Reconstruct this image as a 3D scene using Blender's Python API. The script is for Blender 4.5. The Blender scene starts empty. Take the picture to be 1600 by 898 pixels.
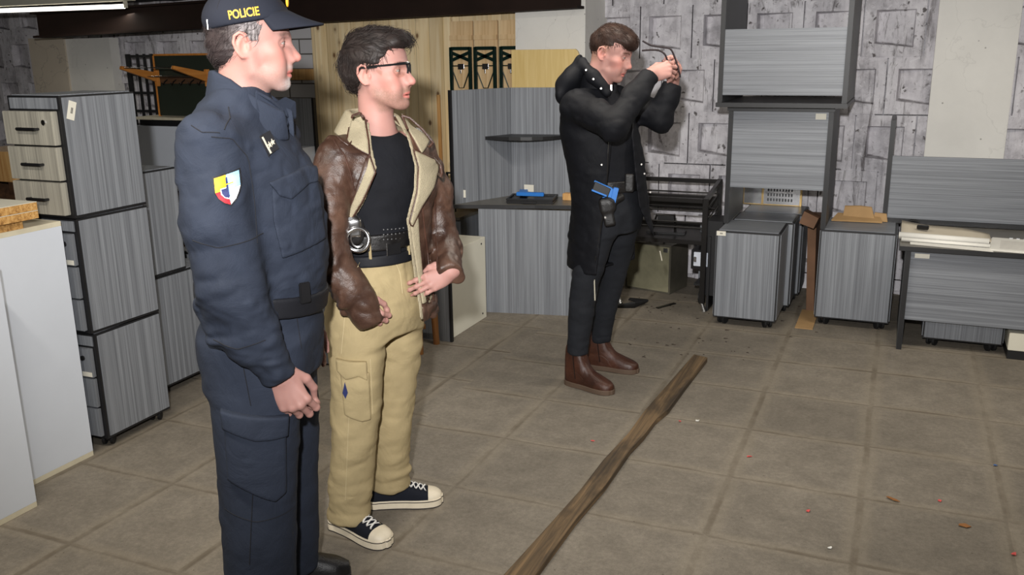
import bpy, bmesh, math, random
import numpy as np
from mathutils import Vector, Matrix, Euler

scene = bpy.context.scene
COL = scene.collection
R = math.radians
FLASH, FILL = 760, 26
random.seed(7)

# ------------------------------------------------------------------ camera
cam_data = bpy.data.cameras.new('camera')
cam_data.sensor_width = 36.0
cam_data.lens = 1404.4 / 1600 * 36.0
cam_data.clip_start = 0.05
cam_data.clip_end = 60
cam = bpy.data.objects.new('camera', cam_data)
COL.objects.link(cam)
TILT, ROLL, YAW, CAMH = R(14.69), R(-0.75), R(-23.33), 1.677
_f = Vector((math.sin(YAW)*math.cos(TILT), math.cos(YAW)*math.cos(TILT), -math.sin(TILT)))
_r = Vector((math.cos(YAW), -math.sin(YAW), 0))
_u = _r.cross(_f)
_c, _s = math.cos(ROLL), math.sin(ROLL)
_r, _u = _c*_r + _s*_u, -_s*_r + _c*_u
M3 = Matrix((_r, _u, -_f)).transposed()
cam.matrix_world = Matrix.Translation((0, 0, CAMH)) @ M3.to_4x4()
scene.camera = cam

# ------------------------------------------------------------------ world, light, exposure
world = bpy.data.worlds.new('world')
scene.world = world
world.use_nodes = True
world.node_tree.nodes['Background'].inputs[0].default_value = (0.02, 0.018, 0.016, 1)
world.node_tree.nodes['Background'].inputs[1].default_value = 0.3
scene.view_settings.view_transform = 'Standard'
scene.view_settings.look = 'None'
scene.view_settings.exposure = 0.0
scene.view_settings.gamma = 1.0
scene.view_settings.use_curve_mapping = False

def light(name, kind, loc, power, color=(1, 1, 1), size=0.1, size_y=None, target=None, spot=None):
    d = bpy.data.lights.new(name, kind)
    d.energy = power
    d.color = color
    if kind == 'AREA':
        d.size = size
        if size_y:
            d.shape = 'RECTANGLE'; d.size_y = size_y
    else:
        d.shadow_soft_size = size
    if spot:
        d.spot_size = R(spot[0]); d.spot_blend = spot[1]
    o = bpy.data.objects.new(name, d)
    COL.objects.link(o)
    o.location = loc
    if target is not None:
        o.rotation_euler = (Vector(target) - Vector(loc)).to_track_quat('-Z', 'Y').to_euler()
    return o
# the photographer's flash, raised a little behind the lens, feathered off the near floor, and unseen ceiling area lights added as fill
light('flash_head', 'SPOT', (-0.07, -0.12, 1.97), FLASH, (1, 0.985, 0.97), 0.04, None, (-2.3, 6.6, 2.1), (98, 1.0))
for lx, ly, kk in ((-1.9, 1.2, 1.7), (-1.3, 4.0, 1.0), (0.9, 4.4, 1.0)):
    light('ceiling_fill_light', 'AREA', (lx, ly, 2.40), FILL*kk, (1, 0.93, 0.82), 1.5, 0.12, (lx, ly, 0))

# ------------------------------------------------------------------ materials
def nodes_of(name):
    m = bpy.data.materials.new(name)
    m.use_nodes = True
    nt = m.node_tree
    b = nt.nodes['Principled BSDF']
    return m, nt, b
def N(nt, t, **kw):
    n = nt.nodes.new(t)
    for k, v in kw.items():
        if k in n.inputs.keys():
            n.inputs[k].default_value = v
        else:
            setattr(n, k, v)
    return n
def L(nt, a, b):
    nt.links.new(a, b)
def srgb(r, g, b):
    f = lambda c: (c/255/12.92 if c/255 <= 0.04045 else ((c/255+0.055)/1.055)**2.4)
    return (f(r), f(g), f(b), 1)
def ramp(nt, stops, interp='LINEAR'):
    n = nt.nodes.new('ShaderNodeValToRGB')
    cr = n.color_ramp
    cr.interpolation = interp
    while len(cr.elements) < len(stops):
        cr.elements.new(0.5)
    for e, (p, c) in zip(cr.elements, stops):
        e.position = p
        e.color = c if len(c) == 4 else (*c, 1)
    return n
def mixc(nt, fac, a, b, mode='MIX'):
    n = nt.nodes.new('ShaderNodeMix'); n.data_type = 'RGBA'; n.blend_type = mode
    for sock, v in ((0, fac), (6, a), (7, b)):
        if hasattr(v, 'is_linked') or hasattr(v, 'links'):
            nt.links.new(v, n.inputs[sock])
        else:
            n.inputs[sock].default_value = v
    return n.outputs[2]
def mth(nt, op, a, b=None, c=None):
    n = nt.nodes.new('ShaderNodeMath'); n.operation = op
    for i, v in enumerate((a, b, c)):
        if v is None: continue
        if hasattr(v, 'links'): nt.links.new(v, n.inputs[i])
        else: n.inputs[i].default_value = v
    return n.outputs[0]
def coords(nt, scale=(1, 1, 1), kind='Object', rot=(0, 0, 0)):
    tc = nt.nodes.new('ShaderNodeTexCoord')
    mp = nt.nodes.new('ShaderNodeMapping')
    mp.inputs['Scale'].default_value = scale
    mp.inputs['Rotation'].default_value = rot
    L(nt, tc.outputs[kind], mp.inputs['Vector'])
    return mp.outputs[0]
def noise(nt, vec, scale, detail=4, rough=0.55, dist=0.0):
    n = N(nt, 'ShaderNodeTexNoise', Scale=scale, Detail=detail, Roughness=rough, Distortion=dist)
    L(nt, vec, n.inputs['Vector'])
    return n.outputs['Fac']
def bump(nt, b, h, strength=0.3, dist=0.01):
    n = N(nt, 'ShaderNodeBump', Strength=strength, Distance=dist)
    L(nt, h, n.inputs['Height']); L(nt, n.outputs[0], b.inputs['Normal'])

def mat_plain(name, col, rough=0.5, metal=0.0, var=0.12, scale=8, bmp=0.0, spec=0.5, emit=0):
    m, nt, b = nodes_of(name)
    v = coords(nt)
    n = noise(nt, v, scale, 5, 0.6)
    c1 = tuple(max(0, x*(1-var)) for x in col[:3]) + (1,)
    c2 = tuple(min(1, x*(1+var)) for x in col[:3]) + (1,)
    rp = ramp(nt, [(0.3, c1), (0.7, c2)])
    L(nt, n, rp.inputs[0]); L(nt, rp.outputs[0], b.inputs['Base Color'])
    b.inputs['Roughness'].default_value = rough
    b.inputs['Metallic'].default_value = metal
    b.inputs['Specular IOR Level'].default_value = spec
    if emit:
        b.inputs['Emission Color'].default_value = col
        b.inputs['Emission Strength'].default_value = emit
    if bmp:
        bump(nt, b, noise(nt, v, scale*12, 3), bmp, 0.004)
    return m

def mat_laminate(name, dark, lite, grain='Z', rough=0.42):
    m, nt, b = nodes_of(name)
    long, short = 0.9, 105
    s = {'Z': (short, short, long), 'X': (long, short, short), 'Y': (short, long, short)}[grain]
    v = coords(nt, s)
    n1 = noise(nt, v, 1.0, 5, 0.7, 0.25)
    s2 = tuple(x*0.22 for x in s)
    n2 = noise(nt, coords(nt, s2), 1.0, 3, 0.5, 0.6)
    f = mth(nt, 'ADD', mth(nt, 'MULTIPLY', n1, 0.8), mth(nt, 'MULTIPLY', n2, 0.2))
    rp = ramp(nt, [(0.36, dark), (0.5, tuple((x+y)/2 for x, y in zip(dark, lite))), (0.62, lite)])
    L(nt, f, rp.inputs[0]); L(nt, rp.outputs[0], b.inputs['Base Color'])
    b.inputs['Roughness'].default_value = rough
    bump(nt, b, n1, 0.08, 0.002)
    return m

def mat_wood(name, dark, lite, knots=True, axis='Z', board=0.0, rough=0.55, knot_col=None, ks=1.0):
    m, nt, b = nodes_of(name)
    s = {'Z': (22, 22, 0.9), 'X': (0.9, 22, 22), 'Y': (22, 0.9, 22)}[axis]
    v = coords(nt, s)
    n1 = noise(nt, v, 1.0, 6, 0.6, 1.2)
    rp = ramp(nt, [(0.3, dark), (0.68, lite)])
    L(nt, n1, rp.inputs[0])
    col = rp.outputs[0]
    if board:                                        # glued boards, each with its own tone
        sep = nt.nodes.new('ShaderNodeSeparateXYZ'); L(nt, coords(nt), sep.inputs[0])
        x = mth(nt, 'DIVIDE', sep.outputs[0 if axis == 'Z' else 2], board)
        fl = mth(nt, 'FLOOR', x)
        wn = N(nt, 'ShaderNodeTexWhiteNoise', noise_dimensions='1D'); L(nt, fl, wn.inputs['W'])
        tone = ramp(nt, [(0, (0.72, 0.66, 0.56)), (1, (1.12, 1.08, 1.0))]); L(nt, wn.outputs[0], tone.inputs[0])
        col = mixc(nt, 0.75, col, tone.outputs[0], 'MULTIPLY')
        fr = mth(nt, 'FRACT', x)
        edge = mth(nt, 'LESS_THAN', mth(nt, 'MINIMUM', fr, mth(nt, 'SUBTRACT', 1.0, fr)), 0.018)
        col = mixc(nt, mth(nt, 'MULTIPLY', edge, 0.45), col, (0.16, 0.09, 0.035, 1))
    if knots:
        ksx = {'Z': (5.5*ks, 5.5*ks, 3.4*ks), 'X': (3.4*ks, 5.5*ks, 5.5*ks), 'Y': (5.5*ks, 3.4*ks, 5.5*ks)}[axis]
        vo = N(nt, 'ShaderNodeTexVoronoi', Scale=1.0, Randomness=1.0)
        L(nt, coords(nt, ksx), vo.inputs['Vector'])
        kr = ramp(nt, [(0.0, (1, 1, 1)), (0.09, (0.85, 0.85, 0.85)), (0.14, (0.25, 0.25, 0.25)), (0.26, (0, 0, 0))])
        L(nt, vo.outputs['Distance'], kr.inputs[0])
        col = mixc(nt, kr.outputs[0], col, knot_col or (0.14, 0.06, 0.02, 1))
    L(nt, col, b.inputs['Base Color'])
    b.inputs['Roughness'].default_value = rough
    bump(nt, b, n1, 0.1, 0.002)
    return m

GL_D, GL_L = srgb(100, 103, 109), srgb(143, 147, 153)
M = {}
M['lam_z'] = mat_laminate('grey laminate upright grain', GL_D, GL_L, 'Z')
M['lam_x'] = mat_laminate('grey laminate level grain', GL_D, GL_L, 'X')
M['lam_y'] = mat_laminate('grey laminate grain in depth', GL_D, GL_L, 'Y')
M['lam_lit'] = mat_laminate('warm lit laminate', srgb(134, 131, 122), srgb(176, 172, 159), 'Z')  # grey laminate with warm light put into its colour
M['edge'] = mat_plain('black edge band', srgb(28, 28, 30), 0.45, var=0.2)
M['plastic'] = mat_plain('black plastic', srgb(24, 24, 26), 0.35, var=0.2)
M['rubber'] = mat_plain('black rubber', srgb(20, 20, 21), 0.7, var=0.2)
M['carcass'] = mat_plain('dark grey carcass', srgb(72, 74, 76), 0.5, var=0.08)
M['white_lam'] = mat_plain('white laminate', srgb(214, 220, 230), 0.4, var=0.03, scale=3)
M['cream'] = mat_plain('cream laminate', srgb(226, 222, 205), 0.45, var=0.03, scale=3)
M['cream_edge'] = mat_plain('yellowed edge', srgb(214, 206, 182), 0.5, var=0.08, scale=14)
M['steel'] = mat_plain('chrome steel', (0.75, 0.75, 0.76, 1), 0.22, 1.0, var=0.1)
M['sticker'] = mat_plain('paper label', srgb(226, 222, 208), 0.7, var=0.05)
M['print'] = mat_plain('print', srgb(70, 68, 66), 0.8)
M['paper'] = mat_plain('drawing paper', srgb(232, 230, 222), 0.75, var=0.03)
M['paper_old'] = mat_plain('old drawing paper', srgb(206, 196, 176), 0.75, var=0.06)
M['cardboard'] = mat_plain('cardboard', srgb(172, 138, 94), 0.8, var=0.1)
M['cardboard_dark'] = mat_plain('fibreboard', srgb(112, 80, 56), 0.75, var=0.15)
M['pine'] = mat_wood('pine planks', srgb(226, 200, 152), srgb(248, 232, 198), True, 'Z', 0.115, ks=1.7)
M['pine_bench'] = mat_wood('pine bench board', srgb(202, 166, 118), srgb(236, 208, 164), True, 'Z', 0, 0.5, ks=0.8)
M['pine_yellow'] = mat_wood('yellow pine board', srgb(218, 186, 116), srgb(238, 212, 150), False, 'Z', 0, 0.45, ks=0.5)
M['strip'] = mat_wood('timber strip', srgb(186, 130, 70), srgb(226, 184, 122), False, 'Z')
M['orange_wood'] = mat_wood('varnished beech', srgb(190, 116, 46), srgb(222, 150, 74), False, 'Y', 0, 0.3)
M['green_steel'] = mat_plain('dark green enamel', srgb(16, 38, 32), 0.35, 0.2, var=0.1)
M['green_board'] = mat_plain('chalkboard green', srgb(38, 46, 36), 0.6, var=0.12, scale=3)
M['brown_steel'] = mat_plain('brown painted steel', srgb(38, 26, 21), 0.75, 0.0, var=0.25, scale=3, bmp=0.1, spec=.2)
M['black_steel'] = mat_plain('black enamelled steel', srgb(30, 28, 27), 0.35, 0.3, var=0.2)
M['dark_top'] = mat_plain('dark grey laminate top', srgb(104, 100, 92), 0.35, var=0.12, scale=10)
M['ceiling'] = mat_plain('dark brown ceiling', srgb(20, 15, 12), 0.8, var=0.3, scale=2)
M['blue_plastic'] = mat_plain('bright blue plastic', srgb(40, 120, 205), 0.4, var=0.06)
M['olive_metal'] = mat_plain('olive painted metal', srgb(138, 134, 110), 0.45, 0.1, var=0.25, scale=5)
M['dark_wood'] = mat_wood('dark wood', srgb(58, 40, 28), srgb(98, 70, 48), False, 'X')
M['stool_wood'] = mat_wood('brown stool wood', srgb(132, 84, 44), srgb(178, 124, 72), False, 'Z', 0, 0.4)
M['tube'] = mat_plain('lit fluorescent tube', (1.0, 0.95, 0.85, 1), 0.4, emit=2.6)

def make_chipboard():
    m, nt, b = nodes_of('chipboard')
    v = coords(nt)
    n = noise(nt, v, 90, 3, 0.7)
    n2 = noise(nt, v, 12, 3, 0.6)
    rp = ramp(nt, [(0.32, srgb(128, 86, 40)), (0.5, srgb(196, 148, 84)), (0.68, srgb(226, 186, 122))])
    L(nt, mth(nt, 'ADD', mth(nt, 'MULTIPLY', n, 0.7), mth(nt, 'MULTIPLY', n2, 0.3)), rp.inputs[0])
    L(nt, rp.outputs[0], b.inputs['Base Color']); b.inputs['Roughness'].default_value = 0.8
    bump(nt, b, n, 0.4, 0.004)
    return m
M['chipboard'] = make_chipboard()

def make_floor_mat():
    m, nt, b = nodes_of('concrete paving slabs')
    g = nt.nodes.new('ShaderNodeNewGeometry')
    wob = N(nt, 'ShaderNodeTexNoise', Scale=2.2, Detail=6, Roughness=0.65)
    L(nt, g.outputs['Position'], wob.inputs['Vector'])
    wo = nt.nodes.new('ShaderNodeVectorMath'); wo.operation = 'MULTIPLY_ADD'
    L(nt, wob.outputs['Color'], wo.inputs[0]); wo.inputs[1].default_value = (0.03, 0.03, 0)
    L(nt, g.outputs['Position'], wo.inputs[2])
    sep = nt.nodes.new('ShaderNodeSeparateXYZ'); L(nt, wo.outputs[0], sep.inputs[0])
    left = mth(nt, 'LESS_THAN', sep.outputs[0], -1.95)
    xs = mth(nt, 'ADD', sep.outputs[0], mth(nt, 'MULTIPLY', left, 0.08))
    gx = mth(nt, 'DIVIDE', mth(nt, 'ADD', xs, 0.5035), 0.5)
    gy = mth(nt, 'DIVIDE', mth(nt, 'SUBTRACT', mth(nt, 'SUBTRACT', sep.outputs[1], mth(nt, 'MULTIPLY', left, 0.1)), 4.926), 0.5)
    def edge(v):
        f = mth(nt, 'FRACT', v)
        return mth(nt, 'MULTIPLY', mth(nt, 'MINIMUM', f, mth(nt, 'SUBTRACT', 1.0, f)), 0.5)      # metres from the joint
    ex, ey = edge(gx), edge(gy)
    d = mth(nt, 'MINIMUM', mth(nt, 'MULTIPLY', ex, 0.8), ey)
    pos = g.outputs['Position']
    nb = noise(nt, pos, 1.4, 5, 0.6)
    nm = noise(nt, pos, 9, 6, 0.65)
    nf = noise(nt, pos, 190, 3, 0.75)
    cell = nt.nodes.new('ShaderNodeCombineXYZ')
    L(nt, mth(nt, 'FLOOR', gx), cell.inputs[0]); L(nt, mth(nt, 'FLOOR', gy), cell.inputs[1])
    wn = N(nt, 'ShaderNodeTexWhiteNoise', noise_dimensions='2D'); L(nt, cell.outputs[0], wn.inputs['Vector'])
    base = ramp(nt, [(0.34, srgb(90, 84, 74)), (0.5, srgb(122, 114, 102)), (0.66, srgb(152, 143, 129))])
    f = mth(nt, 'ADD', mth(nt, 'MULTIPLY', nb, 0.22), mth(nt, 'MULTIPLY', nm, 0.24))
    f = mth(nt, 'ADD', f, mth(nt, 'MULTIPLY', noise(nt, pos, 52, 4, 0.7), 0.26))
    f = mth(nt, 'ADD', f, mth(nt, 'MULTIPLY', nf, 0.20))
    f = mth(nt, 'ADD', f, mth(nt, 'ADD', mth(nt, 'MULTIPLY', wn.outputs[0], 0.05), 0.015))
    L(nt, f, base.inputs[0])
    col = base.outputs[0]
    # pale sandy rims, dark gritty joints, broken in places
    br = noise(nt, pos, 3.2, 4, 0.7)
    rim = ramp(nt, [(0.0, (1, 1, 1)), (0.024, (0.8, 0.8, 0.8)), (0.05, (0, 0, 0))]); L(nt, d, rim.inputs[0])
    col = mixc(nt, mth(nt, 'MULTIPLY', rim.outputs[0], 0.22), col, srgb(160, 148, 127))
    jo = ramp(nt, [(0.0, (1, 1, 1)), (0.007, (1, 1, 1)), (0.013, (0, 0, 0))]); L(nt, d, jo.inputs[0])
    brr = ramp(nt, [(0.40, (0.04, 0.04, 0.04)), (0.66, (0.75, 0.75, 0.75))]); L(nt, br, brr.inputs[0])
    col = mixc(nt, mth(nt, 'MULTIPLY', jo.outputs[0], brr.outputs[0]), col, srgb(96, 85, 70))
    # specks and stains
    sp = N(nt, 'ShaderNodeTexVoronoi', Scale=26.0); L(nt, pos, sp.inputs['Vector'])
    spr = ramp(nt, [(0.0, (1, 1, 1)), (0.05, (1, 1, 1)), (0.1, (0, 0, 0))]); L(nt, sp.outputs['Distance'], spr.inputs[0])
    wsel = N(nt, 'ShaderNodeTexWhiteNoise', noise_dimensions='3D'); L(nt, sp.outputs['Position'], wsel.inputs['Vector'])
    keep = mth(nt, 'LESS_THAN', wsel.outputs[0], 0.26)
    col = mixc(nt, mth(nt, 'MULTIPLY', mth(nt, 'MULTIPLY', spr.outputs[0], keep), 0.7), col, srgb(70, 58, 44))
    st = ramp(nt, [(0.6, (0, 0, 0)), (0.74, (1, 1, 1))]); L(nt, noise(nt, pos, 2.6, 7, 0.72, 1.0), st.inputs[0])
    col = mixc(nt, mth(nt, 'MULTIPLY', st.outputs[0], 0.35), col, srgb(108, 98, 84))
    L(nt, col, b.inputs['Base Color'])
    b.inputs['Roughness'].default_value = 0.82
    jb = ramp(nt, [(0.0, (0, 0, 0)), (0.012, (1, 1, 1))]); L(nt, d, jb.inputs[0])
    h = mth(nt, 'ADD', mth(nt, 'MULTIPLY', jb.outputs[0], 0.6), mth(nt, 'MULTIPLY', nf, 0.3))
    bump(nt, b, mth(nt, 'ADD', h, mth(nt, 'MULTIPLY', nm, 0.35)), 0.45, 0.012)
    return m
M['floor'] = make_floor_mat()

def make_cassette_mat(name='flaking whitewashed concrete', tone=1.0):
    m, nt, b = nodes_of(name)
    g = nt.nodes.new('ShaderNodeNewGeometry'); pos = g.outputs['Position']
    nb = noise(nt, pos, 2.6, 6, 0.62, 0.6)
    nm = noise(nt, pos, 11, 6, 0.68, 0.4)
    str_ = N(nt, 'ShaderNodeMapping'); str_.inputs['Scale'].default_value = (16, 16, 2.2); L(nt, pos, str_.inputs['Vector'])
    ns = noise(nt, str_.outputs[0], 1.0, 5, 0.6, 0.5)
    f = mth(nt, 'ADD', mth(nt, 'MULTIPLY', nb, 0.42), mth(nt, 'MULTIPLY', nm, 0.3))
    f = mth(nt, 'ADD', f, mth(nt, 'MULTIPLY', ns, 0.28))
    t = lambda r, g_, b_: tuple(x*tone for x in srgb(r, g_, b_)[:3]) + (1,)
    rp = ramp(nt, [(0.34, t(122, 120, 124)), (0.43, t(178, 175, 180)), (0.52, t(214, 211, 216)), (0.64, t(234, 232, 236))])
    L(nt, f, rp.inputs[0]); col = rp.outputs[0]
    fl = N(nt, 'ShaderNodeTexVoronoi', Scale=15.0, Randomness=1.0)
    wv = nt.nodes.new('ShaderNodeVectorMath'); wv.operation = 'MULTIPLY_ADD'
    wn = N(nt, 'ShaderNodeTexNoise', Scale=24.0, Detail=4.0); L(nt, pos, wn.inputs['Vector'])
    L(nt, wn.outputs['Color'], wv.inputs[0]); wv.inputs[1].default_value = (0.06, 0.06, 0.1); L(nt, pos, wv.inputs[2])
    L(nt, wv.outputs[0], fl.inputs['Vector'])
    fr = ramp(nt, [(0.0, (1, 1, 1)), (0.12, (1, 1, 1)), (0.20, (0, 0, 0))]); L(nt, fl.outputs['Distance'], fr.inputs[0])
    clus = ramp(nt, [(0.42, (0, 0, 0)), (0.56, (1, 1, 1))]); L(nt, noise(nt, pos, 4.5, 3, 0.5), clus.inputs[0])
    col = mixc(nt, mth(nt, 'MULTIPLY', mth(nt, 'MULTIPLY', fr.outputs[0], clus.outputs[0]), 0.85), col, t(62, 54, 50))
    st = ramp(nt, [(0.57, (0, 0, 0)), (0.66, (1, 1, 1))]); L(nt, noise(nt, str_.outputs[0], 0.6, 6, 0.72, 2.0), st.inputs[0])
    col = mixc(nt, mth(nt, 'MULTIPLY', st.outputs[0], 0.8), col, t(84, 78, 78))
    cl2 = ramp(nt, [(0.60, (0, 0, 0)), (0.66, (1, 1, 1))]); L(nt, noise(nt, pos, 26, 5, 0.75, 0.8), cl2.inputs[0])
    col = mixc(nt, mth(nt, 'MULTIPLY', cl2.outputs[0], 0.6), col, t(104, 98, 98))
    wh = ramp(nt, [(0.58, (0, 0, 0)), (0.64, (1, 1, 1))]); L(nt, noise(nt, pos, 17, 5, 0.75, 0.6), wh.inputs[0])
    col = mixc(nt, mth(nt, 'MULTIPLY', wh.outputs[0], 0.45), col, t(240, 238, 242))
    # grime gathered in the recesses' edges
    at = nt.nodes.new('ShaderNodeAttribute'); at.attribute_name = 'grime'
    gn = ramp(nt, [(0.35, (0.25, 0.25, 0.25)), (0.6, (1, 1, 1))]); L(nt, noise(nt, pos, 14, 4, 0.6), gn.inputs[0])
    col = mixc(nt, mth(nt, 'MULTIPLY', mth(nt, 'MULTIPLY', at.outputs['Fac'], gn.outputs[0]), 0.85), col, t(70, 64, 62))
    L(nt, col, b.inputs['Base Color']); b.inputs['Roughness'].default_value = 0.8
    bump(nt, b, mth(nt, 'ADD', nm, mth(nt, 'MULTIPLY', fr.outputs[0], -0.6)), 0.45, 0.01)
    return m
M['cassette'] = make_cassette_mat()

def make_plaster(name, c, crack=0.5):
    m, nt, b = nodes_of(name)
    g = nt.nodes.new('ShaderNodeNewGeometry'); pos = g.outputs['Position']
    n = noise(nt, pos, 3, 6, 0.6)
    rp = ramp(nt, [(0.3, tuple(x*0.9 for x in c[:3])+(1,)), (0.7, c)])
    L(nt, n, rp.inputs[0]); col = rp.outputs[0]
    sp = N(nt, 'ShaderNodeTexVoronoi', Scale=9.0); L(nt, pos, sp.inputs['Vector'])
    sr = ramp(nt, [(0, (1, 1, 1)), (0.035, (1, 1, 1)), (0.06, (0, 0, 0))]); L(nt, sp.outputs['Distance'], sr.inputs[0])
    col = mixc(nt, mth(nt, 'MULTIPLY', sr.outputs[0], 0.6), col, srgb(90, 84, 76))
    cr = N(nt, 'ShaderNodeTexVoronoi', Scale=1.6, feature='DISTANCE_TO_EDGE')
    wv = nt.nodes.new('ShaderNodeVectorMath'); wv.operation = 'MULTIPLY_ADD'
    wn = N(nt, 'ShaderNodeTexNoise', Scale=6.0, Detail=5.0); L(nt, pos, wn.inputs['Vector'])
    L(nt, wn.outputs['Color'], wv.inputs[0]); wv.inputs[1].default_value = (0.3, 0.3, 0.3); L(nt, pos, wv.inputs[2])
    L(nt, wv.outputs[0], cr.inputs['Vector'])
    crr = ramp(nt, [(0, (1, 1, 1)), (0.006, (0, 0, 0))]); L(nt, cr.outputs['Distance'], crr.inputs[0])
    col = mixc(nt, mth(nt, 'MULTIPLY', crr.outputs[0], crack), col, srgb(110, 104, 98))
    L(nt, col, b.inputs['Base Color']); b.inputs['Roughness'].default_value = 0.85
    bump(nt, b, noise(nt, pos, 40, 4), 0.2, 0.006)
    return m
M['plaster'] = make_plaster('white plaster', srgb(236, 234, 228), 0.12)
M['plaster_warm'] = make_plaster('cream plaster', srgb(214, 202, 184))
M['plaster_wall'] = make_plaster('grey plaster', srgb(150, 145, 138), 0.2)

def make_brick():
    m, nt, b = nodes_of('white block wall')
    br = N(nt, 'ShaderNodeTexBrick', Scale=1.0)
    br.inputs['Color1'].default_value = srgb(214, 212, 212); br.inputs['Color2'].default_value = srgb(196, 194, 196)
    br.inputs['Mortar'].default_value = srgb(96, 92, 88)
    br.inputs['Mortar Size'].default_value = 0.006; br.inputs['Brick Width'].default_value = 0.26; br.inputs['Row Height'].default_value = 0.12
    v = coords(nt, rot=(R(90), 0, 0)); L(nt, v, br.inputs['Vector'])
    L(nt, br.outputs['Color'], b.inputs['Base Color']); b.inputs['Roughness'].default_value = 0.85
    return m
M['brick'] = make_brick()

def make_old_plank():
    m, nt, b = nodes_of('weathered floor plank')
    n1 = noise(nt, coords(nt, (40, 1.6, 40)), 1.0, 6, 0.65, 0.9)
    rp = ramp(nt, [(0.3, srgb(60, 48, 35)), (0.5, srgb(100, 81, 57)), (0.68, srgb(134, 108, 76))])
    L(nt, n1, rp.inputs[0]); col = rp.outputs[0]
    st = ramp(nt, [(0.5, (0, 0, 0)), (0.64, (1, 1, 1))]); L(nt, noise(nt, coords(nt, (5, 2.0, 5)), 1.0, 4, 0.6, 0.3), st.inputs[0])
    col = mixc(nt, mth(nt, 'MULTIPLY', st.outputs[0], 0.7), col, srgb(42, 35, 27))
    L(nt, col, b.inputs['Base Color']); b.inputs['Roughness'].default_value = 0.75
    bump(nt, b, n1, 0.4, 0.006)
    return m
M['old_plank'] = make_old_plank()

# ------------------------------------------------------------------ mesh helpers
class MB:
    def __init__(self):
        self.v, self.f = [], []
    def add(self, vs, fs):
        o = len(self.v)
        self.v += [tuple(x) for x in vs]
        self.f += [tuple(i+o for i in f) for f in fs]
        return self
    def box(self, x0, x1, y0, y1, z0, z1, bev=0.0, mat=None):
        bm = bmesh.new()
        bmesh.ops.create_cube(bm, size=1)
        for v in bm.verts:
            v.co = Vector(((x0+x1)/2+v.co.x*(x1-x0), (y0+y1)/2+v.co.y*(y1-y0), (z0+z1)/2+v.co.z*(z1-z0)))
        if bev:
            bmesh.ops.bevel(bm, geom=bm.edges[:], offset=bev, segments=2, affect='EDGES')
        if mat is not None:
            bmesh.ops.transform(bm, matrix=mat, verts=bm.verts)
        self.bm(bm)
        return self
    def bm(self, bm):
        bm.verts.index_update()
        self.add([v.co for v in bm.verts], [[v.index for v in f.verts] for f in bm.faces])
        bm.free()
        return self
    def cyl(self, a, b, r, r2=None, n=16, cap=True):
        a, b = Vector(a), Vector(b)
        r2 = r if r2 is None else r2
        w = (b-a).normalized()
        u = w.orthogonal().normalized(); t = w.cross(u)
        vs = [c + (u*math.cos(2*math.pi*i/n) + t*math.sin(2*math.pi*i/n))*rr for c, rr in ((a, r), (b, r2)) for i in range(n)]
        fs = [(i, (i+1) % n, n+(i+1) % n, n+i) for i in range(n)]
        if cap:
            fs += [tuple(range(n))[::-1], tuple(range(n, 2*n))]
        return self.add(vs, fs)
    def tube(self, pts, r, n=8, cap=True, flat=1.0):
        pts = [Vector(p) for p in pts]
        rs = r if isinstance(r, (list, tuple)) else [r]*len(pts)
        vs, up = [], None
        for i, p in enumerate(pts):
            d = (pts[min(i+1, len(pts)-1)] - pts[max(i-1, 0)]).normalized()
            if up is None: up = d.orthogonal().normalized()
            up = (up - d*up.dot(d)).normalized()
            s = d.cross(up)
            vs += [p + (up*math.cos(2*math.pi*k/n)*flat + s*math.sin(2*math.pi*k/n))*rs[i] for k in range(n)]
        fs = [(i*n+k, i*n+(k+1) % n, (i+1)*n+(k+1) % n, (i+1)*n+k) for i in range(len(pts)-1) for k in range(n)]
        if cap:
            fs += [tuple(range(n))[::-1], tuple(range((len(pts)-1)*n, len(pts)*n))]
        return self.add(vs, fs)
    def prism(self, poly, ext, mat=None):
        """poly: 3-D points of one planar face, ext: extrusion vector"""
        n = len(poly)
        e = Vector(ext)
        vs = [Vector(p) for p in poly] + [Vector(p)+e for p in poly]
        if mat is not None: vs = [mat @ v for v in vs]
        fs = [tuple(range(n))[::-1], tuple(range(n, 2*n))] + [(i, (i+1) % n, n+(i+1) % n, n+i) for i in range(n)]
        return self.add(vs, fs)
    def build(self, name, mat, parent=None, smooth=False, bevel=0.0):
        me = bpy.data.meshes.new(name)
        me.from_pydata(self.v, [], self.f)
        bm = bmesh.new(); bm.from_mesh(me)
        bmesh.ops.recalc_face_normals(bm, faces=bm.faces)
        bm.to_mesh(me); bm.free()
        me.materials.append(mat)
        if smooth:
            me.shade_smooth()
            me.set_sharp_from_angle(angle=R(40))
        o = bpy.data.objects.new(name, me)
        COL.objects.link(o)
        if parent is not None: o.parent = parent
        if bevel:
            md = o.modifiers.new('bevel', 'BEVEL'); md.width = bevel; md.segments = 2; md.limit_method = 'ANGLE'
        return o
def tag(o, label, cat, group=None, kind=None):
    o['label'] = label; o['category'] = cat
    if group: o['group'] = group
    if kind: o['kind'] = kind
    return o
def thing(name, label, cat, loc=(0, 0, 0), rz=0.0, group=None):
    o = bpy.data.objects.new(name, None)
    o.empty_display_size = 0.1
    COL.objects.link(o)
    o.location = loc; o.rotation_euler = (0, 0, rz)
    return tag(o, label, cat, group)
def struct(name, mb, mat, **k):
    o = mb.build(name, mat, **k); o['kind'] = 'structure'
    return o

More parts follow.
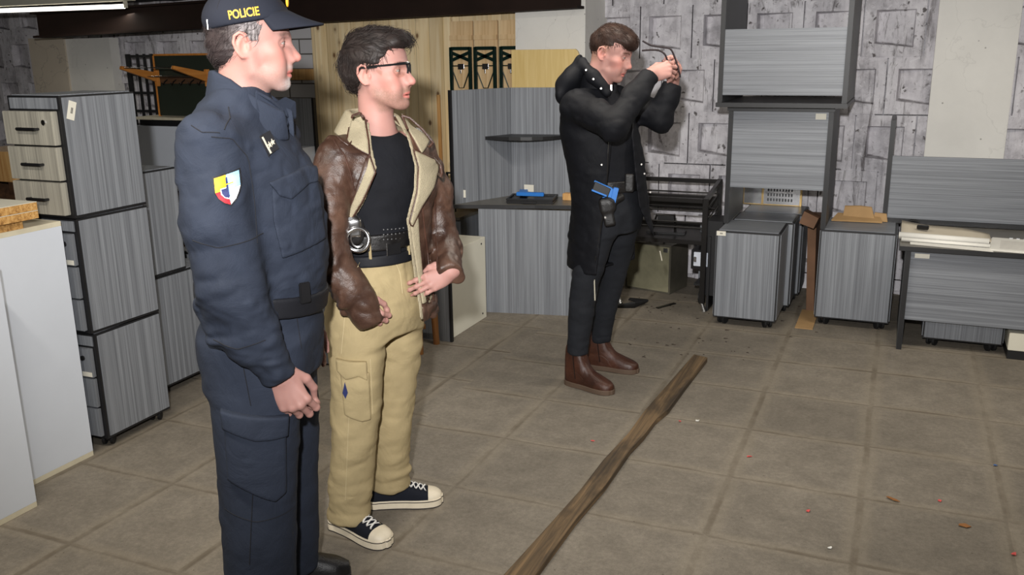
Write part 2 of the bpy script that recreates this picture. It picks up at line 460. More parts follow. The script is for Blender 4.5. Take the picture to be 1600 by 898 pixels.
# ------------------------------------------------------------------ room shell
WY = 6.6
CEIL = 2.46
struct('floor', MB().box(-9.2, 2.6, -3.0, 6.9, -0.1, 0.0), M['floor'])
struct('ceiling', MB().box(-9.2, 2.6, -3.0, 6.9, CEIL, CEIL+0.1), M['ceiling'])
struct('wall_left', MB().box(-9.3, -9.2, -3.0, 6.9, 0, CEIL), M['plaster_wall'])
struct('wall_right', MB().box(2.6, 2.7, -3.0, 6.9, 0, CEIL), M['plaster_wall'])
struct('wall_front', MB().box(-9.2, 2.6, -3.1, -3.0, 0, CEIL), M['plaster_wall'])

def cassette_wall(name, x0, x1, zoff, xoff, pitch_x=0.379, pitch_z=0.375):
    """cast concrete cassette blocks: every block has a raised frame and a recess that gets deeper to the left"""
    vs, fs, gr = [], [], []
    def quad(a, b, c, d, g=(0, 0, 0, 0)):
        o = len(vs); vs.extend((a, b, c, d)); gr.extend(g); fs.append((o, o+1, o+2, o+3))
    rnd = random.Random(3)
    nrow = 8
    for r in range(-2, nrow):
        ztop = 1.911 + zoff + 0.375*1 - r*pitch_z            # top of the recess in row r
        zc1, zc0 = ztop + 0.075, ztop + 0.075 - pitch_z       # block's top and bottom
        shift = -0.979 if r % 2 == 1 else -0.979 - 0.21
        k0 = int((x0 - shift)/pitch_x) - 1
        k1 = int((x1 - shift)/pitch_x) + 2
        for k in range(k0, k1):
            rx0 = shift + xoff + k*pitch_x + rnd.uniform(-.008, .008); rx1 = rx0 + 0.238 + rnd.uniform(-.01, .01)
            bx0 = shift + xoff + k*pitch_x - 0.07; bx1 = bx0 + pitch_x
            if bx0 < x0 - 0.2 or bx1 > x1 + 0.2: continue
            bx0c, bx1c = bx0, bx1
            y = WY + rnd.uniform(-0.006, 0.006)
            zb = zc0 + 0.085 + rnd.uniform(-.01, .01)
            dl, dr = 0.075, 0.014
            bx0c += .004; bx1c -= .005; zc0_, zc1_ = zc0+.005, zc1-.003
            A, B = (bx0c, y, zc0_), (bx1c, y, zc0_); C_, D = (bx1c, y, zc1_), (bx0c, y, zc1_)
            b4 = lambda q: (q[0], y+.03, q[2])
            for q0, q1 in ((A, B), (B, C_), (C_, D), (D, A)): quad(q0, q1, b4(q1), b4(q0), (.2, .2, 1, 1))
            a, b_, c, d = (rx0, y, zb), (rx1, y, zb-0.028), (rx1, y, ztop), (rx0, y, ztop)
            ai, bi, ci, di = (rx0+.012, y+dl, zb+.012), (rx1-.006, y+dr, zb-.02), (rx1-.006, y+dr, ztop-.006), (rx0+.012, y+dl, ztop-.012)
            quad(A, B, b_, a); quad(B, C_, c, b_); quad(C_, D, d, c); quad(D, A, a, d)
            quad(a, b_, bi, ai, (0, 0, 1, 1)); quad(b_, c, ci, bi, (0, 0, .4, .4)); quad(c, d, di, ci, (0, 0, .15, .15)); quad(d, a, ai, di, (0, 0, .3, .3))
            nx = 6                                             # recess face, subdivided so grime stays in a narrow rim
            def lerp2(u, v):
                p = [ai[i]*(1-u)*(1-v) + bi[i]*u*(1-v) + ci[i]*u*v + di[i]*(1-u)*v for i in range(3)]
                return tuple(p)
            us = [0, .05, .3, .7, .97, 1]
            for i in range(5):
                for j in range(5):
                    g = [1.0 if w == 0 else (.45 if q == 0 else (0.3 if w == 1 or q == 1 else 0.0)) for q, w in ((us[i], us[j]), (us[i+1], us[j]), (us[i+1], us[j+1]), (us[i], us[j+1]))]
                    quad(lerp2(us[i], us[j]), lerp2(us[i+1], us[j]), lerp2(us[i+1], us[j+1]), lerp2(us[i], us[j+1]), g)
            # thin mortar lips at the joints
    # mortar bed behind the blocks
    quad((x0-.2, WY+.1, -0.1), (x1+.2, WY+.1, -0.1), (x1+.2, WY+.1, 2.9), (x0-.2, WY+.1, 2.9))
    rj = random.Random(9)
    for r in range(-2, nrow):
        zj = 1.911 + zoff + 0.375 - r*pitch_z + 0.075
        k = x0-.2
        while k < x1+.2:
            w = rj.uniform(.08, .5)
            if rj.random() < .72: quad((k, WY+.004, zj-.006), (k+w, WY+.004, zj-.006), (k+w, WY+.004, zj+.006), (k, WY+.004, zj+.006))
            k += w
    me = bpy.data.meshes.new(name); me.from_pydata(vs, [], fs)
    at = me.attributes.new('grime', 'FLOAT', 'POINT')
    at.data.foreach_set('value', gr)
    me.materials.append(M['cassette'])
    o = bpy.data.objects.new(name, me); COL.objects.link(o); o['kind'] = 'structure'
    return o
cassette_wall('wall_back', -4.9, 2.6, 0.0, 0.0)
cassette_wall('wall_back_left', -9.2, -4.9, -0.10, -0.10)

# pillars, beam, partition
struct('trim_1', MB().box(0.15, 0.615, 6.53, 6.62, 0, CEIL, 0.004), M['plaster'])
p = MB(); p.prism([(-2.60, 6.15, 0), (-2.075, 6.15, 0), (-2.075, 6.15, CEIL), (-2.60, 6.15, CEIL)], (0, 0.5, 0))
struct('trim_2', p, M['plaster'])
struct('trim_3', MB().box(-7.88, -7.41, 6.48, 6.62, 0, 1.86), M['plaster_warm'])
struct('trim_4', MB().box(-7.41, -6.85, 6.50, 6.62, 0, 1.85), M['plaster'])
struct('wall_back_middle', MB().box(-5.15, -4.45, 6.44, 6.5, 0, CEIL), M['brick'])
def beam():
    mb = MB()
    a, b = Vector((-7.2, 6.05, 1.85)), Vector((-2.075, 6.05, 1.955))
    for dz0, dz1, hy in ((0, .018, .075), (.018, .20, .008), (.20, .218, .075)):
        q = [(a+Vector((0, -hy, dz0))), (b+Vector((0, -hy, dz0))), (b+Vector((0, -hy, dz1))), (a+Vector((0, -hy, dz1)))]
        mb.prism(q, (0, 2*hy, 0))
    return mb
struct('trim_5', beam(), M['brown_steel'])
struct('trim_6', MB().box(-9.2, -2.0, 6.0, 6.7, 2.16, 2.46), M['ceiling'])
struct('trim_7', MB().box(-9.2, -2.0, 4.2, 6.1, 2.25, 2.46), M['ceiling'])
# ------------------------------------------------------------------ furniture
def board(mb_parent, name, mat, x0, x1, y0, y1, z0, z1, edge_w=0.0, parent=None, bev=0.0015):
    return MB().box(x0, x1, y0, y1, z0, z1, bev).build(name, mat, parent)

def caster(parent, x, y, zt, rz=0.0):
    """twin-wheel furniture caster hanging from zt; bottom on z = 0"""
    r = min(0.027, zt*0.5)
    fork = MB()
    fork.cyl((x, y, zt), (x, y, zt-0.01), 0.016)
    fork.box(-0.008, 0.008, -0.012, 0.018, r*0.9, zt-0.006, 0.002, Matrix.Translation((x, y, 0)) @ Matrix.Rotation(rz, 4, 'Z'))
    o = fork.build('caster', M['plastic'], parent)
    w = MB()
    m = Matrix.Translation((x, y, r)) @ Matrix.Rotation(rz, 4, 'Z')
    for sx in (-1, 1):
        w.cyl(m @ Vector((sx*0.010, 0.008, 0)), m @ Vector((sx*0.024, 0.008, 0)), r, n=20)
    w.build('wheel', M['rubber'], o, bevel=0.002)
    return o

def pedestal(label, x0, x1, y0, y1, z0, z1, drawers='S', ndraw=3, casters=True, pull=0.0, handles=True, group=None, front=None, rz=0.0, top_mat='lam_x', locks=True):
    """grey laminate drawer pedestal; drawers face S (-y), E (+x) or '' (plain back towards us)"""
    cx, cy = (x0+x1)/2, (y0+y1)/2
    t = thing('drawer_pedestal', label, 'drawer cabinet', (cx, cy, z0), rz, group)
    hx, hy, h = (x1-x0)/2, (y1-y0)/2, z1-z0
    zb = 0.05 if casters else 0.0
    e = 0.004
    MB().box(-hx, hx, -hy, hy, zb, h, 0.0015).build('carcass', M['edge'], t)
    tw = 0.012
    MB().box(-hx+tw, hx-tw, -hy+tw, hy-tw, h, h+e, 0.001).build('top_panel', M[top_mat], t)
    MB().box(hx-0.001, hx+e, -hy+tw, hy-tw*.5, zb+tw, h-tw*.6, 0.001).build('side_panel', M['lam_z'], t)
    MB().box(-hx-e, -hx+0.001, -hy+tw, hy-tw*.5, zb+tw, h-tw*.6, 0.001).build('side_panel', M['lam_z'], t)
    fm = M[front or 'lam_z']
    if drawers == 'S':
        ztop = h - 0.058
        dh = (ztop - zb - 0.01)/ndraw
        MB().box(-hx+0.012, hx-0.012, -hy-0.003, -hy+.002, ztop+0.006, h-0.008, 0.001).build('top_rail', M['lam_z'], t)
        for i in range(ndraw):
            a, b_ = ztop-(i+1)*dh, ztop-i*dh
            f = MB().box(-hx-0.002, hx-0.016, -hy-0.02-pull, -hy-0.001, a+0.006, b_-0.002, 0.002).build('drawer', fm, t)
            yb = -hy-0.02-pull
            if handles:
                zc = (a+b_)/2
                hb = MB()
                hb.box(-0.055, 0.055, yb-0.026, yb-0.015, zc-0.006, zc+0.006, 0.003)
                for s in (-1, 1):
                    hb.box(s*0.055-.012*(s > 0), s*0.055+.012*(s < 0), yb-0.02, yb, zc-0.005, zc+0.005, 0.002)
                hb.build('handle', M['plastic'], f)
            if locks and (i == 0):
                MB().cyl((hx-0.06, yb-0.006, b_-0.045), (hx-0.06, yb, b_-0.045), 0.011).build('lock', M['steel'] if handles else M['plastic'], f)
            if not handles and i == 0:
                MB().box(hx-0.075, hx-0.02, yb-0.002, yb, a+0.01, a+0.03).build('label_strip', M['sticker'], f)
    else:
        MB().box(-hx+0.008, hx-0.008, -hy-e, -hy+0.001, zb+0.008, h-0.010, 0.001).build('back_panel', fm, t)
    if casters:
        for sx in (-1, 1):
            for sy in (-1, 1):
                caster(t, sx*(hx-0.05), sy*(hy-0.045), zb+0.005, rz=0.5*sx)
    return t

def label_on(parent, x, y, z, w, h, rot=0.0, face='S', off=0.002, mark=True):
    """paper inventory sticker with a small printed mark, flat on a face of its parent"""
    m = Matrix.Translation((x, y, z))
    if face == 'E': m = m @ Matrix.Rotation(R(90), 4, 'Z')
    m = m @ Matrix.Rotation(rot, 4, 'Y')
    o = MB().box(-w/2, w/2, -off, 0, -h/2, h/2, 0, m).build('sticker', M['sticker'], parent)
    if mark:
        mb = MB()
        for i in range(3):
            mb.box(-w*.12+i*w*.1, -w*.06+i*w*.1, -off-.0004, -off, -h*.16, h*.16, 0, m)
        mb.build('printed_mark', M['print'], o)
    return o

# left stack of three, drawers towards us
ST = 'grey drawer pedestals stacked on the left'
ps = pedestal('topmost grey pedestal of the left stack, three warm-lit drawers with black bar handles', -3.385, -3.094, 2.645, 3.035, 1.035, 1.53, 'S', 3, False, 0.012, True, ST, 'lam_lit')
label_on(ps, 0.1495, -0.145, 0.435, 0.036, 0.075, R(18), 'E')
p2_ = pedestal('middle grey pedestal of the left stack, with a round black lock and label strip', -3.385, -3.094, 2.655, 3.035, 0.535, 1.03, 'S', 3, False, 0.0, False, ST, None, R(-1.5))
p3_ = pedestal('bottom grey pedestal of the left stack, standing on casters on the floor', -3.385, -3.094, 2.655, 3.035, 0.0, 0.53, 'S', 3, True, 0.0, False, ST, None, R(1.0))
# second stack behind
T1 = pedestal('grey pedestal with black edges behind the left stack, set on top of another', -3.72, -3.314, 3.08, 3.465, 0.625, 1.143, '', 3, False, group='drawer pedestals behind the left stack')
T2 = pedestal('grey pedestal on casters behind the left stack, beside the officer', -3.72, -3.314, 3.10, 3.66, 0.0, 0.62, '', 3, True, group='drawer pedestals behind the left stack')
T3 = pedestal('low grey pedestal farthest back, half hidden behind the officer', -3.72, -3.36, 3.78, 4.2, 0.0, 0.62, '', 3, True, group='drawer pedestals behind the left stack')
pedestal('grey pedestal glimpsed between the officer and the man in the leather jacket', -3.15, -2.70, 3.95, 4.4, 0.0, 0.60, '', 3, False)

# white panels (cabinet carcasses) at the left edge
def white_cabinet(label, x0, x1, y0, y1, h):
    t = thing('white_cabinet', label, 'cabinet', ((x0+x1)/2, (y0+y1)/2, 0))
    hx, hy = (x1-x0)/2, (y1-y0)/2
    MB().box(hx-0.018, hx, -hy, hy, 0.022, h-0.02, 0.001).build('side_panel', M['white_lam'], t)
    MB().box(-hx, -hx+0.018, -hy, hy, 0.022, h-0.02, 0.001).build('side_panel', M['white_lam'], t)
    MB().box(-hx, hx, -hy, hy, h-0.02, h, 0.001).build('top_panel', M['cream_edge'], t)
    MB().box(-hx, hx, -hy, hy, 0, 0.022, 0.001).build('bottom_panel', M['cream_edge'], t)
    MB().box(-hx+0.018, hx-0.018, hy-0.02, hy-0.008, 0.022, h-0.02).build('back_panel', M['white_lam'], t)
    MB().box(-hx+0.018, hx-0.018, -hy+.004, hy-0.02, h*.5, h*.5+.018).build('shelf', M['white_lam'], t)
    return t
white_cabinet('tall white cabinet at the left edge, carrying the chipboard offcuts', -3.52, -3.112, 2.19, 2.59, 1.035)
white_cabinet('white cabinet nearest the camera at the lower left edge', -3.36, -2.945, 1.45, 2.166, 0.955)
def chip(label, x0, x1, y0, y1, z0, z1):
    t = thing('chipboard_offcut', label, 'board', ((x0+x1)/2, (y0+y1)/2, z0), 0, 'chipboard offcuts on the white cabinet')
    hx, hy = (x1-x0)/2, (y1-y0)/2
    MB().box(-hx, hx, -hy, hy, 0, z1-z0-0.002, 0.0008).build('core', M['chipboard'], t)
    MB().box(-hx, hx, -hy, hy, z1-z0-0.002, z1-z0, 0).build('laminate_face', M['cream'], t)
chip('lower chipboard offcut lying on the tall white cabinet', -3.5, -3.115, 2.2, 2.42, 1.0352, 1.068)
chip('middle chipboard offcut, longer than the one beneath it', -3.5, -3.09, 2.2, 2.475, 1.0685, 1.10)
chip('topmost chipboard offcut with a pale laminate face', -3.5, -3.09, 2.195, 2.475, 1.1005, 1.134)

# ---- right side: pedestals against the back wall
RS = 'drawer pedestals under the stacked desks'
A = pedestal('front grey pedestal of the row, with a white sticker in its top left corner', -0.99, -0.61, 5.48, 5.86, 0.0, 0.60, '', group=RS)
label_on(A, -0.16, -0.195, 0.585, 0.055, 0.028, 0, 'S')
pedestal('second grey pedestal of the row behind the stickered one', -0.965, -0.575, 5.875, 6.19, 0.0, 0.60, '', group=RS)
pedestal('third grey pedestal of the row, closest to the back wall', -0.95, -0.55, 6.2, 6.56, 0.0, 0.60, '', group=RS)
B = pedestal('grey pedestal standing alone between the fibreboard and the desk, cardboard on it', -0.40, 0.03, 5.69, 6.14, 0.0, 0.605, '', group=RS)

def desk(label, x0, x1, y0, y1, z0, z1, up=True, modesty=(0.25, 0.95), my=0.01, tk=0.026, overhang=0.05, grain='lam_x', sides=(1, 1), side_h=None):
    """panel desk: slab, two side panels, modesty panel; up = False stands it on its head"""
    t = thing('panel_desk', label, 'desk', ((x0+x1)/2, (y0+y1)/2, z0))
    hx, hy, h = (x1-x0)/2, (y1-y0)/2, z1-z0
    s0, s1 = (0, h-tk) if up else (tk, h)
    zt = (h-tk, h) if up else (0, tk)
    slab = MB().box(-hx-overhang, hx+overhang, -hy-0.02, hy, zt[0], zt[1], 0.002).build('desktop', M['edge'], t)
    MB().box(-hx-overhang+.003, hx+overhang-.003, -hy-.016, hy-.003, zt[1]-.001 if up else zt[0]-.0008, zt[1]+.0008 if up else zt[0]+.001).build('desktop_face', M['dark_top'], slab)
    for k, s in enumerate((-1, 1)):
        if not sides[k]: continue
        q1 = s1 if side_h is None else side_h
        p = MB().box(s*hx-0.013, s*hx+0.013, -hy, hy, s0, q1, 0.001).build('side_panel', M['edge'], t)
        MB().box(s*hx-0.0142, s*hx+0.0142, -hy+.004, hy-.004, s0+.002, q1-.004).build('side_face', M['carcass'], p)
    MB().box(-hx+0.0135, hx-0.0135, -hy+my, -hy+my+0.018, s0+(s1-s0)*modesty[0], s0+(s1-s0)*modesty[1], 0.001).build('modesty_panel', M[grain], t)
    return t
D1 = desk('small grey desk standing on the pedestals, with a yellowed sticker at its top right', -0.975, -0.39, 5.70, 6.26, 0.606, 1.335, True, (0.33, 1.0), overhang=0.02)
label_on(D1, 0.235, -0.272, 0.675, 0.06, 0.035, 0, 'S', mark=False)
D2 = desk('grey desk turned upside down on top of the small desk', -1.03, -0.318, 5.60, 6.38, 1.338, 2.09, False, (0.06, 0.585), overhang=0.02)
D3 = desk('wide grey desk turned upside down behind the paper rolls', -0.05, 0.98, 6.08, 6.52, 0.6065, 1.24, False, (0.0, 0.64), overhang=0.01)
D4 = desk('grey desk on the right carrying paper rolls and printed sheets', 0.095, 1.10, 5.36, 6.05, 0.0, 0.605, True, (0.30, 0.985), overhang=0.05, my=0.03)
label_on(D4, -0.43, -0.318, 0.548, 0.075, 0.025, 0, 'S', mark=False)
pedestal('low grey pedestal on casters underneath the desk with the paper rolls', 0.215, 0.625, 5.47, 5.9, 0.0, 0.50, '', top_mat='lam_x')
wb = thing('white_box', 'white box on the floor under the right end of the desk', 'box', (0.80, 5.55, 0))
MB().box(-0.155, 0.155, -0.15, 0.15, 0.05, 0.15, 0.003).build('body', M['cream'], wb)
MB().box(-0.155, 0.155, -0.15, 0.15, 0.0, 0.05, 0.002).build('base', M['edge'], wb)

# cardboard and fibreboard around the pedestals
fb = MB(); fb.prism([(-0.475, 5.99, 0.003), (-0.425, 5.99, 0.003), (-0.455, 6.05, 0.60), (-0.51, 6.05, 0.60)], (0.01, 0.30, 0.0))
tag(fb.build('fibreboard', M['cardboard_dark'], bevel=0.002), 'brown fibreboard sheet standing upright in the gap between pedestals', 'board')
tag(MB().box(-0.50, -0.395, 5.57, 6.0, 0.001, 0.006).build('cardboard_strip', M['cardboard']), 'flat strip of cardboard lying on the floor between pedestals', 'cardboard')
cb = MB()
cb.prism([(-0.30, 6.02, 0.612), (-0.10, 6.02, 0.612), (-0.13, 6.06, 0.695), (-0.20, 6.06, 0.70), (-0.29, 6.06, 0.695)], (0.0, 0.012, 0.004))
cb.prism([(-0.36, 5.97, 0.612), (-0.06, 5.99, 0.612), (-0.08, 6.06, 0.64), (-0.33, 6.05, 0.645)], (0.0, 0.01, 0.008))
cb.prism([(-0.12, 6.04, 0.612), (-0.03, 6.04, 0.612), (-0.04, 6.06, 0.66), (-0.11, 6.06, 0.665)], (0, .02, 0.0))
tag(cb.build('torn_cardboard', M['cardboard'], bevel=0.001), 'torn pieces of folded cardboard lying on the lone pedestal', 'cardboard')
cb2 = MB()
cb2.prism([(-0.545, 5.86, 0.606), (-0.455, 5.86, 0.575), (-0.43, 5.88, 0.64), (-0.52, 5.88, 0.68)], (0.01, 0.09, 0.0))
tag(cb2.build('cardboard_flap', M['cardboard_dark'], bevel=0.001), 'crumpled cardboard flap wedged behind the pedestals under the small desk', 'cardboard')
gp = thing('framed_panel', 'grey perforated panel in a brass frame leaning under the small desk', 'panel', (-0.80, 6.50, 0.605))
MB().box(-0.20, 0.20, 0, 0.015, 0, 0.14).build('panel', M['steel'], gp)
fr = MB()
fr.box(-.205, .204, -.004, .018, 0.001, .008, .001)
for x in (-0.205, -0.07, 0.19): fr.box(x, x+0.014, -0.006, 0.02, 0, 0.15, 0.002)
fr.build('frame', mat_plain('brass', (0.6, 0.42, 0.18, 1), 0.3, 0.9), gp)
sl = MB()
for i in range(9):
    for j in range(3): sl.box(-0.03+i*0.02, -0.02+i*0.02, -0.002, 0.001, 0.03+j*0.035, 0.05+j*0.035)
sl.build('slots', M['carcass'], gp)

# papers on the right desk
TZ = 0.6065
def roll(label, a, b, r, mat):
    t = thing('paper_roll', label, 'paper roll', ((a[0]+b[0])/2, (a[1]+b[1])/2, TZ), math.atan2(b[1]-a[1], b[0]-a[0]), 'rolled drawings on the right desk')
    ln = math.hypot(b[0]-a[0], b[1]-a[1])/2
    n, turns = 60, 2.6
    vs = []
    for i in range(n):
        th = 2*math.pi*turns*i/n; rr = r*(0.72+0.28*i/(n-1))
        for x in (-ln, ln): vs.append((x, rr*math.cos(th), r+rr*math.sin(th)))
    mb = MB(); mb.add(vs, [(2*i, 2*i+1, 2*i+3, 2*i+2) for i in range(n-1)])
    o = mb.build('sheet', M[mat], t, smooth=True)
    md = o.modifiers.new('s', 'SOLIDIFY'); md.thickness = 0.0008
    return t
sh = MB()
nn = 10
vs, fs = [], []
for i in range(nn+1):
    for j in range(5):
        u, v = i/nn, j/4
        vs.append((0.05+0.47*u, 5.60+0.20*v+0.03*(1-u)*v+.0*u, TZ+0.003+0.055*v*(1-u*.75)+0.006*math.sin(u*7+v*3)*v))
for i in range(nn):
    for j in range(4): fs.append((i*5+j, (i+1)*5+j, (i+1)*5+j+1, i*5+j+1))
sh.add(vs, fs)
o = sh.build('drawing_sheet', M['paper_old'], smooth=True); md = o.modifiers.new('s', 'SOLIDIFY'); md.thickness = 0.001
tag(o, 'yellowed open drawing sheet curling up behind the white paper roll', 'paper')
roll('long white paper roll lying along the left edge of the right desk', (0.04, 5.545), (0.50, 5.50), 0.021, 'paper')
roll('looser white paper roll in front of the long roll', (0.055, 5.47), (0.50, 5.425), 0.013, 'paper')
o = MB().prism([(0.10, 5.40, TZ+.001), (0.51, 5.33, TZ+.001), (0.50, 5.41, TZ+.004), (0.10, 5.45, TZ+.004)], (0, 0, .0012)).build('paper_sheet', M['paper'])
tag(o, 'flat white sheet sticking out under the paper rolls', 'paper')
st = thing('printed_sheets', 'stack of printed sheets clipped together at the right of the desk', 'paper', (0.64, 5.55, TZ), R(-6))
for i in range(4):
    MB().box(-0.13+.002*i, 0.15, -0.2+.003*i, 0.16, .0004+i*.0022, .0022+i*.0022).build('sheet', M['paper'], st)
pr_ = MB()
for i in range(12): pr_.box(-0.08, 0.10 - (i % 4)*.012, -0.15+i*.02, -0.145+i*.02, .0088, .0091)
pr_.build('printed_lines', mat_plain('pale print', srgb(170, 165, 158), 0.8), st)
cl_ = MB()
for i in range(4): cl_.box(-0.04+i*.035, -0.022+i*.035, 0.145, 0.165, .0, .014, .001)
cl_.build('binder_rings', M['steel'], st)
o = MB().box(-0.032, 0.032, -0.012, 0.012, 0, 0.022, 0.003, Matrix.Translation((0.165, 5.70, 0.643)) @ Matrix.Rotation(R(-8), 4, 'Z') @ Matrix.Rotation(R(12), 4, 'X')).build('black_clip', M['plastic'])
tag(o, 'small black clip lying on the open drawing sheet', 'clip')
tag(MB().tube([(0.085, 5.79, 0.672), (0.10, 5.795, 0.679), (0.125, 5.79, 0.679), (0.15, 5.78, 0.672)], [.003, .006, .006, .002], 8, flat=.5).build('black_strap', M['rubber']), 'short black strap curled on the drawing sheet above the clip', 'strap')

# black steel rack with its things
rk = thing('steel_rack', 'black steel rack with two open shelves behind the man with raised hands', 'rack', (-1.33, 6.05, 0))
RX0, RX1, RY0, RY1 = -0.36, 0.215, -0.30, 0.16
for x in (RX0, RX1):
    for y in (RY0, RY1):
        hgt = 0.805 if y > 0 else 0.74
        lg = MB().box(x-.017, x+.017, y-.017, y+.017, 0.055 if y < 0 else 0.0, hgt+.01, .003).build('leg', M['black_steel'], rk)
        if y < 0:
            MB().cyl((x, y, 0.07), (x, y, 0.05), .014, .012).cyl((x, y, 0.055), (x+.025, y-.02, 0.0), .010, .016).build('foot', M['steel'], lg)
top = MB()
for y, z in ((RY0, .735), (RY1, .80)): top.box(RX0, RX1, y-.014, y+.014, z-.016, z+.012, .002)
for x in (RX0, RX1):
    top.prism([(x-.012, RY0, .72), (x+.012, RY0, .72), (x+.012, RY0, .75), (x-.012, RY0, .75)], (0, RY1-RY0, .065))
top.build('top_frame', M['black_steel'], rk)
MB().box(RX0, RX1, RY1-.05, RY1-.02, .62, .70, .003).build('back_plate', M['black_steel'], rk)
for z in (.66, .585, .55):
    q = MB()
    q.tube([(RX0, RY0+.02, z), (RX1, RY0+.02, z)], .006)
    q.tube([(RX1, RY0, z), (RX1, RY1, z+.055)], .006)
    q.tube([(RX0, RY1, z+.055), (RX1, RY1, z+.055)], .006)
    q.build('rail', M['black_steel'], rk)
sf = MB()
sf.box(RX0, RX1, RY0-.015, RY0+.015, .445, .47, .002).box(RX0, RX1, RY1-.015, RY1+.015, .475, .50, .002)
sf.prism([(RX1-.014, RY0, .44), (RX1+.014, RY0, .44), (RX1+.014, RY0, .475), (RX1-.014, RY0, .475)], (0, RY1-RY0, .035))
sf.box(RX0, RX1, RY0, RY1, .462, .472)
sf.build('shelf', M['black_steel'], rk)
tl = thing('black_tool_frame', 'small black bent-metal frame lying on the steel rack shelf', 'tool', (-1.42, 5.93, .4725), R(5))
MB().tube([(-.09, 0, .008), (-.06, .02, .12), (.06, .02, .12), (.07, 0, .008)], .009).build('frame', M['black_steel'], tl)
MB().box(-.055, .055, .012, .03, .085, .118, .003).build('plate', M['plastic'], tl)
MB().box(-.12, .14, -.05, .06, 0, .014, .003).build('base', M['plastic'], tl)
mc = thing('metal_case', 'olive metal case standing on the floor under the black rack', 'case', (-1.535, 6.22, 0), R(-14))
MB().box(-.20, .15, -.10, .16, .004, .345, .008).build('body', M['olive_metal'], mc)
e_ = MB()
for x in (-.20, .15):
    e_.box(x-.007, x+.007, -.106, .166, .002, .35, .003)
for z in (.006, .343): e_.box(-.20, .15, -.105, -.098, z-.006, z+.006, .002)
e_.build('edge_trim', mat_plain('worn steel', srgb(120, 116, 104), 0.4, 0.6, var=0.2), mc)
for x in (-.17, .17):
    for z in (.05, .30): pass
MB().box(.10, .135, -.112, -.10, .30, .33, .002).build('corner_clip', M['steel'], mc)
MB().tube([(-.06, -.02, .345), (-.05, -.02, .375), (.05, -.02, .375), (.06, -.02, .345)], .008).build('handle', M['plastic'], mc)
# open drawer cart left of the stickered pedestal
dc = thing('drawer_cart', 'small black drawer cart with a white fronted open drawer beside the pedestal', 'cart', (-1.12, 5.86, 0))
MB().box(.00, .115, -.08, .16, .10, .60, .003).build('upright', M['edge'], dc)
MB().box(-.085, -.0, .19, .20, .12, .52, .002).build('back_panel', M['lam_z'], dc)
MB().box(-.085, -.002, -.07, .185, .27, .40, .003).build('drawer', M['plastic'], dc)
d_ = MB().box(-.065, .028, -.084, -.071, .295, .388, .002).build('drawer_front', M['white_lam'], dc)
MB().box(-.062, -.045, -.097, -.083, .325, .36, .002).build('latch', M['steel'], d_)
MB().box(.03, .045, -.10, .16, .0, .5, .001).build('side_post', M['edge'], dc)
w_ = MB().box(-.045, -.03, .07, .09, .085, .14, .002).build('caster', M['steel'], dc)
MB().box(-.08, .0, .02, .19, .135, .15, .002).build('base', M['edge'], dc)
MB().cyl((-.052, .08, .045), (-.022, .08, .045), .045, n=24).build('wheel', M['rubber'], w_, bevel=.004)
MB().cyl((-.055, .08, .045), (-.019, .08, .045), .028, n=20).build('hub', M['steel'], w_)
tag(MB().tube([(-1.66, 5.62, .01), (-1.55, 5.66, .02), (-1.50, 5.74, .03), (-1.62, 5.8, .02)], [.02, .035, .03, .015], 10, flat=.5).build('black_bag', M['rubber'], smooth=True), 'crumpled black bag on the floor beside the metal case', 'bag')
MS = MB(); rr = random.Random(5)
for i in range(90):
    x, y = rr.uniform(-1.75, -0.35), rr.gauss(5.75, .22)
    if i > 60: x, y = rr.uniform(-1.6, -.6), rr.gauss(5.05, .22)
    if y > 6.5: continue
    a = rr.uniform(0, 6.28); s = rr.uniform(.004, .013)
    pts = [(x+s*math.cos(a+k*2.1)*rr.uniform(.6, 1.6), y+s*math.sin(a+k*2.1)*rr.uniform(.5, 1), .0005) for k in range(3)]
    MS.prism(pts, (0, 0, .002))
tag(MS.build('floor_crumbs', mat_plain('dark crumbs', srgb(58, 46, 38), .9)), 'dark crumbs of dirt scattered on the floor before the rack', 'dirt', kind='stuff')
o = MB().box(-.012, .012, -.09, .09, 0, .006, .001, Matrix.Translation((-1.36, 5.78, .001)) @ Matrix.Rotation(R(-28), 4, 'Z')).build('flat_bar', M['black_steel'])
tag(o, 'short dark metal bar lying on the floor before the black rack', 'bar')

# ---- corner workstation
cw = thing('corner_workstation', 'grey corner workstation with a high back and a small corner shelf', 'desk', (-2.43, 5.66, 0))
def wall_panel(name, mat, a, b, z0, z1, th, parent, edge=True):
    a, b = Vector((*a, 0)), Vector((*b, 0)); d = (b-a).normalized(); n = Vector((-d.y, d.x, 0))
    o = MB().prism([a+Vector((0, 0, z0)), b+Vector((0, 0, z0)), b+Vector((0, 0, z1)), a+Vector((0, 0, z1))], n*th).build(name, mat, parent)
    return o
K = (0, 0); LE = (-0.205, -0.47); RE = (0.66, 0.10)
lp = wall_panel('left_back_panel', M['lam_z'], LE, K, 0.715, 1.445, 0.018, cw)
dl = (Vector((*LE, 0))-Vector((*K, 0))).normalized()
MB().prism([Vector((LE[0], LE[1], .712))+dl*.001, Vector((LE[0], LE[1], 1.447))+dl*.001, Vector((LE[0], LE[1], 1.447))+dl*.014, Vector((LE[0], LE[1], .712))+dl*.014], Vector((-.022, .01, 0))).build('edge_band', M['edge'], lp)
wall_panel('right_back_panel', M['lam_z'], K, RE, 0.715, 1.445, 0.018, cw)
dt = MB().prism([(LE[0]-.01, LE[1]-.02, .695), (0.02-.05, -.43, .695), (.30, -.33, .695), (.66, -.25, .695), (.66, .11, .695), (0, .005, .695)], (0, 0, .024)).build('desktop', M['edge'], cw)
